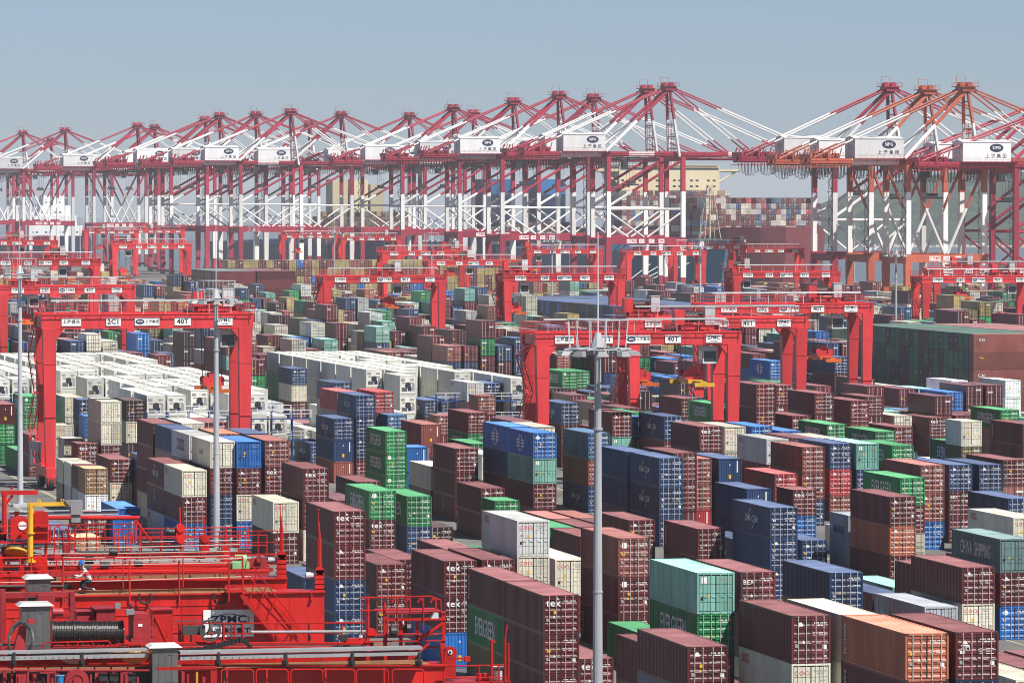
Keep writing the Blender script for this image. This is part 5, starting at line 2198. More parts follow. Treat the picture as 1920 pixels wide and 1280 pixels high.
def water_material():
    m = bpy.data.materials.new('sea_water'); m.use_nodes = True
    t = m.node_tree; b = t.nodes['Principled BSDF']
    b.inputs['Base Color'].default_value = (.10, .115, .11, 1); b.inputs['Roughness'].default_value = .28
    n = t.nodes.new('ShaderNodeTexNoise'); n.inputs['Scale'].default_value = .12; n.inputs['Detail'].default_value = 5
    tc = t.nodes.new('ShaderNodeTexCoord'); t.links.new(tc.outputs['Object'], n.inputs['Vector'])
    bp = t.nodes.new('ShaderNodeBump'); bp.inputs['Strength'].default_value = .5; bp.inputs['Distance'].default_value = .6
    t.links.new(n.outputs['Fac'], bp.inputs['Height']); t.links.new(bp.outputs[0], b.inputs['Normal'])
    return m


b = MB()
b.add([(-9000, -3000, -6), (9000, -3000, -6), (9000, 16000, -6), (-9000, 16000, -6)], [(0, 1, 2, 3)])
tag(b.build('sea', water_material()), kind='structure')


def hill_material():
    m = bpy.data.materials.new('wooded_hillside'); m.use_nodes = True
    t = m.node_tree; N, L = t.nodes, t.links
    b = N['Principled BSDF']; b.inputs['Roughness'].default_value = .9
    tc = N.new('ShaderNodeTexCoord')
    n = N.new('ShaderNodeTexNoise'); n.inputs['Scale'].default_value = .02; n.inputs['Detail'].default_value = 9; n.inputs['Roughness'].default_value = .7
    L.new(tc.outputs['Object'], n.inputs['Vector'])
    r = N.new('ShaderNodeValToRGB')
    r.color_ramp.elements[0].position = .4; r.color_ramp.elements[0].color = (.012, .03, .022, 1)
    r.color_ramp.elements[1].position = .62; r.color_ramp.elements[1].color = (.035, .068, .036, 1)
    e = r.color_ramp.elements.new(.72); e.color = (.12, .11, .08, 1)
    L.new(n.outputs['Fac'], r.inputs[0]); L.new(r.outputs[0], b.inputs['Base Color'])
    return m


def hill():
    rr = random.Random(5)
    # ridge profile along the view's right axis at ~5 km
    nx, ny = 150, 46
    prof = [(-150, 0), (330, 0), (352, 14), (375, 40), (400, 52), (430, 62), (480, 72), (560, 80), (640, 76), (760, 90), (900, 105), (1100, 80), (1500, 60), (2200, 0)]

    def top(x):
        for (a, p), (c, q) in zip(prof[:-1], prof[1:]):
            if a <= x <= c: return p + (q - p) * (x - a) / (c - a)
        return 0
    from mathutils import noise
    vs_, fs = [], []
    for j in range(ny):
        for i in range(nx):
            X = 300 + i * 1900 / (nx - 1); t = j / (ny - 1)
            Zd = 4750 + t * 1500
            h = top(X) * math.sin(min(1, t * 1.9) * math.pi / 2) ** .8 if t < .55 else top(X) * math.cos((t - .55) / .45 * math.pi / 2)
            h += noise.noise(Vector((X * .02, Zd * .02, 0))) * 9 * min(1, h / 20) + noise.noise(Vector((X * .11, Zd * .11, 3))) * 4 * min(1, h / 15)
            P_ = AX_R * X + Vector((_s, _c, 0)) * Zd
            vs_.append((P_.x, P_.y, -7 + h))
    for j in range(ny - 1):
        for i in range(nx - 1):
            a = j * nx + i
            fs.append((a, a + 1, a + nx + 1, a + nx))
    b = MB(); b.add(vs_, fs)
    return tag(b.build('hill', hill_material()), kind='structure')


hill()
# rubble breakwater in front of the hill
b = MB(); rr = random.Random(9)
for i in range(420):
    X = 340 + i * 2.1 + rr.uniform(-1, 1); Zd = 4560 + rr.uniform(-8, 8)
    P_ = AX_R * X + Vector((_s, _c, 0)) * Zd
    s_ = rr.uniform(1.5, 3)
    b.taper((P_.x, P_.y, -6.5), (s_ * 1.6, s_ * 1.4), (P_.x, P_.y, -6.5 + s_ * rr.uniform(.8, 1.6)), (s_, s_ * .8))
tag(b.build('breakwater', flat('pale_rock', (.38, .35, .31), .9)), kind='structure')

# haze: one closed box of thin air round the whole scene
hz = bpy.data.materials.new('haze_air'); hz.use_nodes = True
t_ = hz.node_tree; t_.nodes.remove(t_.nodes['Principled BSDF'])
pv = t_.nodes.new('ShaderNodeVolumePrincipled')
pv.inputs['Density'].default_value = HAZE_DENSITY
pv.inputs['Color'].default_value = (0.88, 0.92, 1.0, 1)
pv.inputs['Anisotropy'].default_value = 0.0
t_.links.new(pv.outputs[0], t_.nodes['Material Output'].inputs['Volume'])
b = MB(); b.box((-9100, -3100, -12), (9100, 16100, 135))
tag(b.build('haze', hz), kind='stuff')

# ------------------------------------------------------------------ paints of the port machinery
M_RED = paint('crane_red_paint', (0.58, 0.042, 0.048), 0.42, 0.22, 0.5)
M_RED2 = paint('old_crane_red_paint', (0.34, 0.028, 0.058), 0.5, 0.2, 0.3)
M_ORANGE = paint('crane_orange_paint', (0.43, 0.10, 0.055), 0.5, 0.2, 0.3)
M_CWHITE = paint('crane_white_paint', (0.74, 0.74, 0.72), 0.5, 0.14, 0.3)
M_GREY = paint('grey_steel_paint', (0.30, 0.31, 0.32), 0.5, 0.2, 0.8)
M_LGREY = paint('light_grey_paint', (0.55, 0.56, 0.57), 0.5, 0.12, 0.8)
M_MAST = paint('galvanised_mast', (0.42, 0.44, 0.47), 0.42, 0.14, 0.8)
M_YEL = paint('yellow_machine_paint', (0.62, 0.36, 0.03), 0.45, 0.25, 0.8)
M_SPRO = paint('orange_spreader_paint', (0.65, 0.13, 0.03), 0.45, 0.2, 0.8)
M_ROPE = flat('wire_rope', (0.05, 0.05, 0.05), 0.5)
M_BLUE = paint('rack_blue_paint', (0.02, 0.06, 0.2), 0.5, 0.2, 0.6)


# ------------------------------------------------------------------ lamp masts
def lamp_mast(px, py, s, h, label, big=False):
    P0 = at_d(px, py, F_PX / s)
    r = .34
    root = thing('lamp_mast', (P0.x, P0.y, 0), label, 'lamp mast', 'tall lamp masts of the yard')
    b = MB()
    n = 12
    segs = [(0, r), (h * .4, r * .82), (h * .8, r * .66), (h, r * .58)]
    for (z0, r0), (z1, r1) in zip(segs[:-1], segs[1:]):
        b.tube((0, 0, z0), (0, 0, z1), r0, n, 0, r1)
    for z in (h * .4, h * .8): b.disc((0, 0, z), (0, 0, 1), r * .92, .12, n)
    b.box((-.9, -.9, 0), (.9, .9, .35)); b.tube((0, 0, h), (0, 0, h + .9), .5, 8, 0, .18)
    b.build('pole', M_MAST, root)
    b = MB(); b.tube((0, 0, h + .5), (0, 0, h + 7), .05, 5, 0, .03); b.build('lightning_rod', M_LGREY, root)
    b = MB()
    for rad, z in ((1.75, h - .1), (1.9, h + 1.7)):
        for k in range(20):
            a0, a1 = k * math.pi / 10, (k + 1) * math.pi / 10
            b.tube((rad * math.cos(a0), rad * math.sin(a0), z), (rad * math.cos(a1), rad * math.sin(a1), z), .05, 4)
    for k in range(12):
        a = k * math.pi / 6
        b.tube((1.75 * math.cos(a), 1.75 * math.sin(a), h - .1), (1.9 * math.cos(a), 1.9 * math.sin(a), h + 1.7), .035, 4)
    for k in range(6):
        a = k * math.pi / 3; b.tube((0, 0, h), (2.1 * math.cos(a), 2.1 * math.sin(a), h - .1), .07, 4)
    b.build('lamp_ring', M_MAST, root)
    b = MB()
    b.taper((0, -.2, -.2), (.75, .42), (0, 0, .12), (.45, .5)); b.box((-.38, -.43, -.22), (.38, .03, -.19)); b.box((-.08, .0, -.1), (.08, .55, .02))
    lm = b.mesh('floodlight', [M_GREY])
    for k in range(10 if s > 6 else 6):
        a = 2 * math.pi * k / (10 if s > 6 else 6) + .2
        o = place('floodlight', lm, root, (2.15 * math.cos(a), 2.15 * math.sin(a), h - .3), a + math.pi / 2)
        if abs(math.cos(a)) > .8: o.scale = (1.0, 1.15, .8)
    return root


for a_ in [(37, 520, 16.8, 26, 'tall grey lamp mast at the left edge beside green containers'),
           (405, 560, 19.6, 24.7, 'tall grey lamp mast in front of the red gantry crane with painted code'),
           (1121, 655, 30.7, 24.9, 'tallest and nearest grey lamp mast rising out of the foreground stacks'),
           (1680, 478, 9.4, 24, 'lamp mast rising beyond the long green and brown container wall'),
           (1313, 460, 8.4, 24.5, 'lamp mast in front of the blue ship hull'),
           (1602, 425, 4.7, 25, 'slim lamp mast between the orange quay crane legs'),
           (476, 434, 5.4, 25, 'slim lamp mast left of the khaki container wall'),
           (627, 436, 5.7, 25, 'slim lamp mast above the khaki container wall'),
           (809, 448, 7.3, 25, 'lamp mast above the crane with a grey cabinet, left of center'),
           (893, 420, 3.9, 25, 'small far lamp mast before the ties of the quay cranes'),
           (1035, 450, 7.4, 25, 'lamp mast rising behind the red gantry crane, center of the yard'),
           (150, 408, 2.9, 26, 'tiny far lamp mast beside the white ship at far left')]:
    lamp_mast(*a_)


# ------------------------------------------------------------------ rubber tyred gantry cranes
def sign(parent, s, w, h, loc, mat, size, sub=None, bold=.03, ring=False):
    b = MB(); b.box((-w / 2, -.05, -h / 2), (w / 2, 0, h / 2))
    o = b.build('sign_board', M_SIGN, parent, loc)
    if ring:
        e = MB(); e.disc((0, 0, 0), (0, 1, 0), .5, .012, 22, 0)
        q = e.build('emblem', M_NAVYP, o, (-w * .29, -.06, 0)); q.scale = (w * .36 / 1.0, 1, .62 * h)
        t = place('lettering', text_mesh('SIPG', size * .62, M_WHITE, .03), o, (-w * .29, -.075, 0))
        t = place('lettering', text_mesh(s, size * .8, mat, .015), o, (w * .2, -.056, 0))
        return o
    t = place('lettering', text_mesh(s, size, mat, bold), o, (0, -.056, .14 * h if sub else 0))
    if sub: place('lettering', text_mesh(sub, size * .32, mat, .01), o, (0, -.056, -.33 * h))
    return o


M_SIGN = flat('white_sign_enamel', (.78, .78, .77), .4)


def rail_line(b, p0, p1, h=1.1, step=1.6, r=.03, m=0):
    p0, p1 = Vector(p0), Vector(p1)
    n = max(1, int((p1 - p0).length / step))
    up = Vector((0, 0, 1))
    for k in (h, h * .55): b.tube(p0 + up * k, p1 + up * k, r, 4, m)
    for i in range(n + 1):
        p = p0.lerp(p1, i / n); b.tube(p, p + up * h, r, 4, m)


def rtg(x0, x1, yb, s, hb, gd, code, label, trol=.7, spread=9.0, load='40T', v_off=0, detail=True, sp_col=None, mat=None):
    RED = mat or M_RED
    d = F_PX / s
    A = at_d(x0, yb, d)
    W = (x1 - x0) / s / _c
    u0, v0 = A.x, A.y
    D = 7.0
    root = thing('gantry_crane', (u0, v0, 0), label, 'gantry crane', 'red rubber tyred gantry cranes of the yard')
    lw = 1.6
    for ix, xx in enumerate((lw / 2, W - lw / 2)):
        for iy, yy in enumerate((0, D)):
            sg = 1 if ix == 0 else -1
            b = MB()
            b.taper((xx + sg * .12, yy, 2.6), (1.15, .95), (xx, yy, hb + .01), (lw, 1.25))
            b.prism([(xx + sg * .78, hb + .02), (xx + sg * 1.8, hb + .02), (xx + sg * .78, hb - 1.3)], 1, yy - .5, yy + .5)
            for z in (hb * .45, hb * .78): b.box((xx - .74, yy - .64, z), (xx + .74, yy + .64, z + .06))
            b.build('leg', RED, root)
        b = MB(); b.box((xx - .6, -2.2, 1.5), (xx + .6, D + 2.2, 2.6))
        b.build('sill_beam', RED, root)
        if detail:
            for yy in (-1.0, D + 1.0):
                b = MB(); b.box((xx - .45, yy - 1.5, .75), (xx + .45, yy + 1.5, 1.5))
                b.build('bogie', RED, root)
                for dy in (-1.0, 1.0):
                    b = MB(); b.disc((xx, yy + dy, .78), (1, 0, 0), .78, .55, 18, 0); b.disc((xx - .02, yy + dy, .78), (1, 0, 0), .4, .6, 12, 1)
                    b.build('wheel', [M_RUBBER, RED], root)
    for yy in (0, D):
        b = MB()
        b.box((-.15, yy - .55, hb), (W + .15, yy + .55, hb + gd))
        b.box((-.2, yy - .62, hb + gd), (W + .2, yy + .75, hb + gd + .08))
        b.box((-.1, yy - .08, hb + gd + .08), (W + .1, yy + .08, hb + gd + .22))
        n = int(W / 2.2)
        for i in range(1, n): b.box((i * W / n - .03, yy - .60, hb + .05), (i * W / n + .03, yy + .60, hb + gd - .05))
        b.build('girder', RED, root)
    for xx in (.55, W - .55):
        b = MB(); b.box((xx - .5, .56, hb + .1), (xx + .5, D - .56, hb + gd - .1)); b.build('end_beam', RED, root)
    # walkway, rails, trays
    zt = hb + gd + .08
    b = MB(); b.box((0, -.98, zt - .06), (W, -.90, zt - .02)); rail_line(b, (0, -.95, zt), (W, -.95, zt), 1.15, 1.7, .035)
    for i in range(int(W / 1.1)): b.box((i * 1.1, -.92, zt - .05), (i * 1.1 + .06, -.74, zt - .02))
    for xx in (-.1, W + .1): rail_line(b, (xx, -1.4, zt), (xx, D + .8, zt), 1.15, 1.7, .035)
    rail_line(b, (0, D + .8, zt), (W, D + .8, zt), 1.15, 1.7, .035)
    b.build('railing', RED, root)
    b = MB(); b.box((W * .04, -.3, zt + 1.5), (W * .93, .1, zt + 1.72))
    for i in range(9): b.tube((W * (.06 + i * .105), -.1, zt), (W * (.06 + i * .105), -.1, zt + 1.5), .05, 4)
    b.build('cable_tray', M_LGREY, root)
    # trolley
    tx = W * trol
    b = MB()
    for yy in (.6, D - .6): b.box((tx - 2.6, yy - .3, zt + .3), (tx + 2.6, yy + .3, zt + .85))
    for k in (-2.4, 0, 2.2): b.box((tx + k - .25, .3, zt + .35), (tx + k + .25, D - .3, zt + .8))
    rail_line(b, (tx - 2.8, -.2, zt + .85), (tx + 2.8, -.2, zt + .85), 1.1, 1.2, .035); rail_line(b, (tx - 2.8, D, zt + .85), (tx + 2.8, D, zt + .85), 1.1, 1.2, .035)
    tr = b.build('trolley', RED, root)
    b = MB(); b.disc((tx + .2, 3.0, zt + 1.75), (1, 0, 0), .62, 2.6, 16)
    for k in range(8): b.ring((tx - 1.0 + k * .33, 3.0, zt + 1.75), (1, 0, 0), .6, .68, .06, 14)
    b.build('rope_drum', M_DARK, tr)
    b = MB(); b.box((tx - 2.4, 2.2, zt + .8), (tx - 1.2, 3.8, zt + 2.6)); b.box((tx + 1.7, 2.4, zt + .8), (tx + 2.5, 3.4, zt + 2.0)); b.box((tx - 1.6, 4.3, zt + .8), (tx + .4, 5.6, zt + 1.7))
    b.build('hoist_gearbox', RED, tr)
    b = MB(); b.box((tx + 1.0, .9, zt + .85), (tx + 2.2, 1.9, zt + 2.9)); b.box((tx + .93, .83, zt + 2.9), (tx + 2.27, 1.97, zt + 3.0))
    b.build('cabinet', M_LGREY, tr)
    # cab
    b = MB(); cx, cy, cz = tx + 1.5, 1.6, hb - 2.3
    b.box((cx - .9, cy - 1.1, cz), (cx + .9, cy + 1.0, cz + 2.1)); b.box((cx - .12, cy - .1, cz + 2.1), (cx + .12, cy + .1, zt + .4))
    cb = b.build('cab', M_LGREY, tr)
    b = MB(); b.box((cx - .75, cy - 1.13, cz + .25), (cx + .75, cy - 1.1, cz + 1.5)); b.box((cx - .93, cy - .9, cz + .5), (cx - .9, cy + .7, cz + 1.6)); b.build('window', M_GLASS, cb)
    # ropes, head block and spreader
    b = MB()
    for dx in (-1.2, 1.2):
        for dy in (-1.4, -1.0, 1.0, 1.4): b.tube((tx + dx, D / 2 + dy, zt + .3), (tx + dx * .8, D / 2 + dy * .9, spread + 1.3), .03, 3)
    b.build('hoist_rope', M_ROPE, tr)
    b = MB(); b.box((tx - 1.2, D / 2 - 1.6, spread + .55), (tx + 1.2, D / 2 + 1.6, spread + .95))
    for dx in (-.9, .9):
        for dy in (-1.2, 1.2): b.disc((tx + dx, D / 2 + dy, spread + 1.25), (0, 1, 0), .42, .3, 12)
    for k in (-.8, 0, .8): b.box((tx - .5, D / 2 + k - .2, spread + .95), (tx + .5, D / 2 + k + .2, spread + 2.1))
    b.build('head_block', RED, tr)
    b = MB(); b.box((tx - .35, D / 2 - 5.9, spread), (tx + .35, D / 2 + 5.9, spread + .45))
    for dy in (-5.95, 5.95): b.box((tx - 1.2, D / 2 + dy - .25, spread - .15), (tx + 1.2, D / 2 + dy + .25, spread + .3))
    b.box((tx - .9, D / 2 - 1.9, spread + .1), (tx + .9, D / 2 + 1.9, spread + .55))
    b.build('spreader', sp_col or M_SPRO, tr)
    # stair on the left side
    b = MB()
    zz, yy, dr = 3.0, .2, 1
    x_ = -.55
    while zz < hb - .5:
        y2 = D - .4 if dr > 0 else .4
        z2 = min(zz + 4.2, hb)
        for o in (-.35, .35):
            b.tube((x_ + o, yy, zz), (x_ + o, y2, z2), .09, 4); b.tube((x_ + o, yy, zz + 1), (x_ + o, y2, z2 + 1), .035, 4)
        for k in range(8):
            p = k / 8; b.box((x_ - .35, yy + (y2 - yy) * p - .12, zz + (z2 - zz) * p - .02), (x_ + .35, yy + (y2 - yy) * p + .12, zz + (z2 - zz) * p + .02))
        b.box((x_ - .45, y2 - .5, z2 - .05), (x_ + .45, y2 + .5, z2)); yy, zz, dr = y2, z2, -dr
    b.build('stair', RED, root)
    b = MB(); b.box((-.9, 2.0, 2.7), (.1, 5.2, 5.4)); b.box((-.95, 1.95, 5.4), (.15, 5.25, 5.5)); b.build('power_unit', M_LGREY, root)
    # boards on the girder
    zc = hb + gd * .5
    yf = -.62
    sc = W / 25.1
    sign(root, '上海盛东', 2.3 * sc, .95, (W * .135, yf, zc), M_BLACKP, .5, bold=.02)
    sign(root, code, 1.75 * sc, .95, (W * .335, yf, zc), M_BLACKP, .82)
    sign(root, '上港集团', 2.95 * sc, .95, (W * .495, yf, zc), M_BLACKP, .5, ring=True)
    sign(root, load, 1.95 * sc, .95, (W * .665, yf, zc), M_BLACKP, .8)
    sign(root, 'ZPMC', 1.95 * sc, .95, (W * .865, yf, zc), M_BLACKP, .55, sub='上海振华重工')
    return root


RT = [(79, 467, 617, 15.84, 19.0, 1.65, '2C1', 'red gantry crane with code 2C1 straddling white reefers behind middle mast', .83, 11.5),
      (1003.8, 1391, 647.5, 15.8, 17.0, 1.4, '211', 'nearest red gantry crane on the right, behind the tallest lamp mast', .80, 12.2),
      (1177, 1517, 615.6, 13.9, 17.0, 1.35, '2A0', 'red gantry crane directly behind the nearest one, its drum at left', .1, 9.5),
      (1322, 1640.6, 589, 12.9, 17.9, 1.35, '282', 'red gantry crane left of the long green and brown container wall', .74, 11.0),
      (944, 1172.5, 528, 9.33, 18.4, 1.35, '260', 'red gantry crane over the navy container wall with drum on left end', .12, 12.0),
      (606, 835, 531, 9.27, 18.0, 1.35, '216', 'red gantry crane over mixed stacks, center left, two drums on top', .55, 13.0),
      (210, 357, 467, 5.92, 20.0, 1.5, '250', 'lone tall red gantry crane left of the dark green container wall', .15, 12.0),
      (1374, 1577, 521, 8.29, 17.3, 1.3, '253', 'red gantry crane in front of the blue hull with white mooring lines', .08, 12.0),
      (1728, 1945, 531, 8.87, 17.3, 1.3, '262', 'red gantry crane cut by right edge, above grey and purple stacks', .75, 9.0),
      (1750, 1950, 514, 8.0, 17.6, 1.3, '224', 'red gantry crane at right edge just behind the cut one', .3, 12.0),
      (-2, 248, 552, 10.2, 17.3, 1.5, '220', 'red gantry crane behind leftmost mast with a slanted right knee', .2, 12.0),
      (-18, 184, 499, 8.24, 19.9, 1.5, '2D3', 'red gantry crane at left edge with grey cabinet on top', .6, 12.0),
      (-45, 105, 456, 6.1, 21.5, 1.4, '231', 'far red gantry crane at left edge below the pink portal frame', .5, 14.0),
      (716, 880, 480, 6.7, 19.6, 1.3, '214', 'far red gantry crane over khaki wall, center left', .8, 14.0),
      (803, 973, 498, 6.95, 17.5, 1.3, '251', 'far red gantry crane over khaki wall with lowered head block', .4, 7.0),
      (988, 1131, 476, 5.85, 18.3, 1.3, '244', 'far red gantry crane above the navy wall crane, slanted right knee', .1, 13.0),
      (1174, 1325, 479, 6.15, 18.5, 1.3, '257', 'far red gantry crane in front of the ship side right of center', .9, 9.0),
      (1375, 1510, 474, 5.5, 17.7, 1.3, '239', 'far red gantry crane in front of the blue hull mooring lines', .1, 13.0),
      (1262, 1400, 467, 5.6, 19.2, 1.3, '222', 'far red gantry crane under the red ship hull', .9, 13.0),
      (158, 258, 437, 4.1, 21, 1.4, '233', 'tiny far red gantry crane left, behind the lone tall one', .3, 14.0),
      (250, 345, 436, 4.0, 21, 1.4, '234', 'tiny far red gantry crane left, second of a close pair', .3, 14.0),
      (528, 634, 445, 4.4, 20, 1.4, '235', 'tiny far red gantry crane above khaki wall, left one', .3, 14.0),
      (640, 752, 449, 4.6, 19.5, 1.4, '236', 'tiny far red gantry crane above khaki wall, right one', .7, 14.0)]
for i_, r_ in enumerate(RT):
    rtg(*r_, detail=i_ < 8, sp_col=M_YEL if i_ == 1 else None)

# ------------------------------------------------------------------ reefer plug racks (blue steel gantries between the reefer bays)
def rack(u, v, w, label):
    root = thing('reefer_rack', (u, v, 0), label, 'plug rack', 'blue plug racks between the reefer bays')
    for z in (2.7, 5.5):
        b = MB(); b.box((0, 0, z), (w, 1.0, z + .14)); b.build('walkway', M_BLUE, root)
        b = MB(); rail_line(b, (0, 0, z + .1), (w, 0, z + .1), 1.1, 1.3, .04); rail_line(b, (0, 1.0, z + .1), (w, 1.0, z + .1), 1.1, 1.3, .04); b.build('railing', M_LGREY, root)
    b = MB()
    for i in range(int(w / 2.75) + 1):
        for y in (.05, .95): b.tube((min(w, i * 2.75), y, 0), (min(w, i * 2.75), y, 6.6), .09, 5)
    b.build('frame', M_BLUE, root)


for a_ in [(86.2, 609.2, 21.8, 'blue plug rack in front of the main reefer block'), (86.2, 624.6, 21.8, 'blue plug rack one bay back in the main reefer block'),
           (86.2, 640, 21.8, 'blue plug rack two bays back in the main reefer block'), (135.2, 659.4, 13.8, 'blue plug rack in front of the right reefer block'), (70, 670.4, 13.6, 'blue plug rack in front of the left reefer block')]:
    rack(*a_)


# ------------------------------------------------------------------ ship to shore cranes
def banded(b, p0, p1, r, bands, n=6):
    """tube in successive bands: list of (end fraction, slot)"""
    p0, p1 = Vector(p0), Vector(p1)
    t0 = 0
    for t1, m in bands:
        b.tube(p0.lerp(p1, t0), p0.lerp(p1, t1), r, n, m); t0 = t1


def sts(px, py, s, ha, hg, hp, label, col='R', detail=True, hz_=39.0, xbrace=False, all_red=False, gw=29.5):
    RED = {'R': M_RED2, 'O': M_ORANGE}[col]
    WH = RED if all_red else M_CWHITE
    mats = [RED, WH]
    P0 = at_d(px, py, F_PX / s)
    root = thing('quay_crane', (P0.x, P0.y, 0), label, 'quay crane', 'ship to shore cranes lined up along the quay', rz=math.atan2(.096, .995))
    xw, xl, yy_ = 2.6, 2.6 - gw, 9.0
    gz = hg + 2.1
    for x in (xl, xw):
        for y in (-yy_, yy_):
            b = MB()
            sg = 1 if y < 0 else -1
            if x == xw: b.taper((x, y, 2.5), (1.9, 1.4), (x, y, 7), (1.95, 1.45), 0); b.taper((x, y, 7), (1.95, 1.45), (x, y, hp - 3), (2.3, 1.7), 1)
            else: b.taper((x, y, 2.5), (1.9, 1.4), (x, y, hp - 3), (2.3, 1.7), 0)
            b.box((x - 1.0, y - .85, hp - 3), (x + 1.0, y + .85, hp))
            b.box((x - .8, y - .75, hp), (x + .8, y + .75, hz_), 1)
            b.box((x - .8, y - .75, hz_), (x + .8, y + .75, hg + 1.0), 0)
            b.build('leg', mats, root)
    for y in (-yy_, yy_):
        b = MB(); b.box((xl + 1.0, y - .7, hp - 2.6), (xw - 1.0, y + .7, hp - .02)); pb = b.build('portal_beam', RED, root)
        b = MB()
        if xbrace:
            xm = (xl + xw) / 2
            banded(b, (xl + .8, y, hg - 1), (xm - .5, y, hp), .5, [(.45, 0), (1, 1)]); banded(b, (xw - .8, y, hg - 1), (xm + .5, y, hp), .5, [(.45, 0), (1, 1)])
        else:
            xm = (xl + xw) / 2
            zt = hp + 10.5
            b.tube((xl + .8, y, zt), (xw - .8, y, zt), .42, 6, 1)
            b.tube((xl + .7, y, zt - 1.3), (xm - .6, y, hp), .36, 6, 1); b.tube((xw - .7, y, zt - 1.3), (xm + .6, y, hp), .36, 6, 1)
            p0, p1 = Vector((xw - .8, y, hg - .5)), Vector((xl + .8, y, zt + 1.5))
            f = (p0.z - hz_) / (p0.z - p1.z)
            banded(b, p0, p1, .52, [(f, 0), (1, 1)])
        b.build('brace', mats, root)
    for x in (xl, xw):
        b = MB(); b.box((x - .7, -yy_ + .85, hg - .6), (x + .7, yy_ - .85, hg + 1.0)); b.box((x - .8, -yy_ + .85, hp - 3), (x + .8, yy_ - .85, hp - .5)); b.box((x - 1.0, -yy_ - 2.5, 1.2), (x + 1.0, yy_ + 2.5, 2.5))
        b.build('cross_beam', RED, root)
        for y in (-yy_, yy_):
            b = MB(); b.box((x - .5, y - 3.2, .3), (x + .5, y + 3.2, 1.2)); b.build('bogie', M_DARK, root)
    xb, xf = xl - 31, xw + 62
    for y in (-3.4, 3.4):
        b = MB()
        for a, c, m in ((xb, xl - 17, 0), (xl - 17, xl - 1, 1), (xl - 1, xl + 10, 0), (xl + 10, xl + 20, 1), (xl + 20, xw + 2, 0)):
            b.box((a, y - .55, hg + 1.02), (c, y + .55, hg + 3.0), m)
        b.build('girder', mats, root)
        b = MB()
        for a, c, m in ((xw + 2.2, xw + 20, 0), (xw + 20, xw + 32, 1), (xw + 32, xf, 0)): b.box((a, y - .5, hg + 1.1), (c, y + .5, hg + 2.9), m)
        b.build('boom', mats, root)
    b = MB()
    for k in range(14):
        x = xb + k * (xf - xb) / 13; b.box((x - .25, -2.8, hg + 1.3), (x + .25, 2.8, hg + 1.8))
    for y in (-4.4, 4.4): rail_line(b, (xb, y, hg + 1.6), (xf, y, hg + 1.6), 1.2, 3.2, .06); b.box((xb, y - .4, hg + 1.5), (xf, y + .4, hg + 1.6))
    for x in (xb, xb + 6): b.box((x - .3, -4.5, hg + 3), (x + .3, 4.5, hg + 4.4)); [b.tube((x, y, hg + 3), (x + 1.2, y, hg + 6), .3, 5) for y in (-3.4, 3.4)]
    for k in range(5):
        x = xb + 1.5 + k * 2.1; b.tube((x, -3.4, hg + 3), (x + .9, -3.4, hg + 6.2 - (k % 2)), .22, 4); b.tube((x, 3.4, hg + 3), (x + .9, 3.4, hg + 6.2 - (k % 2)), .22, 4); b.box((x - .4, -2.2, hg + 3), (x + .5, 2.2, hg + 4.2 + .4 * (k % 3)))
    b.box((xb - .6, -5.2, hg + .1), (xb + 13, 5.2, hg + .3)); rail_line(b, (xb - .6, -5.1, hg + .3), (xb + 13, -5.1, hg + .3), 1.3, 2.0, .08)
    for k in range(8): b.tube((xb + k * 1.8, -4.9, hg + .2), (xb + k * 1.8, -3.6, hg + 1.6), .1, 4)
    b.build('walkway', RED, root)
    # apex frame
    za = ha
    for y in (-1, 1):
        b = MB()
        f0 = Vector((xw - .3, y * 6.0, hg + 1.0)); f1 = Vector((0, y * 1.7, za - 1.5))
        banded(b, f0, f1, .62, [(.55, 1), (1, 0)])
        b.build('apex_leg', mats, root)
        b = MB(); banded(b, (0, y * 1.7, za - 1.5), (xl + .2, y * 6.0, hg + 3.0), .6, [(.52, 0), (1, 1)]); b.build('apex_brace', mats, root)
        b = MB(); banded(b, (-.5, y * 2.2, za - .8), (xb + 1.5, y * 3.4, hg + 3.2), .36, [(.38, 0), (.8, 1), (1, 0)], 5); b.build('back_stay', mats, root)
        for xe in (xw + 30, xw + 58):
            b = MB(); banded(b, (.5, y * 2.2, za - .8), (xe, y * 3.4, hg + 3.0), .3, [(.33, 0), (.8, 1), (1, 0)], 5); b.build('fore_stay', mats, root)
    b = MB()
    for t in (.12, .3, .48, .66, .84):
        w_ = 6.0 - 4.3 * t; z = hg + 1 + (za - 1.5 - hg - 1) * t; x = (xw - .3) * (1 - t)
        b.tube((x, -w_, z), (x, w_, z), .2, 5)
    for t in range(7):
        z = hg + 3 + t * 1.6; b.tube((xw - 1.4, -3, z), (xw - 1.4, 3, z), .12, 4)
        for y in (-3, 0, 3): b.tube((xw - 1.4, y, z), (xw - 1.4, y, z + 1.6), .12, 4)
    b.build('ladder_frame', RED, root)
    b = MB(); b.box((-2.2, -3.0, za - 2.0), (2.2, 3.0, za - .6)); b.box((-3.2, -3.6, za - .6), (3.2, 3.6, za - .4))
    for y in (-3.5, 3.5): rail_line(b, (-3.1, y, za - .4), (3.1, y, za - .4), 1.2, 1.5, .07)
    for x in (-1.5, 1.2): b.disc((x, 0, za + .1), (0, 1, 0), .9, 2.4, 10)
    b.tube((-2.6, 1, za - .4), (-2.6, 1, za + 3.0), .09, 4); b.tube((-2.6, 1, za + 2.8), (.6, 1, za + 2.8), .08, 4); b.tube((.6, 1, za - .4), (.6, 1, za + 2.6), .09, 4)
    b.build('apex_head', RED, root)
    # machinery house
    x0, x1, z0, z1 = xl - 16, xl + .5, hg + 3.1, hg + 9.2
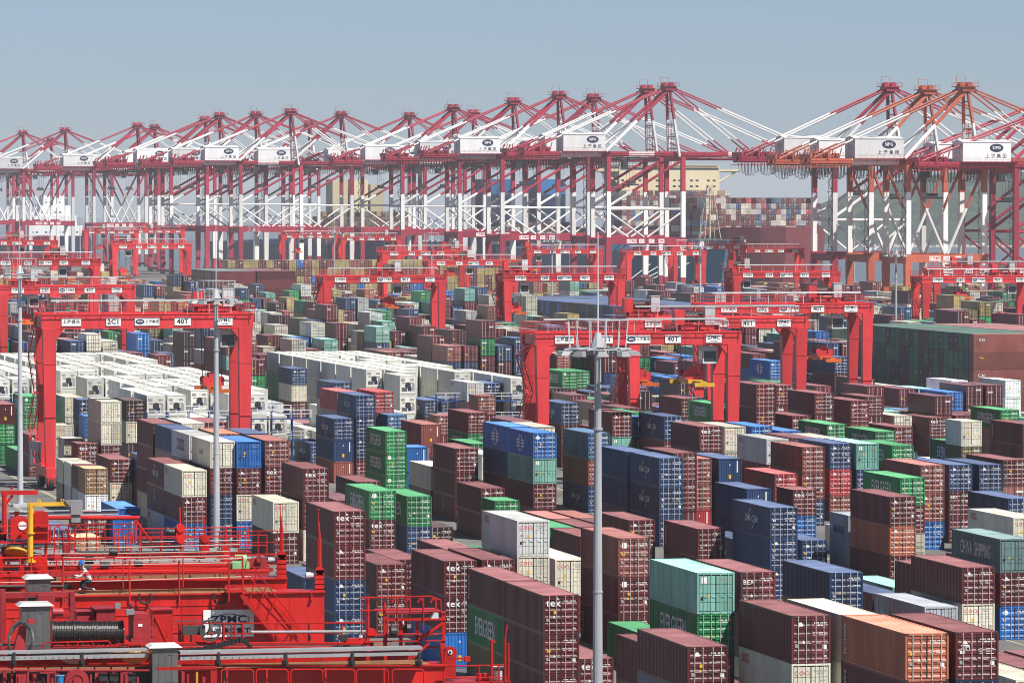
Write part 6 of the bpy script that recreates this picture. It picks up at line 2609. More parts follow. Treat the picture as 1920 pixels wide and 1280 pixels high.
    b = MB(); b.box((x0, -4.2, z0), (x1, 4.2, z1)); b.prism([(-4.4, z1), (4.4, z1), (0, z1 + .9)], 0, x0 - .2, x1 + .2); b.box((x0 - .6, -5.2, z0 - .25), (x1 + .6, 5.2, z0 - .02), 1)
    mh = b.build('machinery_house', [M_HOUSE, RED], root)
    b = MB(); rail_line(b, (x0 - .5, -5.1, z0), (x1 + .5, -5.1, z0), 1.1, 1.8, .05); b.build('railing', M_GREY, mh)
    b = MB(); b.box((x0 - .03, -1.6, z0 + 2.6), (x0 + .01, -.8, z0 + 4.4)); b.box((x0 - .03, .6, z0 + 2.6), (x0 + .01, 1.4, z0 + 4.4)); b.build('window', M_GLASS, mh)
    e = MB(); e.disc((0, 0, 0), (0, 1, 0), 1.0, .06, 24); q = e.build('emblem', M_NAVYP, mh, (x0 + 11.5, -4.23, z0 + 4.3)); q.scale = (2.35, 1, 1.3)
    place('lettering', text_mesh('SIPG', 1.35, M_WHITE, .02), mh, (x0 + 11.5, -4.30, z0 + 4.3))
    place('lettering', text_mesh('上 港 集 团', 1.45, M_BLACKP, .015), mh, (x0 + 11.3, -4.215, z0 + 1.7))
    # stair tower on the landside far leg, festoon, trolley with cab
    b = MB(); z = hp + .5; k = 0
    while z < hg - 2:
        b.box((xl - 2.4, -yy_ - .6, z), (xl - .8, -yy_ + .9, z + .15)); b.tube((xl - 2.3, -yy_ - .6, z), (xl - 2.3, -yy_ - .6, z + 3.2), .08, 4)
        b.tube((xl - (2.3 if k % 2 else .9), -yy_ - .5, z), (xl - (.9 if k % 2 else 2.3), -yy_ - .5, z + 3.2), .14, 4); b.tube((xl - 2.4, -yy_ - .6, z + 1.1), (xl - .8, -yy_ - .6, z + 1.1), .07, 4)
        z += 3.2; k += 1
    b.build('stair_tower', M_DARK, root)
    b = MB()
    n = 34
    for i in range(n):
        x = xb + 2 + i * 1.15; dz = 2.5 + 1.6 * abs(math.sin(i * .55))
        b.path([(x, 4.2, hg + .9), (x + .15, 4.2, hg + .9 - dz), (x + .9, 4.2, hg + .9 - dz), (x + 1.05, 4.2, hg + .9)], .11, 3)
    b.build('festoon_cable', M_ROPE, root)
    tx = xl + 12
    b = MB(); b.box((tx - 3, -3.6, hg + .3), (tx + 3, 3.6, hg + .95)); b.box((tx - 4.8, -4.6, hg - 3.0), (tx - 2.6, -2.2, hg - .2)); b.box((tx - 2.6, -4.0, hg - .8), (tx - 1.6, -2.6, hg + .3))
    for k in range(4): b.tube((tx - 2 + k * 1.3, 0, hg + .3), (tx - 1.5 + k, 0, hg - 8), .07, 3)
    b.box((tx - 1.6, -1.0, hg - 9), (tx + 1.6, 1.0, hg - 8)); b.box((tx - 1.2, -6.0, hg - 9.7), (tx + 1.2, 6.0, hg - 9.1))
    b.build('trolley', M_DARK, root)
    if detail:
        for k, (t, w) in enumerate((('上港集团', 4.0), ('118', 2.2), ('65T', 2.2), ('ZPMC', 2.4))):
            bb = MB(); bb.box((-w / 2, -.04, -.75), (w / 2, 0, .75)); o = bb.build('sign_board', M_SIGN, root, (xl + 9 + k * 3.9, -yy_ - .74, hp - 1.4))
            place('lettering', text_mesh(t, 1.0, M_REDP, .02), o, (0, -.05, 0))
    return root


M_HOUSE = paint('machine_house_white', (0.72, 0.73, 0.74), 0.5, .12, .2)
ST = [(1810, 160, 5.9, 72, 45.6, 18.5, 'orange and white quay crane, rightmost of the two with orange legs', 'O'),
      (1738, 165, 5.75, 72, 45.6, 18.5, 'orange and white quay crane just left of the rightmost orange one', 'O'),
      (1668, 160, 5.6, 74, 47, 18.5, 'pink red quay crane immediately left of the orange quay cranes', 'R'),
      (2010, 188, 5.9, 68, 44.5, 15, 'all red quay crane at right edge, its house nearest the edge', 'R'),
      (1948, 190, 5.7, 68, 44.5, 15, 'all red quay crane at right edge, second from the edge', 'R'),
      (1253, 160, 5.0, 79, 51.0, 22.0, 'red and white quay crane, the front one of the tallest central pair', 'R'),
      (1213, 163, 4.85, 79.5, 51.3, 22.5, 'red and white quay crane, the rear one of the tallest central pair', 'R'),
      (1113, 180, 4.55, 79, 51.5, 22.5, 'red and white quay crane immediately left of the tallest central pair', 'R'),
      (1048, 175, 4.66, 79, 51.5, 22.5, 'red and white quay crane, second apex left of the tallest pair', 'R'),
      (963, 187, 4.4, 79, 51.5, 23, 'red and white quay crane, third apex left of the tallest pair', 'R'),
      (888, 210, 3.95, 78.5, 52, 23, 'red and white quay crane, fourth apex left, partly behind a taller one', 'R'),
      (850, 200, 4.12, 79, 51.5, 23, 'red and white quay crane, fifth apex left of the tallest pair', 'R'),
      (768, 215, 3.8, 79, 52, 23.5, 'red and white quay crane in front of the tall yellow ship house', 'R'),
      (640, 212, 3.85, 79, 52, 23.5, 'red and white quay crane just left of the tall yellow ship house', 'R'),
      (580, 230, 3.5, 78.5, 52, 24, 'lower quay crane apex just right of a taller one, left of center', 'R'),
      (545, 207, 3.96, 79, 52, 24, 'red and white quay crane, tallest apex of the left half', 'R'),
      (480, 212, 3.85, 79, 52, 24, 'red and white quay crane left of the tallest apex in left half', 'R'),
      (412, 212, 3.8, 79, 52, 24, 'red and white quay crane, right one of a close pair, left half', 'R'),
      (385, 216, 3.65, 79, 52, 24, 'red and white quay crane, left one of a close pair, left half', 'R'),
      (290, 236, 3.32, 79, 52.5, 24.5, 'far quay crane, right one of the pair above the lone gantry crane', 'R'),
      (258, 233, 3.38, 79, 52.5, 24.5, 'far quay crane, left one of the pair above the lone gantry crane', 'R'),
      (122, 242, 3.19, 79, 52.5, 25, 'far quay crane in front of the white ship at far left', 'R'),
      (95, 260, 2.85, 78, 52.5, 25, 'lower far quay crane between the two leftmost tall apexes', 'R'),
      (43, 247, 3.08, 79, 52.5, 25, 'leftmost far quay crane at the left edge', 'R')]
for i_, a_ in enumerate(ST):
    sts(*a_, detail=i_ in (0, 1, 2, 5, 8, 9, 14, 20, 21), xbrace=i_ in (0, 1, 19, 20, 21, 22, 23), hz_=(38.0 if i_ < 3 else 39.0), all_red=i_ in (3, 4), gw=29.5 if i_ > 4 else 26)


# ------------------------------------------------------------------ ships at the quay
M_CREAM = paint('ship_cream_paint', (0.56, 0.50, 0.34), 0.5, .1, .1)
M_SHIPW = paint('ship_white_paint', (0.72, 0.73, 0.74), 0.5, .1, .1)
M_HULLB = paint('hull_teal_blue_paint', (0.03, 0.16, 0.27), 0.4, .12, .1)
M_HULLR = paint('hull_red_paint', (0.22, 0.05, 0.06), 0.5, .15, .1)
M_HULLN = paint('hull_navy_paint', (0.012, 0.03, 0.07), 0.5, .12, .1)
M_SHIPU = paint('ship_blue_paint', (0.03, 0.14, 0.33), 0.5, .1, .1)
QRZ = math.atan2(.0965, 1)


def ship(du, v0, length, beam, hullmat, label, hull_h=14, bow=40, mast=False):
    u = quay_u(v0) + du
    root = thing('container_ship', (u, v0, -6), label, 'ship', None, QRZ)
    # plan outline: bow towards the viewer (-y)
    out = [(beam * .5, 0), (beam * .32, bow * .18), (beam * .1, bow * .55), (0, bow), (0, length), (beam, length), (beam, bow), (beam * .9, bow * .55), (beam * .68, bow * .18)]
    inn = [(beam * .5, bow * .22), (beam * .38, bow * .38), (beam * .2, bow * .7), (.8, bow * 1.15), (.8, length - 4), (beam - .8, length - 4), (beam - .8, bow * 1.15), (beam * .8, bow * .7), (beam * .62, bow * .38)]
    b = MB(); n = len(out)
    hs = [(p[0], p[1], 0) for p in inn] + [(p[0], p[1], hull_h * .45) for p in [((a[0] + c[0]) / 2, (a[1] + c[1]) / 2) for a, c in zip(out, inn)]] + [(p[0], p[1], hull_h + (5 if p[1] < bow * .7 else 0)) for p in out]
    fs = []
    for k in range(2):
        for i in range(n): fs.append((k * n + i, k * n + (i + 1) % n, (k + 1) * n + (i + 1) % n, (k + 1) * n + i))
    b.add(hs, fs, 0); b.add([hs[2 * n + i] for i in range(n)], [tuple(range(n))], 0)
    b.build('hull', hullmat, root)
    return root


def WIN():
    b = MB(); b.box((0, -.05, 0), (1.6, .02, 1.0)); return b


def ship_house(root, x0, x1, y0, y1, z0, z1, mat, wing=0, rows=6, name='superstructure'):
    b = MB(); b.box((x0, y0, z0), (x1, y1, z1))
    if wing:
        b.box((x0 - wing, y0 + 1, z1 - 3.4), (x1 + wing, y1 - 2, z1 - 3.0)); b.box((x0 - wing, y0 + .6, z1 - 3.0), (x0 + 2, y0 + 1.1, z1 - 1.8)); b.box((x1 - 2, y0 + .6, z1 - 3.0), (x1 + wing, y0 + 1.1, z1 - 1.8))
        b.box((x0 + 1, y0 - .5, z1), (x1 - 1, y1 - 1, z1 + .4))
        for x in ((x0 + x1) / 2 - 3, (x0 + x1) / 2 + 4): b.tube((x, (y0 + y1) / 2, z1), (x, (y0 + y1) / 2, z1 + 7), .5, 6, 0, .2); b.box((x - 2.5, (y0 + y1) / 2 - .2, z1 + 4), (x + 2.5, (y0 + y1) / 2 + .2, z1 + 4.4))
        for sg, xx in ((-1, x0), (1, x1)): b.tube((xx + sg * wing * .8, y0 + 2, z1 - 3.4), (xx, y0 + 2, z1 - 9), .6, 6)
    h = b.build(name, mat, root)
    for k in range(rows):
        z = z1 - (2.3 if wing and k == 0 else 2.2 + 3.0 * k) - (3.2 if wing and k else 0)
        if z < z0 + 1: break
        nn = int((x1 - x0) / 3.2)
        if wing and k == 0:
            b = MB(); b.box((x0 + .5, y0 - .06, z), (x1 - .5, y0 + .02, z + 1.2)); b.box((x0 - .06, y0 + .8, z), (x0 + .02, y1 - 2, z + 1.2)); b.build('window', M_GLASS, h)
        elif k in (1, 2, 4):
            for i in range(nn):
                if i % 3 == 2: continue
                place('window', cm(('window', 0), lambda: WIN(), [M_GLASS]), h, (x0 + 1 + i * 3.2, y0, z))
    return h


SHIPC = 'MMMMMWWVYAARNKMBWWM'
cargo = Mass()


def ship_cargo(root, x0, nx, y0, bays, z0, lev, pal, rs, bpitch=14.5):
    """deck cargo in the ship's frame, written in world coordinates (side on, ends to the viewer)"""
    r = random.Random(rs)
    M = Matrix.Translation(root.location) @ Matrix.Rotation(root.rotation_euler.z, 4, 'Z')
    m = Mass()
    for j in range(bays):
        for i in range(nx):
            L_ = lev - (r.random() < .25) - (1 if i in (0, nx - 1) else 0)
            for k in range(L_):
                m.cont(x0 + i * 2.5, y0 + j * bpitch, z0 + k * 2.62, 12.19, 2.6, r.choice(pal), 1 if j == 0 else 0, False, r)
    for q, c in zip(m.q, m.c):
        cargo.quad([tuple(M @ Vector(p)) for p in q], c)


# ship with the reddish hull and grey, white and maroon boxes, right of centre
s1 = ship(150, 2078, 300, 62, M_HULLR, 'container ship with dull red hull and high boxes right of center', 25, 30)
ship_cargo(s1, 1.5, 24, 34, 4, 25.2, 7, SHIPC, 3)
s6 = ship(206, 2360, 300, 62, M_HULLN, 'ship with cream bridge and wide wings behind the red hulled ship', 24, 30)
ship_house(s6, 3, 59, 34, 48, 24, 61, M_CREAM, 12)
ship_cargo(s6, -.5, 25, 20, 1, 24.2, 9, SHIPC, 6)
# ship with the teal blue hull below it
s2 = ship(42, 1840, 235, 46, M_HULLB, 'ship with teal blue hull behind the mooring lines right of center', 21, 60)
ship_cargo(s2, 2, 17, 150, 2, 21.2, 1, 'MMKNNW', 8)
b = MB(); b.tube((23, 20, 25), (23, 20, 48), .5, 6, 0, .3)
for k in range(5):
    z = 26 + k * 4.5; w_ = 3.6 * (1 - k / 6)
    for dx, dy in ((-1, -1), (1, -1), (1, 1), (-1, 1)): b.tube((23 + dx * w_, 20 + dy * w_, z), (23 + dx * w_ * .8, 20 + dy * w_ * .8, z + 4.5), .16, 4)
    b.tube((23 - w_, 20 - w_, z), (23 + w_, 20 - w_, z), .14, 4)
b.box((22, 19, 47), (24, 21, 48)); b.box((20.8, 19.4, 44), (25.2, 20.6, 44.4))
b.build('foremast', M_CREAM, s2)
for k in range(4):
    b = MB(); b.tube((6 + 3 * k, 40 - 7 * k, 17), (-22 - 4 * k, 5 - 14 * k, 6.4), .16, 4); b.build('mooring_line', M_WHITE, s2)
# navy and blue funnel block of another ship
s3 = ship(150, 2385, 260, 50, M_HULLN, 'ship with navy and blue funnel blocks behind the central quay cranes', 18, 30)
for x in (1, 32): 
    h_ = ship_house(s3, x, x + 16, 60, 76, 18, 46, M_HULLN, 0, 2, 'funnel'); b = MB(); b.box((x + .2, 59.9, 46.02), (x + 16, 76.2, 54)); b.build('funnel_top', M_SHIPU, h_)
ship_cargo(s3, 1.5, 19, 34, 2, 18.2, 5, 'MMMNNKAW', 11)
# ship with the tall yellow accommodation block
s4 = ship(108, 2560, 300, 52, M_HULLN, 'container ship with tall yellow deckhouse behind the cranes left of center', 18, 30)
for x, w_ in ((14, 9), (25, 10), (36.5, 8)): ship_house(s4, x, x + w_, 70, 84, 18, 55 - (x > 35) * 3, M_CREAM, 0, 1)
ship_cargo(s4, -.5, 21, 34, 2, 18.2, 7, 'LPLLPMMKL', 21)
# white ship at far left
s5 = ship(88, 3260, 240, 46, M_HULLN, 'white ship with stepped upper decks behind the farthest cranes at left', 14, 30)
for k, (x, w_, z0, z1) in enumerate(((4, 38, 14, 26), (8, 30, 26, 33), (12, 22, 33, 40), (15, 15, 40, 47))): ship_house(s5, x, x + w_, 40 + k * 2, 60, z0 + .01, z1, M_SHIPW, 0, 2)
b = MB(); b.tube((22, 50, 46), (22, 50, 60), .8, 8, 0, .3); b.box((17, 49.5, 53), (27, 50.5, 53.6)); b.build('mast', M_SHIPW, s5)
tag(cargo.build('deck_cargo'), 'rows of containers stacked on the decks of the moored ships', 'deck cargo', kind='stuff')
# ------------------------------------------------------------------ the two gantry cranes whose tops fill the left foreground
VA, VAR, VB, VBR = 211.4, 218.2, 177.2, 184.0
M_REDF = paint('fresh_red_paint', (0.50, 0.017, 0.014), 0.36, 0.32, 0.8)
M_REDD = paint('dusty_red_paint', (0.38, 0.03, 0.04), 0.5, 0.28, 1.2)
M_RUSTY = paint('walked_off_rail_bed', (0.30, 0.16, 0.08), 0.7, 0.3, 1.5, streak=False)
M_CAB = paint('brushed_grey_cabinet', (0.13, 0.13, 0.13), 0.35, 0.2, 1.5, metal=.4)
M_CABT = paint('pale_cabinet_cap', (0.62, 0.62, 0.61), 0.5, 0.12, 1.2)
M_TRAY = paint('zinc_cable_tray', (0.36, 0.37, 0.38), 0.42, 0.14, 1.0)
M_GREEN = paint('pale_green_machine', (0.22, 0.50, 0.22), 0.5, .15, 1)
M_HOSE = flat('blue_grey_hose', (0.25, 0.30, 0.33), 0.4)


def pt(px, py, v): return at_v(px, py, v)


def pbox(b, x0, y0, x1, y1, v, dv, m=0):
    """box whose face in the plane y = v spans the given photo rectangle, dv deep"""
    p, q = pt(x0, y1, v), pt(x1, y0, v)
    b.box((p.x, v, p.z), (q.x, v + dv, q.z), m)


def ppath(b, pts, v, r, n=6, m=0): b.path([pt(x, y, v) for x, y in pts], r, n, m)


def grp(root, name, mats, fn):
    b = MB(); fn(b); o = b.build(name, mats)
    o.parent = root; o.matrix_parent_inverse = Matrix.Translation(root.location).inverted()
    return o


A0 = pt(608, 1108, VA); B0 = pt(835, 1243, VB)
gA = thing('gantry_crane', (A0.x - 24, VA, 0), 'bright red gantry crane top in left foreground carrying the large white maker board', 'gantry crane', 'red gantry cranes in the foreground')
gB = thing('gantry_crane', (B0.x - 24, VB, 0), 'nearest gantry crane top, bottom left, with the black rope drum and grey trays', 'gantry crane', 'red gantry cranes in the foreground')


def prail(b, x0, x1, y, v, h, n, r=.028):
    p, q = pt(x0, y, v), pt(x1, y, v)
    q.z = p.z
    up = Vector((0, 0, 1))
    for k in (h, h * .55): b.tube(p + up * k, q + up * k, r, 5)
    for i in range(n + 1):
        c = p.lerp(q, i / n); b.tube(c, c + up * h, r * 1.15, 5)


# --- crane A: girders, legs
for nm, xr, yt, v in (('front', 608, 1108, VA), ('rear', 538, 1083, VAR)):
    p = pt(xr, yt, v); top = p.z; xr_ = p.x

    def f(b, top=top, xr_=xr_, v=v):
        b.box((xr_ - 25, v, top - 2.5), (xr_, v + 1.3, top - .04))
        b.box((xr_ - 25.05, v - .14, top - .04), (xr_ + .03, v + 1.44, top + .02))
        for z in (top - .55, top - .95): b.box((xr_ - 25, v - .035, z), (xr_ - 4.2, v + .01, z + .05))
        for i in range(24): b.box((xr_ - 24.6 + i, v - .02, top - 2.45), (xr_ - 24.57 + i, v + .005, top - .1))
    grp(gA, 'girder', M_REDF, f)
    grp(gA, 'rail_bed', M_RUSTY, lambda b, top=top, xr_=xr_, v=v: (b.box((xr_ - 24.8, v + .1, top + .022), (xr_ - 2.2, v + .95, top + .05)), b.box((xr_ - 24.8, v + .45, top + .05), (xr_ - 2.4, v + .56, top + .2))))
    for xx in (xr_ - .8, xr_ - 24.2):
        grp(gA, 'leg', M_REDF, lambda b, xx=xx, v=v, top=top: b.taper((xx, v + .65, 2.5), (1.2, 1.0), (xx, v + .65, top - 2.52), (1.55, 1.2)))
for xx in (A0.x - .8, A0.x - 24.2):
    grp(gA, 'sill_beam', M_REDF, lambda b, xx=xx: b.box((xx - .6, VA - 1, .9), (xx + .6, VAR + 2.4, 2.5)))
    for yy in (VA, VAR + .9):
        for k in (-.9, .9):
            grp(gA, 'wheel', M_RUBBER, lambda b, xx=xx, yy=yy, k=k: b.disc((xx, yy + k, .75), (1, 0, 0), .75, .5, 16))
grp(gA, 'end_beam', M_REDF, lambda b: b.box((A0.x - .9, VA + 1.32, A0.z - 1.9), (A0.x - .3, VAR - .02, A0.z - .5)))
ztA = A0.z + .02
# front railing fixed outside the girder, rear walkway
grp(gA, 'railing', M_REDF, lambda b: (prail(b, -120, 118, 1104, VA - .12, 1.35, 4), prail(b, 118, 455, 1104, VA - .12, 1.35, 3), [b.tube(pt(x, 1130, VA - .12), pt(x, 1050, VA - .12), .045, 6) for x in (118, 243, 336, 429, 455)]))
grp(gA, 'walkway_plate', M_GREY, lambda b: pbox(b, 180, 1046, 500, 1049, VAR + 1.5, 1.0))
grp(gA, 'railing', M_REDF, lambda b: (prail(b, 265, 520, 1046, VAR + 1.5, 1.2, 7), prail(b, 60, 265, 1046, VAR + 2.4, 1.55, 6), prail(b, 420, 520, 1083, VAR + .2, 1.1, 3), prail(b, 0, 420, 1083, VAR - .1, 1.0, 9)))
# side stair down the girder face
def stair(b):
    for vv in (VA - .25, VA - 1.0):
        b.tube(pt(452, 1114, vv), pt(528, 1206, vv), .13, 4); b.tube(pt(470, 1118, vv), pt(544, 1206, vv), .02, 4)
        b.tube(pt(466, 1050, vv), pt(566, 1180, vv), .03, 5); b.tube(pt(466, 1080, vv), pt(585, 1206, vv), .025, 5)
        for k in range(6):
            t = k / 5; b.tube(pt(452 + 76 * t, 1114 + 92 * t, vv), pt(462 + 92 * t, 1050 + 118 * t, vv), .026, 5)
    for k in range(12):
        t = (k + .5) / 12; c = pt(452 + 76 * t, 1114 + 92 * t, VA - .25); b.box((c.x - .13, VA - 1.0, c.z), (c.x + .16, VA - .25, c.z + .03))
grp(gA, 'stair', M_REDF, stair)
grp(gA, 'landing', M_REDF, lambda b: (pbox(b, 425, 1104, 462, 1110, VA - 1.1, 1.0), b.tube(pt(429, 1128, VA - 1.05), pt(429, 1050, VA - 1.05), .045, 6), b.tube(pt(455, 1106, VA - 1.05), pt(455, 1046, VA - 1.05), .045, 6), b.tube(pt(429, 1050, VA - 1.05), pt(455, 1047, VA - 1.05), .03, 5)))
# maker's board
sw = (pt(476, 1143, VA).x - pt(381, 1143, VA).x)
c_ = pt(428.5, 1167.5, VA)
sb = grp(gA, 'sign_board', M_SIGN, lambda b: b.box((c_.x - sw / 2, VA - .07, c_.z - .62), (c_.x + sw / 2, VA - .037, c_.z + .62)))
def hexa(b):
    pts = [(-.93, .05), (-.93, .26), (-.05, .44), (.05, .44), (.93, .26), (.93, .05), (.55, -.06), (-.55, -.06)]
    for (a, c), (d, e) in zip(pts, pts[1:] + pts[:1]): b.tube((c_.x + a, VA - .078, c_.z + c), (c_.x + d, VA - .078, c_.z + e), .022, 4)
grp(gA, 'emblem', M_NAVYP, hexa)
for s_, z_, sz in (('ZPMC', .17, .47), ('上海振华重工', -.38, .33)):
    o = place('lettering', text_mesh(s_, sz, M_NAVYP, .03, 1.25 if s_ == 'ZPMC' else 1.0)); o.parent = gA; o.location = (c_.x - gA.location.x, -.085, c_.z + z_)
# black hose clamps on the girder
for x in (272, 412):
    grp(gA, 'shackle', M_DARK, lambda b, x=x: ppath(b, [(x - 10, 1112), (x - 12, 1122), (x - 6, 1130), (x + 6, 1130), (x + 12, 1122), (x + 10, 1112)], VA - .25, .055))
grp(gA, 'cleat', M_REDF, lambda b: (b.disc(pt(584, 1122, VA - .1), (0, 1, 0), .07, .2, 8), b.tube(pt(584, 1118, VA - .1), pt(584, 1106, VA - .1), .04, 5)))
# sheave brackets with whip poles and horn speakers at the girder ends
for x, y0, y1, v, py in ((599, 1062, 1108, VA + .5, 955), (528, 1033, 1083, VAR + .5, 945)):
    def f(b, x=x, y0=y0, y1=y1, v=v):
        for dv in (-.3, .3): pbox(b, x - 8, y0 + 6, x + 9, y1, v + dv, .06); b.disc(pt(x + .5, y0 + 7, v + dv + .03), (0, 1, 0), .2, .06, 14)
        for k in range(4): pbox(b, x - 8, y0 + 14 + k * 9, x + 9, y0 + 16 + k * 9, v - .3, .6)
        b.disc(pt(x, y0 + 12, v), (0, 1, 0), .16, .3, 12)
    grp(gA, 'sheave_bracket', M_REDF, f)
    grp(gA, 'whip_pole', M_REDF, lambda b, x=x, y0=y0, v=v, py=py: (b.tube(pt(x, y0 + 4, v), pt(x, (y0 + py) / 2, v), .1, 7), b.tube(pt(x, (y0 + py) / 2, v), pt(x - 2, py + 22, v), .07, 6, 0, .05), b.tube(pt(x - 2, py + 22, v), pt(x - 3, py, v), .022, 5), b.disc(pt(x - 3, py, v), (0, 0, 1), .1, .03, 10)))
    grp(gA, 'horn_speaker', M_LGREY, lambda b, x=x, y0=y0, v=v: (b.tube(pt(x - 26, y0 + 16, v - .1), pt(x - 16, y0 + 16, v - .1), .15, 12), b.tube(pt(x - 16, y0 + 16, v - .1), pt(x - 9, y0 + 16, v - .1), .12, 10)))
# haul ropes between the girders
def ropes(b):
    for k, (ya, yb, v) in enumerate(((1016, 1012, 219.5), (1028, 1020, 217), (1037, 1033, 216), (1052, 1046, 215), (1058, 1054, 214.5), (1044, 1041, 215.6), (1092, 1080, 213.4))):
        p, q = pt(-60, ya, v), pt(470 - 20 * (k % 3), yb, v)
        mid = p.lerp(q, .5); mid.z -= .06
        b.path([p, mid, q], .022, 5)
grp(gA, 'haul_rope', flat('pale_wire_rope', (.5, .47, .40), .5), ropes)
grp(gA, 'pipe_run', M_REDF, lambda b: (ppath(b, [(90, 970), (262, 970)], 221, .1, 8), ppath(b, [(100, 1066), (500, 1066)], 216.5, .07), ppath(b, [(100, 1059), (505, 1059)], 217.0, .05), pbox(b, 120, 1040, 520, 1044, 220.4, .15)))
# gear at the right: green winch, pulley blocks, small frames
grp(gA, 'winch', M_GREEN, lambda b: (pbox(b, 436, 1051, 468, 1066, 216, .9), b.tube(pt(440, 1047, 216.4), pt(462, 1047, 216.4), .2, 12), pbox(b, 445, 1041, 456, 1048, 216.1, .5)))
grp(gA, 'limit_switch', M_REDD, lambda b: (pbox(b, 466, 1046, 500, 1062, 216.2, .5), b.disc(pt(486, 1048, 216.1), (0, 1, 0), .16, .2, 12), pbox(b, 474, 1064, 512, 1072, 216.2, .4)))
for x, y in ((338, 988), (423, 1030), (384, 1008)):
    grp(gA, 'pulley_block', M_REDF, lambda b, x=x, y=y: (pbox(b, x - 8, y, x + 8, y + 24, 219.4, .35), b.disc(pt(x, y + 1, 219.5), (0, 1, 0), .2, .35, 14), b.disc(pt(x, y + 22, 219.5), (0, 1, 0), .2, .35, 14), b.tube(pt(x, y, 219.6), pt(x - 1, y - 38, 219.6), .035, 6), b.disc(pt(x, y + 6, 219.36), (0, 1, 0), .09, .1, 10)))
grp(gA, 'motor', M_DARK, lambda b: (b.tube(pt(310, 997, 219.6), pt(329, 997, 219.6), .17, 12), b.tube(pt(312, 995, 219.6), pt(316, 995, 219.6), .2, 12)))
grp(gA, 'stay_frame', M_REDF, lambda b: (ppath(b, [(253, 1018), (255, 976), (284, 1015)], 219.2, .05), ppath(b, [(249, 1018), (250, 980)], 219.2, .04), ppath(b, [(262, 985), (262, 1015)], 219.2, .035), b.ring(pt(256, 978, 219.2), (0, 1, 0), .06, .11, .05, 12)))
for i, x in enumerate((102, 118, 131, 141, 214, 236)):
    grp(gA, 'ladder_post', M_REDF, lambda b, x=x, i=i: (ppath(b, [(x, 1072), (x, 990 + (i % 3) * 6), (x + 7, 985 + (i % 3) * 6), (x + 12, 992 + (i % 3) * 6)], 216.2 + .3 * i, .03), [b.tube(pt(x, y, 216.2 + .3 * i), pt(x + 9, y, 216.2 + .3 * i), .02, 4) for y in range(1000, 1070, 9)], b.tube(pt(x + 9, 1072, 216.2 + .3 * i), pt(x + 9, 1000, 216.2 + .3 * i), .025, 4)))

# --- trolley of crane A at the far left
grp(gA, 'cable_tray', M_TRAY, lambda b: (pbox(b, 20, 959, 222, 967, 222.5, .5), pbox(b, 18, 956, 224, 959, 222.4, .7), pbox(b, 138, 967, 142, 974, 222.5, .3)))
tA = grp(gA, 'trolley', M_REDF, lambda b: (pbox(b, -140, 1016, 96, 1021, 214.4, 4.5), pbox(b, -140, 1075, 92, 1100, 214.0, .5), pbox(b, -140, 1075, 92, 1100, 217.0, .4), prail(b, -100, 90, 1018, 214.3, .75, 6), prail(b, -100, 106, 1084, 213.4, .9, 6), [pbox(b, x, 1018, x + 5, 1085, 215, .2) for x in (-60, 14, 40, 84)]))
grp(gA, 'hoist_gearbox', M_REDF, lambda b: (pbox(b, 20, 976, 53, 1010, 215.2, 1.2), b.prism([(pt(20, 976, 215.2).x, pt(20, 976, 215.2).z), (pt(53, 976, 215.2).x, pt(53, 976, 215.2).z), (pt(48, 969, 215.2).x, pt(48, 969, 215.2).z), (pt(27, 969, 215.2).x, pt(27, 969, 215.2).z)], 1, 215.2, 216.4), b.tube(pt(31, 970, 215.6), pt(31, 960, 215.6), .09, 8), b.disc(pt(31, 960, 215.6), (0, 0, 1), .12, .1, 10), b.disc(pt(37, 1006, 215.1), (0, 1, 0), .1, .1, 10)))
grp(gA, 'plate', M_WHITE, lambda b: b.disc(pt(42, 985, 215.17), (0, 1, 0), .2, .03, 18))
grp(gA, 'control_box', M_REDF, lambda b: (pbox(b, 62, 966, 91, 1016, 214.9, 1.0), b.prism([(pt(62, 966, 214.9).x, pt(62, 966, 214.9).z), (pt(91, 966, 214.9).x, pt(91, 966, 214.9).z), (pt(86, 959, 214.9).x, pt(86, 959, 214.9).z), (pt(64, 959, 214.9).x, pt(64, 959, 214.9).z)], 1, 214.9, 215.9), pbox(b, 66, 972, 88, 1010, 214.87, .04), b.tube(pt(70, 982, 214.85), pt(83, 1003, 214.85), .03, 4)))
grp(gA, 'rope_drum', M_DARK, lambda b: (b.tube(pt(-60, 994, 216), pt(10, 994, 216), .42, 20), [b.ring(pt(x, 994, 216), (1, 0, 0), .41, .47, .06, 20) for x in range(-55, 14, 8)]))
grp(gA, 'sheave', M_YEL, lambda b: (b.disc(pt(30, 1034, 214.2), (.15, .45, 1), .52, .1, 22), b.disc(pt(30, 1033, 214.1), (.15, .45, 1), .2, .2, 14)))
grp(gA, 'brake_disc', M_REDF, lambda b: (b.disc(pt(72, 1058, 214.3), (.2, 1, 0), .42, .3, 22), b.disc(pt(72, 1058, 214.1), (.2, 1, 0), .16, .3, 14), b.disc(pt(-2, 1052, 214.4), (.1, 1, 0), .3, .3, 18)))
jb = grp(gA, 'jib_crane', M_YEL, lambda b: (b.tube(pt(57, 1056, 214.0), pt(57, 944, 214.0), .13, 10), b.disc(pt(57, 1052, 214.0), (0, 0, 1), .25, .08, 12), pbox(b, 52, 941, 131, 949, 213.9, .22), pbox(b, 60, 949, 64, 962, 213.95, .1), b.ring(pt(73, 939, 214), (0, 1, 0), .05, .09, .05, 10), b.ring(pt(117, 938, 214), (0, 1, 0), .05, .09, .05, 10), b.disc(pt(57, 999, 214.0), (0, 0, 1), .2, .06, 12)))
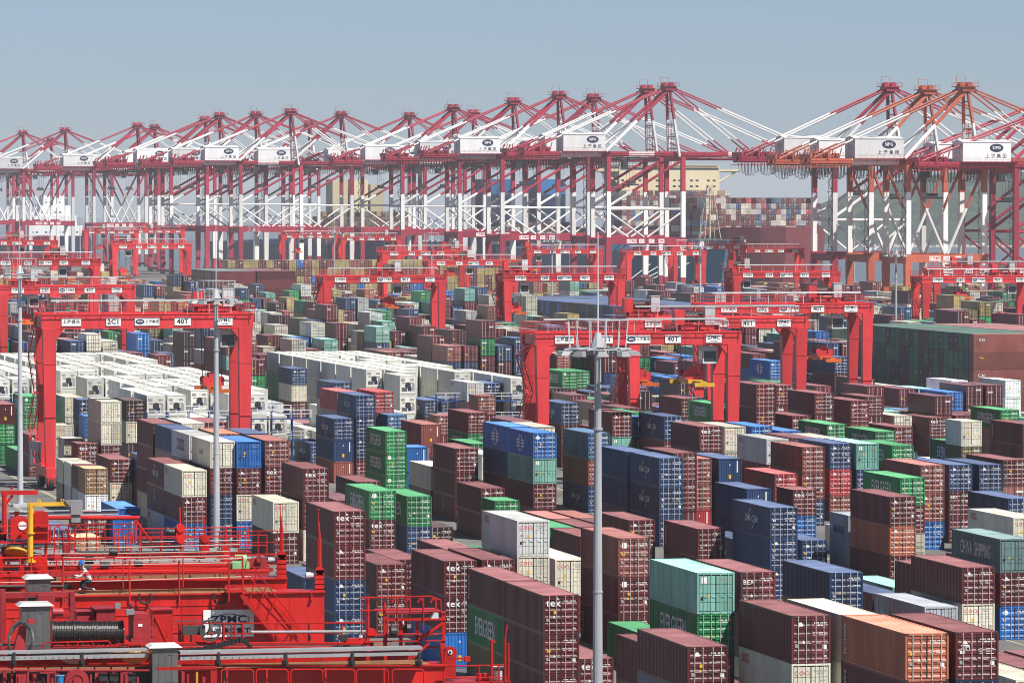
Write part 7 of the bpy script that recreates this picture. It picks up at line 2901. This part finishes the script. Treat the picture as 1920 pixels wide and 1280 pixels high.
grp(gA, 'chain_hoist', M_GREY, lambda b: (pbox(b, 133, 938, 155, 964, 213.8, .6), b.prism([(pt(121, 938, 213.8).x, pt(121, 938, 213.8).z), (pt(155, 938, 213.8).x, pt(155, 938, 213.8).z), (pt(133, 964, 213.8).x, pt(133, 951, 213.8).z)], 1, 213.82, 214.2), pbox(b, 134, 965, 151, 979, 213.9, .3)))
grp(gA, 'service_davit', M_REDF, lambda b: (b.tube(pt(8, 1000, 215), pt(8, 921, 215), .12, 8), pbox(b, 2, 919, 71, 928, 214.9, .2), b.tube(pt(22, 917, 215), pt(22, 912, 215), .06, 6), ppath(b, [(10, 945), (24, 928)], 215, .06)))

# --- crane C, the third one right behind
VC = 226.0
C0 = pt(505, 1052, VC)
gC = thing('gantry_crane', (C0.x - 24, VC, 0), 'third gantry crane top in the left foreground, directly behind the kneeling worker', 'gantry crane', 'red gantry cranes in the foreground')
for nm, xr, yt, v in (('front', 505, 1052, VC), ('rear', 470, 1034, VC + 6.6)):
    p = pt(xr, yt, v)
    grp(gC, 'girder', M_REDD, lambda b, p=p, v=v: (b.box((p.x - 25, v, p.z - 1.9), (p.x, v + 1.2, p.z - .04)), b.box((p.x - 25, v - .12, p.z - .04), (p.x + .02, v + 1.3, p.z + .02)), [b.box((p.x - 24.5 + i * 1.2, v - .03, p.z - 1.85), (p.x - 24.45 + i * 1.2, v + .005, p.z - .1)) for i in range(20)]))
    grp(gC, 'rail_bed', M_GREY, lambda b, p=p, v=v: (b.box((p.x - 24.8, v + .1, p.z + .022), (p.x - .6, v + .9, p.z + .05)), b.box((p.x - 24.8, v + .45, p.z + .05), (p.x - .8, v + .55, p.z + .18))))
    for xx in (p.x - .8, p.x - 24.2):
        grp(gC, 'leg', M_REDF, lambda b, xx=xx, v=v, p=p: b.taper((xx, v + .6, .9), (1.2, 1.0), (xx, v + .6, p.z - 1.92), (1.5, 1.2)))
grp(gC, 'railing', M_REDF, lambda b: (prail(b, 60, 500, 1052, VC - .1, 1.1, 11), prail(b, 140, 465, 1034, VC + 6.5, 1.1, 8)))
grp(gC, 'end_beam', M_REDF, lambda b: b.box((C0.x - .9, VC + 1.22, C0.z - 1.6), (C0.x - .3, VC + 6.58, C0.z - .3)))
grp(gA, 'deck_plate', M_REDD, lambda b: (b.box((A0.x - 24, VA + 1.45, A0.z - .75), (A0.x - 4, VAR - .2, A0.z - .65)), [b.box((A0.x - 24 + i * 1.6, VA + 1.45, A0.z - .65), (A0.x - 23.9 + i * 1.6, VAR - .2, A0.z - .5)) for i in range(13)]))
grp(gA, 'pipe_run', M_REDF, lambda b: (ppath(b, [(150, 1072), (505, 1070)], 215.2, .09), ppath(b, [(150, 1062), (440, 1061)], 217.6, .08), ppath(b, [(110, 1086), (430, 1086)], 213.9, .06)))

# --- crane B
ztB = B0.z
for nm, xr, yt, v in (('front', 835, 1246, VB), ('rear', 772, 1216, VBR)):
    p = pt(xr, yt, v)

    def f(b, p=p, v=v):
        b.box((p.x - 25, v, p.z - 2.4), (p.x, v + 1.25, p.z - .04)); b.box((p.x - 25, v - .12, p.z - .04), (p.x + .02, v + 1.37, p.z + .02))
        for i in range(22): b.box((p.x - 24.6 + i * 1.1, v - .02, p.z - 2.35), (p.x - 24.57 + i * 1.1, v + .005, p.z - .1))
    grp(gB, 'girder', M_REDF, f)
    grp(gB, 'rail_bed', M_RUSTY, lambda b, p=p, v=v: (b.box((p.x - 24.8, v + .1, p.z + .022), (p.x - .6, v + .9, p.z + .05)), b.box((p.x - 24.8, v + .45, p.z + .05), (p.x - .8, v + .55, p.z + .18))))
    for xx in (p.x - .8, p.x - 24.2):
        grp(gB, 'leg', M_REDF, lambda b, xx=xx, v=v, p=p: b.taper((xx, v + .6, .9), (1.2, 1.0), (xx, v + .6, p.z - 2.42), (1.5, 1.2)))
grp(gB, 'cable_tray', M_TRAY, lambda b: (pbox(b, -120, 1224, 278, 1240, VB - .75, .5), pbox(b, -120, 1220, 278, 1224, VB - .8, .62), pbox(b, 338, 1221, 790, 1237, VB - .75, .5), pbox(b, 338, 1217, 792, 1221, VB - .8, .62)))
grp(gB, 'tray_rivets', M_DARK, lambda b: [b.disc(pt(x, 1232, VB - .76), (0, 1, 0), .018, .02, 6) for x in list(range(8, 276, 13)) + list(range(345, 788, 13))])
for x in (27, 155, 411, 537, 662, 788):
    grp(gB, 'tray_bracket', M_DARK, lambda b, x=x: (pbox(b, x - 3, 1222, x + 2, 1243, VB - .82, .1), pbox(b, x - 5, 1239, x + 4, 1248, VB - .7, .5)))
grp(gB, 'pipe_run', M_REDF, lambda b: (ppath(b, [(-100, 1247), (282, 1247)], VB - .5, .05, 6), ppath(b, [(340, 1247), (850, 1247)], VB - .5, .05, 6), ppath(b, [(-100, 1213), (820, 1213)], VB + 4, .05, 6), ppath(b, [(330, 1206), (700, 1206)], VB + 5.2, .07, 6), pbox(b, 295, 1248, 407, 1256, VB - 1.5, .2), pbox(b, 395, 1256, 407, 1300, VB - 1.5, .2)))
grp(gB, 'railing', M_REDF, lambda b: ([ppath(b, [(x, 1300), (x, 1258), (x + 4, 1254), (x + 56, 1254), (x + 60, 1258), (x + 60, 1300)], VB - 1.3, .03) for x in (415, 480, 545, 605, 668, 735)], [ppath(b, [(x, 1300), (x, 1252)], VB - 1.0, .05) for x in (425, 500, 610, 720)]))
grp(gB, 'railing', M_REDF, lambda b: (ppath(b, [(80, 1226), (80, 1206), (86, 1204), (203, 1201), (208, 1206), (208, 1226)], VB + .9, .03), [ppath(b, [(x, 1226), (x, 1203)], VB + .9, .025) for x in (127, 146, 174)], ppath(b, [(213, 1226), (213, 1210), (217, 1207), (263, 1207), (267, 1211), (267, 1226)], VB + .8, .03), ppath(b, [(240, 1226), (240, 1207)], VB + .8, .025)))
grp(gB, 'railing', M_REDF, lambda b: (ppath(b, [(324, 1168), (690, 1167)], VB + 5.6, .03), ppath(b, [(324, 1187), (640, 1186)], VB + 5.6, .025), [ppath(b, [(x, 1222), (x, 1167)], VB + 5.6, .035 if i % 3 else .06) for i, x in enumerate((337, 343, 358, 419, 434, 440, 455, 517, 546, 580, 641))]))
grp(gB, 'conduit', M_GREY, lambda b: ppath(b, [(470, 1184), (690, 1183)], VB + 5.4, .055, 8))
# trolley of B: drum, gearbox, boxes
tB = grp(gB, 'trolley', M_REDD, lambda b: (pbox(b, -120, 1210, 330, 1219, VB + 2.6, .5), pbox(b, -120, 1196, 335, 1203, VB + 6.2, .4), [pbox(b, x, 1212, x + 8, 1218, VB + 2.7, 3.6) for x in (-40, 60, 236, 300)], pbox(b, -60, 1109, 140, 1121, VB + 6.4, .35), pbox(b, 132, 1109, 141, 1168, VB + 6.3, .3), b.tube(pt(3, 1228, VB + 2), pt(3, 1104, VB + 2), .15, 8), pbox(b, 300, 1160, 309, 1222, VB + 4.5, .2), b.prism([(pt(118, 1121, VB + 6.3).x, pt(118, 1121, VB + 6.3).z), (pt(134, 1121, VB + 6.3).x, pt(134, 1121, VB + 6.3).z), (pt(134, 1142, VB + 6.3).x, pt(134, 1142, VB + 6.3).z)], 1, VB + 6.4, VB + 6.45)))


def drum(b):
    p, q = pt(97, 1186, VB + 3.2), pt(229, 1186, VB + 3.2)
    b.tube(p, q, .42, 28)
    n = 42
    for i in range(n):
        c = p.lerp(q, (i + .5) / n)
        r_ = .475 if i % 8 in (0, 7) else .44 + .012 * (i % 3)
        b.ring(c, (1, 0, 0), .4, r_, .05, 26)
    for x in (97, 137, 180, 229): b.disc(pt(x, 1186, VB + 3.2), (1, 0, 0), .52 if x in (97, 229) else .485, .05, 28)
grp(gB, 'rope_drum', paint('greased_rope', (0.022, 0.021, 0.02), 0.32, 0.3, 3, spec=.6), drum)
grp(gB, 'hoist_rope', M_ROPE, lambda b: [ppath(b, [(x, 1196), (x + 16, 1224)], VB + 2.6, .015, 4) for x in (101, 148, 170, 219)])
grp(gB, 'hoist_gearbox', M_REDD, lambda b: (pbox(b, 250, 1160, 283, 1196, VB + 2.6, 1.4), b.prism([(pt(250, 1160, VB + 2.6).x, pt(250, 1160, VB + 2.6).z), (pt(283, 1160, VB + 2.6).x, pt(283, 1160, VB + 2.6).z), (pt(278, 1150, VB + 2.6).x, pt(278, 1150, VB + 2.6).z), (pt(253, 1150, VB + 2.6).x, pt(253, 1150, VB + 2.6).z)], 1, VB + 2.6, VB + 4.0), pbox(b, 246, 1196, 291, 1204, VB + 2.5, 1.6), b.tube(pt(247, 1150, VB + 3), pt(247, 1136, VB + 3), .1, 8), b.disc(pt(247, 1133, VB + 3), (0, 0, 1), .13, .12, 10), pbox(b, 284, 1177, 290, 1193, VB + 2.7, .5)))
grp(gB, 'plate', M_WHITE, lambda b: pbox(b, 259, 1169, 267, 1174, VB + 2.58, .02))
grp(gB, 'light_box', M_GREY, lambda b: (pbox(b, 237, 1142, 252, 1152, VB + 2.4, .3), pbox(b, 216, 1130, 226, 1141, VB + 5, .2)))
grp(gB, 'motor_cover', M_REDD, lambda b: (pbox(b, 145, 1147, 178, 1163, VB + 4.8, .9), pbox(b, 143, 1145, 180, 1147, VB + 4.7, 1.1)))
grp(gB, 'motor_cover', M_REDD, lambda b: (pbox(b, 181, 1142, 216, 1165, VB + 4.6, 1.0), pbox(b, 176, 1139, 218, 1142, VB + 4.5, 1.2)))
grp(gB, 'junction_box', M_REDD, lambda b: pbox(b, 71, 1115, 103, 1130, VB + 5.5, .7))
grp(gB, 'motor', M_REDD, lambda b: (b.tube(pt(101, 1147, VB + 5), pt(118, 1147, VB + 5), .17, 12), b.tube(pt(98, 1147, VB + 5), pt(103, 1147, VB + 5), .2, 12)))
grp(gB, 'hand_wheel', M_REDD, lambda b: b.ring(pt(129, 1155, VB + 4.6), (0, 1, 0), .09, .15, .1, 14))
def redcab(b):
    pbox(b, 286, 1144, 324, 1210, VB + 3.6, .8); pbox(b, 284, 1141, 326, 1144, VB + 3.5, 1.0)
    pbox(b, 290, 1153, 317, 1205, VB + 3.57, .04); b.tube(pt(291, 1157, VB + 3.55), pt(312, 1202, VB + 3.55), .035, 5); pbox(b, 312, 1182, 315, 1192, VB + 3.54, .05)
grp(gB, 'control_box', M_REDF, redcab)
for i, (x0, x1, y0, y1, v) in enumerate(((52, 95, 1085, 1142, VB + 6.9), (41, 94, 1136, 1224, VB + 1.6), (286, 334, 1214, 1320, VB - .9))):
    cbo = grp(gB, 'cabinet', M_CAB, lambda b, x0=x0, x1=x1, y0=y0, y1=y1, v=v: (pbox(b, x0, y0, x1, y1, v, .9), [pbox(b, x0 + (x1 - x0) * t, y0 + 4, x0 + (x1 - x0) * t + 1, y1 - 4, v - .015, .02) for t in (.25, .5, .75)], pbox(b, x0 + (x1 - x0) * .62, y0 + 10, x0 + (x1 - x0) * .62 + 10, y0 + 13, v - .02, .03)))
    grp(gB, 'cabinet_cap', M_CABT, lambda b, x0=x0, x1=x1, y0=y0, v=v: b.taper(((pt(x0, y0, v).x + pt(x1, y0, v).x) / 2, v + .45, pt(x0, y0, v).z), ((x1 - x0) / 47 + .26, 1.16), ((pt(x0, y0, v).x + pt(x1, y0, v).x) / 2, v + .45, pt(x0, y0, v).z + .12), ((x1 - x0) / 47 - .05, .9)))
# hose bundle over a red wedge
grp(gB, 'hose_bracket', M_REDD, lambda b: (b.taper((pt(36, 1222, VB + .6).x, VB + .8, pt(36, 1222, VB + .6).z), (.42, .4), (pt(44, 1172, VB + .6).x, VB + .8, pt(44, 1172, VB + .6).z), (.25, .35)), pbox(b, 26, 1160, 34, 1168, VB + .6, .2), pbox(b, 52, 1160, 66, 1168, VB + .6, .2)))
for k in range(6):
    o_ = k * 1.7
    grp(gB, 'hose', M_HOSE if k % 3 else M_CAB, lambda b, o_=o_, k=k: ppath(b, [(24 - o_, 1226), (15 - o_ * .3 + 2, 1208), (16 + o_ * .4, 1190), (25 + o_ * .5, 1172 + o_ * .3), (36 + o_ * .5, 1164 + o_ * .4), (48 + o_ * .4, 1166 + o_), (57 + o_ * .5, 1178 + o_), (61 + o_ * .2, 1200), (58 - o_, 1224)], VB + .35 + k * .05, .035, 6))
# energy chain, counter wheel, sheaves under the tray
def echain(b):
    pts = [(60, 1222), (110, 1221), (200, 1222), (345, 1221), (380, 1217), (412, 1209), (436, 1202), (452, 1199), (463, 1203), (468, 1212), (470, 1222)]
    P_ = []
    for (a, c), (d, e) in zip(pts[:-1], pts[1:]):
        n = max(1, int(math.hypot(d - a, e - c) / 5.5))
        P_ += [(a + (d - a) * i / n, c + (e - c) * i / n) for i in range(n)]
    for i, (x, y) in enumerate(P_):
        if x < 300 and x > 200: continue
        c = pt(x, y, VB + .4); b.cbox((c.x, c.y, c.z), (.13, .3, .16 if i % 2 else .2))
grp(gB, 'energy_chain', M_RUBBER, echain)
grp(gB, 'counter_wheel', M_CAB, lambda b: (b.ring(pt(394, 1181, VB + 5), (0, 1, 0), .36, .43, .12, 26), b.disc(pt(394, 1181, VB + 5), (0, 1, 0), .09, .2, 12), [b.tube(pt(394, 1181, VB + 5), pt(394 + 17 * math.cos(a), 1181 + 17 * math.sin(a), VB + 5), .04, 5) for a in (0.4, 2.5, 4.6)], pbox(b, 343, 1172, 385, 1190, VB + 5.1, .25), pbox(b, 325, 1162, 400, 1165, VB + 5.2, .1)))
for x in (138, 252):
    grp(gB, 'sheave', M_YEL if x > 200 else M_CABT, lambda b, x=x: (b.disc(pt(x, 1231, VB + 1.2), (.1, .6, 1), .5, .09, 22), b.disc(pt(x, 1230, VB + 1.1), (.1, .6, 1), .2, .2, 14)))
grp(gB, 'cable_reel', M_REDD, lambda b: (b.disc(pt(143, 1277, VB - 1.6), (-.25, 1, .1), .48, .14, 26), b.disc(pt(143, 1277, VB - 1.7), (-.25, 1, .1), .16, .2, 14), b.ring(pt(143, 1277, VB - 1.68), (-.25, 1, .1), .26, .31, .06, 22)))
grp(gB, 'grease_line', M_YEL, lambda b: ppath(b, [(369, 1300), (369, 1258)], VB - 1.4, .05))
grp(gB, 'pipe_cluster', M_REDD, lambda b: ([ppath(b, [(x, 1300), (x, 1258 + (i % 3) * 5)], VB - .6 - .1 * (i % 4), .05 if i % 2 else .09) for i, x in enumerate((8, 22, 36, 52, 64, 80, 98, 170, 190, 212, 236, 258, 342, 352, 381))], [pbox(b, x, 1256, x + 22, 1290, VB - .4, .3) for x in (30, 88, 178, 226)], ppath(b, [(-20, 1256), (280, 1256)], VB - .9, .04), pbox(b, 75, 1258, 105, 1262, VB - 1.0, .2)))
grp(gB, 'recess_shade_panel', M_DARK, lambda b: (pbox(b, -30, 1258, 282, 1320, VB - .22, .15), [pbox(b, x, 1250, x + 3, 1300, VB - .3, .05) for x in range(-10, 280, 31)]))  # dark panel and bars added as the shadowed recess behind the pipes
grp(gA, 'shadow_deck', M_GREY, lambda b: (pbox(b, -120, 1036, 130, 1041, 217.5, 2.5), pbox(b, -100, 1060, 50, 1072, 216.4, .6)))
for x_, y_, w_, h_ in ((4, 1026, 14, 18), (96, 1040, 18, 14), (120, 1020, 10, 22), (150, 1056, 22, 10), (190, 1052, 16, 12)):
    grp(gA, 'junction_box', M_CAB if x_ % 4 else M_REDD, lambda b, x_=x_, y_=y_, w_=w_, h_=h_: pbox(b, x_, y_, x_ + w_, y_ + h_, 216.0, .5))
for x_, y_ in ((160, 1050), (205, 1034), (252, 1055), (60, 1092), (30, 1090)):
    grp(gA, 'motor', M_DARK, lambda b, x_=x_, y_=y_: (b.tube(pt(x_, y_, 215.4), pt(x_ + 15, y_, 215.4), .17, 12), b.tube(pt(x_ + 4, y_, 215.4), pt(x_ + 7, y_, 215.4), .2, 12)))
grp(gA, 'electric_conduit', M_CAB, lambda b: (ppath(b, [(-60, 1024), (140, 1024), (146, 1034), (430, 1034)], 220.0, .06), ppath(b, [(-60, 1098), (120, 1098)], VA - .2, .05)))
grp(gB, 'electric_conduit', M_CAB, lambda b: (ppath(b, [(-60, 1208), (90, 1208)], VB + 1.2, .05), ppath(b, [(340, 1212), (700, 1211)], VB + 4.6, .05), ppath(b, [(420, 1246), (420, 1300)], VB - .2, .04)))
grp(gB, 'valve_block', M_DARK, lambda b: [pbox(b, x, 1262, x + 16, 1276, VB - .8, .3) for x in (206, 240, 186)])
# frame at the right end with the hooked guard posts
def frame(b):
    v = VB + 3.5
    for x in (690, 723, 832): pbox(b, x - 3, 1150 if x > 700 else 1122, x + 3, 1250, v, .18)
    for y0, y1, x0, x1 in ((1146, 1151, 720, 836), (1157, 1164, 724, 836), (1186, 1191, 684, 832), (1199, 1204, 684, 836)): pbox(b, x0, y0, x1, y1, v - .05, .3)
    pbox(b, 720, 1147, 834, 1150, v, 2.2)
    ppath(b, [(785, 1199), (830, 1168)], v, .07); ppath(b, [(770, 1236), (805, 1205)], v, .06)
    for vv in (v - .1, v + 2.2):
        ppath(b, [(674, 1120), (806, 1117), (826, 1124), (828, 1150)], vv, .03); ppath(b, [(674, 1144), (806, 1142), (826, 1146)], vv, .025)
    for x in (678, 690, 745, 794): ppath(b, [(x, 1190), (x, 1118)], v - .1, .028)
    for x in (744, 768, 792, 816): ppath(b, [(x - 9, 1129), (x - 5, 1123), (x - 1, 1122), (x + 1, 1127), (x + 1, 1152)], v + .5, .04)
    ppath(b, [(721, 1150), (721, 1128)], v, .06)
    for x, y in ((697, 1185), (770, 1213), (690, 1214)): b.disc(pt(x, y, v + .3), (0, 1, 0), .18, .3, 14)
    pbox(b, 762, 1204, 790, 1222, v + .4, .4); pbox(b, 645, 1196, 684, 1204, v, .4)
    for x in (752, 782): pbox(b, x - 3, 1164, x + 3, 1210, v + .2, .15)
grp(gB, 'guard_frame', M_REDF, frame)
grp(gB, 'motor', M_DARK, lambda b: (b.tube(pt(732, 1183, VB + 3.2), pt(742, 1183, VB + 3.2), .24, 14), pbox(b, 638, 1190, 652, 1200, VB + 3.3, .4)))
grp(gB, 'tray_end', M_TRAY, lambda b: (pbox(b, 690, 1190, 822, 1196, VB + 3.8, .4),))
grp(gB, 'work_light', M_GREY, lambda b: b.taper((pt(814, 1156, VB + 3).x, VB + 3, pt(814, 1158, VB + 3).z), (.3, .3), (pt(818, 1148, VB + 3).x, VB + 3.1, pt(818, 1148, VB + 3).z), (.16, .25)))
grp(gB, 'sheave_bracket', M_REDF, lambda b: (pbox(b, 833, 1222, 855, 1272, VB + .2, .4), b.disc(pt(844, 1222, VB + .4), (0, 1, 0), .23, .42, 20), pbox(b, 855, 1232, 872, 1236, VB + .3, .15), pbox(b, 872, 1230, 882, 1240, VB + .3, .25), ppath(b, [(826, 1205), (833, 1262)], VB + .3, .08)))
grp(gB, 'roundel', M_WHITE, lambda b: (b.disc(pt(844, 1222, VB + .17), (0, 1, 0), .09, .03, 16),))
grp(gB, 'roundel', M_NAVYP, lambda b: (b.disc(pt(844, 1222, VB + .14), (0, 1, 0), .05, .03, 12),))
grp(gB, 'end_platform', M_REDF, lambda b: (pbox(b, 830, 1276, 958, 1281, VB - .4, 2.2), ppath(b, [(832, 1248), (948, 1246)], VB - .4, .03), ppath(b, [(832, 1270), (950, 1269)], VB - .4, .025), [ppath(b, [(x, 1278), (x, y)], VB - .4, r_) for x, y, r_ in ((832, 1248, .03), (898, 1247, .03), (922, 1198, .055), (947, 1196, .05), (953, 1205, .045), (935, 1246, .03))], ppath(b, [(947, 1196), (951, 1170)], VB - .4, .03), ppath(b, [(918, 1199), (930, 1203)], VB - .4, .03), [pbox(b, x, 1262, x + 9, 1277, VB, .4) for x in (896, 908)]))
grp(gB, 'junction_box', M_CAB, lambda b: (pbox(b, 926, 1252, 946, 1279, VB - .3, .5),))
grp(gB, 'box_lid', M_CABT, lambda b: (pbox(b, 923, 1249, 948, 1252, VB - .35, .6), pbox(b, 930, 1257, 935, 1276, VB - .32, .03), pbox(b, 938, 1257, 943, 1276, VB - .32, .03)))
# loose bucket
bk = pt(112, 1280, VB - .9)
bt = thing('bucket', (bk.x, bk.y, bk.z), 'small blue plastic bucket standing among the red pipes at bottom left', 'bucket')
b = MB(); b.tube((0, 0, 0), (0, 0, .3), .13, 16, 0, .17); b.build('body', flat('blue_plastic', (.03, .22, .5), .4), bt)
b = MB(); b.ring((0, 0, .3), (0, 0, 1), .15, .185, .03, 18); b.disc((0, 0, .27), (0, 0, 1), .16, .01, 18); b.build('rim', flat('pale_blue_plastic', (.25, .5, .75), .4), bt)

# ------------------------------------------------------------------ the worker kneeling at the rail
def worker():
    base = pt(150, 1104, VA + .75); base.z = A0.z + .21
    root = thing('person', (base.x + .12, base.y - .35, base.z), 'worker kneeling by the red railing in white and red jacket and blue helmet', 'person')
    # skeleton in metres, facing -X
    J = {'pelvis': (.28, 0, .46, .15), 'belly': (.20, 0, .62, .18), 'chest': (.08, 0, .84, .2), 'neck': (-.01, 0, 1.0, .065), 'head0': (-.05, 0, 1.09, .085), 'head1': (-.09, 0, 1.19, .095)}
    E_ = [('pelvis', 'belly'), ('belly', 'chest'), ('chest', 'neck'), ('neck', 'head0'), ('head0', 'head1')]
    for s, y in (('l', -.11), ('r', .11)):
        J.update({'hip' + s: (.27, y, .42, .105), 'knee' + s: (-.12, y * 1.5, .22 if s == 'l' else .10, .075), 'shin' + s: (.2, y * 1.4, .07, .058), 'ank' + s: (.42, y * 1.3, .07, .045), 'toe' + s: (.5, y * 1.3, .0, .045)})
        if s == 'r': J.update({'kneer': (-.10, .16, .36, .078), 'shinr': (-.08, .16, .18, .058), 'ankr': (-.06, .16, .05, .046), 'toer': (-.22, .16, .03, .045)})
        E_ += [('pelvis', 'hip' + s), ('hip' + s, 'knee' + s), ('knee' + s, 'shin' + s), ('shin' + s, 'ank' + s), ('ank' + s, 'toe' + s)]
        yy = y * 1.75
        J.update({'sh' + s: (.06, yy, .90, .095), 'el' + s: (-.14, yy * 1.15, .66, .07), 'wr' + s: (-.36, yy * .75, .60 if s == 'l' else .68, .036), 'pa' + s: (-.43, yy * .7, .585 if s == 'l' else .67, .04)})
        E_ += [('chest', 'sh' + s), ('sh' + s, 'el' + s), ('el' + s, 'wr' + s), ('wr' + s, 'pa' + s)]
    names = list(J)
    me = bpy.data.meshes.new('body')
    me.from_pydata([J[n][:3] for n in names], [(names.index(a), names.index(c)) for a, c in E_], [])
    o = place('body', me, root)
    sk = o.modifiers.new('skin', 'SKIN')
    for i, n in enumerate(names): me.skin_vertices[0].data[i].radius = (J[n][3], J[n][3])
    me.skin_vertices[0].data[names.index('pelvis')].use_root = True
    ss = o.modifiers.new('sub', 'SUBSURF'); ss.levels = ss.render_levels = 2
    dg = bpy.context.evaluated_depsgraph_get()
    m2 = bpy.data.meshes.new_from_object(o.evaluated_get(dg))
    o.modifiers.clear(); o.data = m2
    mats = [flat('jacket_white', (.68, .66, .64), .8), flat('trousers_dark', (.03, .035, .05), .8), flat('skin', (.45, .25, .17), .6), flat('jacket_red_panel', (.5, .05, .06), .8), flat('boots_white', (.6, .6, .58), .7)]
    m2.materials.clear()
    for m_ in mats: m2.materials.append(m_)
    for p in m2.polygons:
        c = p.center; p.use_smooth = True
        k = 0
        if c.z > 1.03: k = 2
        elif c.z < .50 and c.x > -.3 and not (c.x < -.2 and c.z > .45): k = 1
        elif .68 < c.z < .80 and c.x > -.1: k = 3
        if c.x < -.37 and c.z > .45: k = 2
        if (c.x > .40 and c.z < .14) or (c.x < -.1 and c.z < .09 and c.y > 0): k = 4
        p.material_index = k
    b = MB()
    n = 16
    prof = [(.145, 0), (.142, .05), (.125, .11), (.085, .155), (.02, .172)]
    for (r0, z0), (r1, z1) in zip(prof[:-1], prof[1:]): b.tube((0, 0, z0), (0, 0, z1), r0, n, 0, r1, cap=False)
    b.disc((-.03, 0, .0), (0, 0, 1), .165, .015, n); b.box((-.02, -.012, .15), (.1, .012, .178))
    h = b.build('helmet', flat('helmet_blue', (.02, .13, .50), .35), root, (-.085, 0, 1.2)); h.rotation_euler.y = -.25
    b = MB()
    b.tube((-.178, -.035, 1.165), (-.19, -.035, 1.165), .014, 6); b.tube((-.178, .035, 1.165), (-.19, .035, 1.165), .014, 6)
    b.build('eye', M_BLACKP, root)
    b = MB(); b.taper((-.19, 0, 1.10), (.035, .04), (-.178, 0, 1.155), (.015, .02)); b.box((-.178, -.025, 1.068), (-.168, .025, 1.078)); b.build('nose', mats[2], root)
    for s, yy, z in (('l', -.135, .585), ('r', .135, .67)):
        b = MB(); b.taper((-.45, yy, z - .035), (.07, .085), (-.45, yy, z + .03), (.07, .08))
        for k in range(4):
            y = yy - .033 + k * .022; L_ = (.055, .065, .06, .045)[k]
            b.path([(-.48, y, z), (-.48 - L_, y, z - .012), (-.50 - L_ * .9, y, z - .045)], .010, 5)
        b.path([(-.44, yy + (.045 if yy < 0 else -.045), z), (-.48, yy + (.06 if yy < 0 else -.06), z - .02), (-.51, yy + (.05 if yy < 0 else -.05), z - .035)], .012, 5)
        b.build('glove', flat('glove_dark', (.04, .04, .045), .8), root)
    # tool coil on the girder beside the knees
    t = thing('cable_coil', (base.x - .75, base.y, base.z), 'black cable coil lying beside the kneeling worker', 'cable')
    b = MB()
    for k in range(5): b.ring((.05 * k, .02 * k, .05 + .045 * k), (.1 * k, .1, 1), .2 + .015 * k, .25 + .015 * k, .045, 18)
    b.build('coil', M_RUBBER, t)
    b = MB(); b.tube((.05, 0, .26), (.12, .02, .40), .03, 6); b.build('plug', M_DARK, t)


worker()
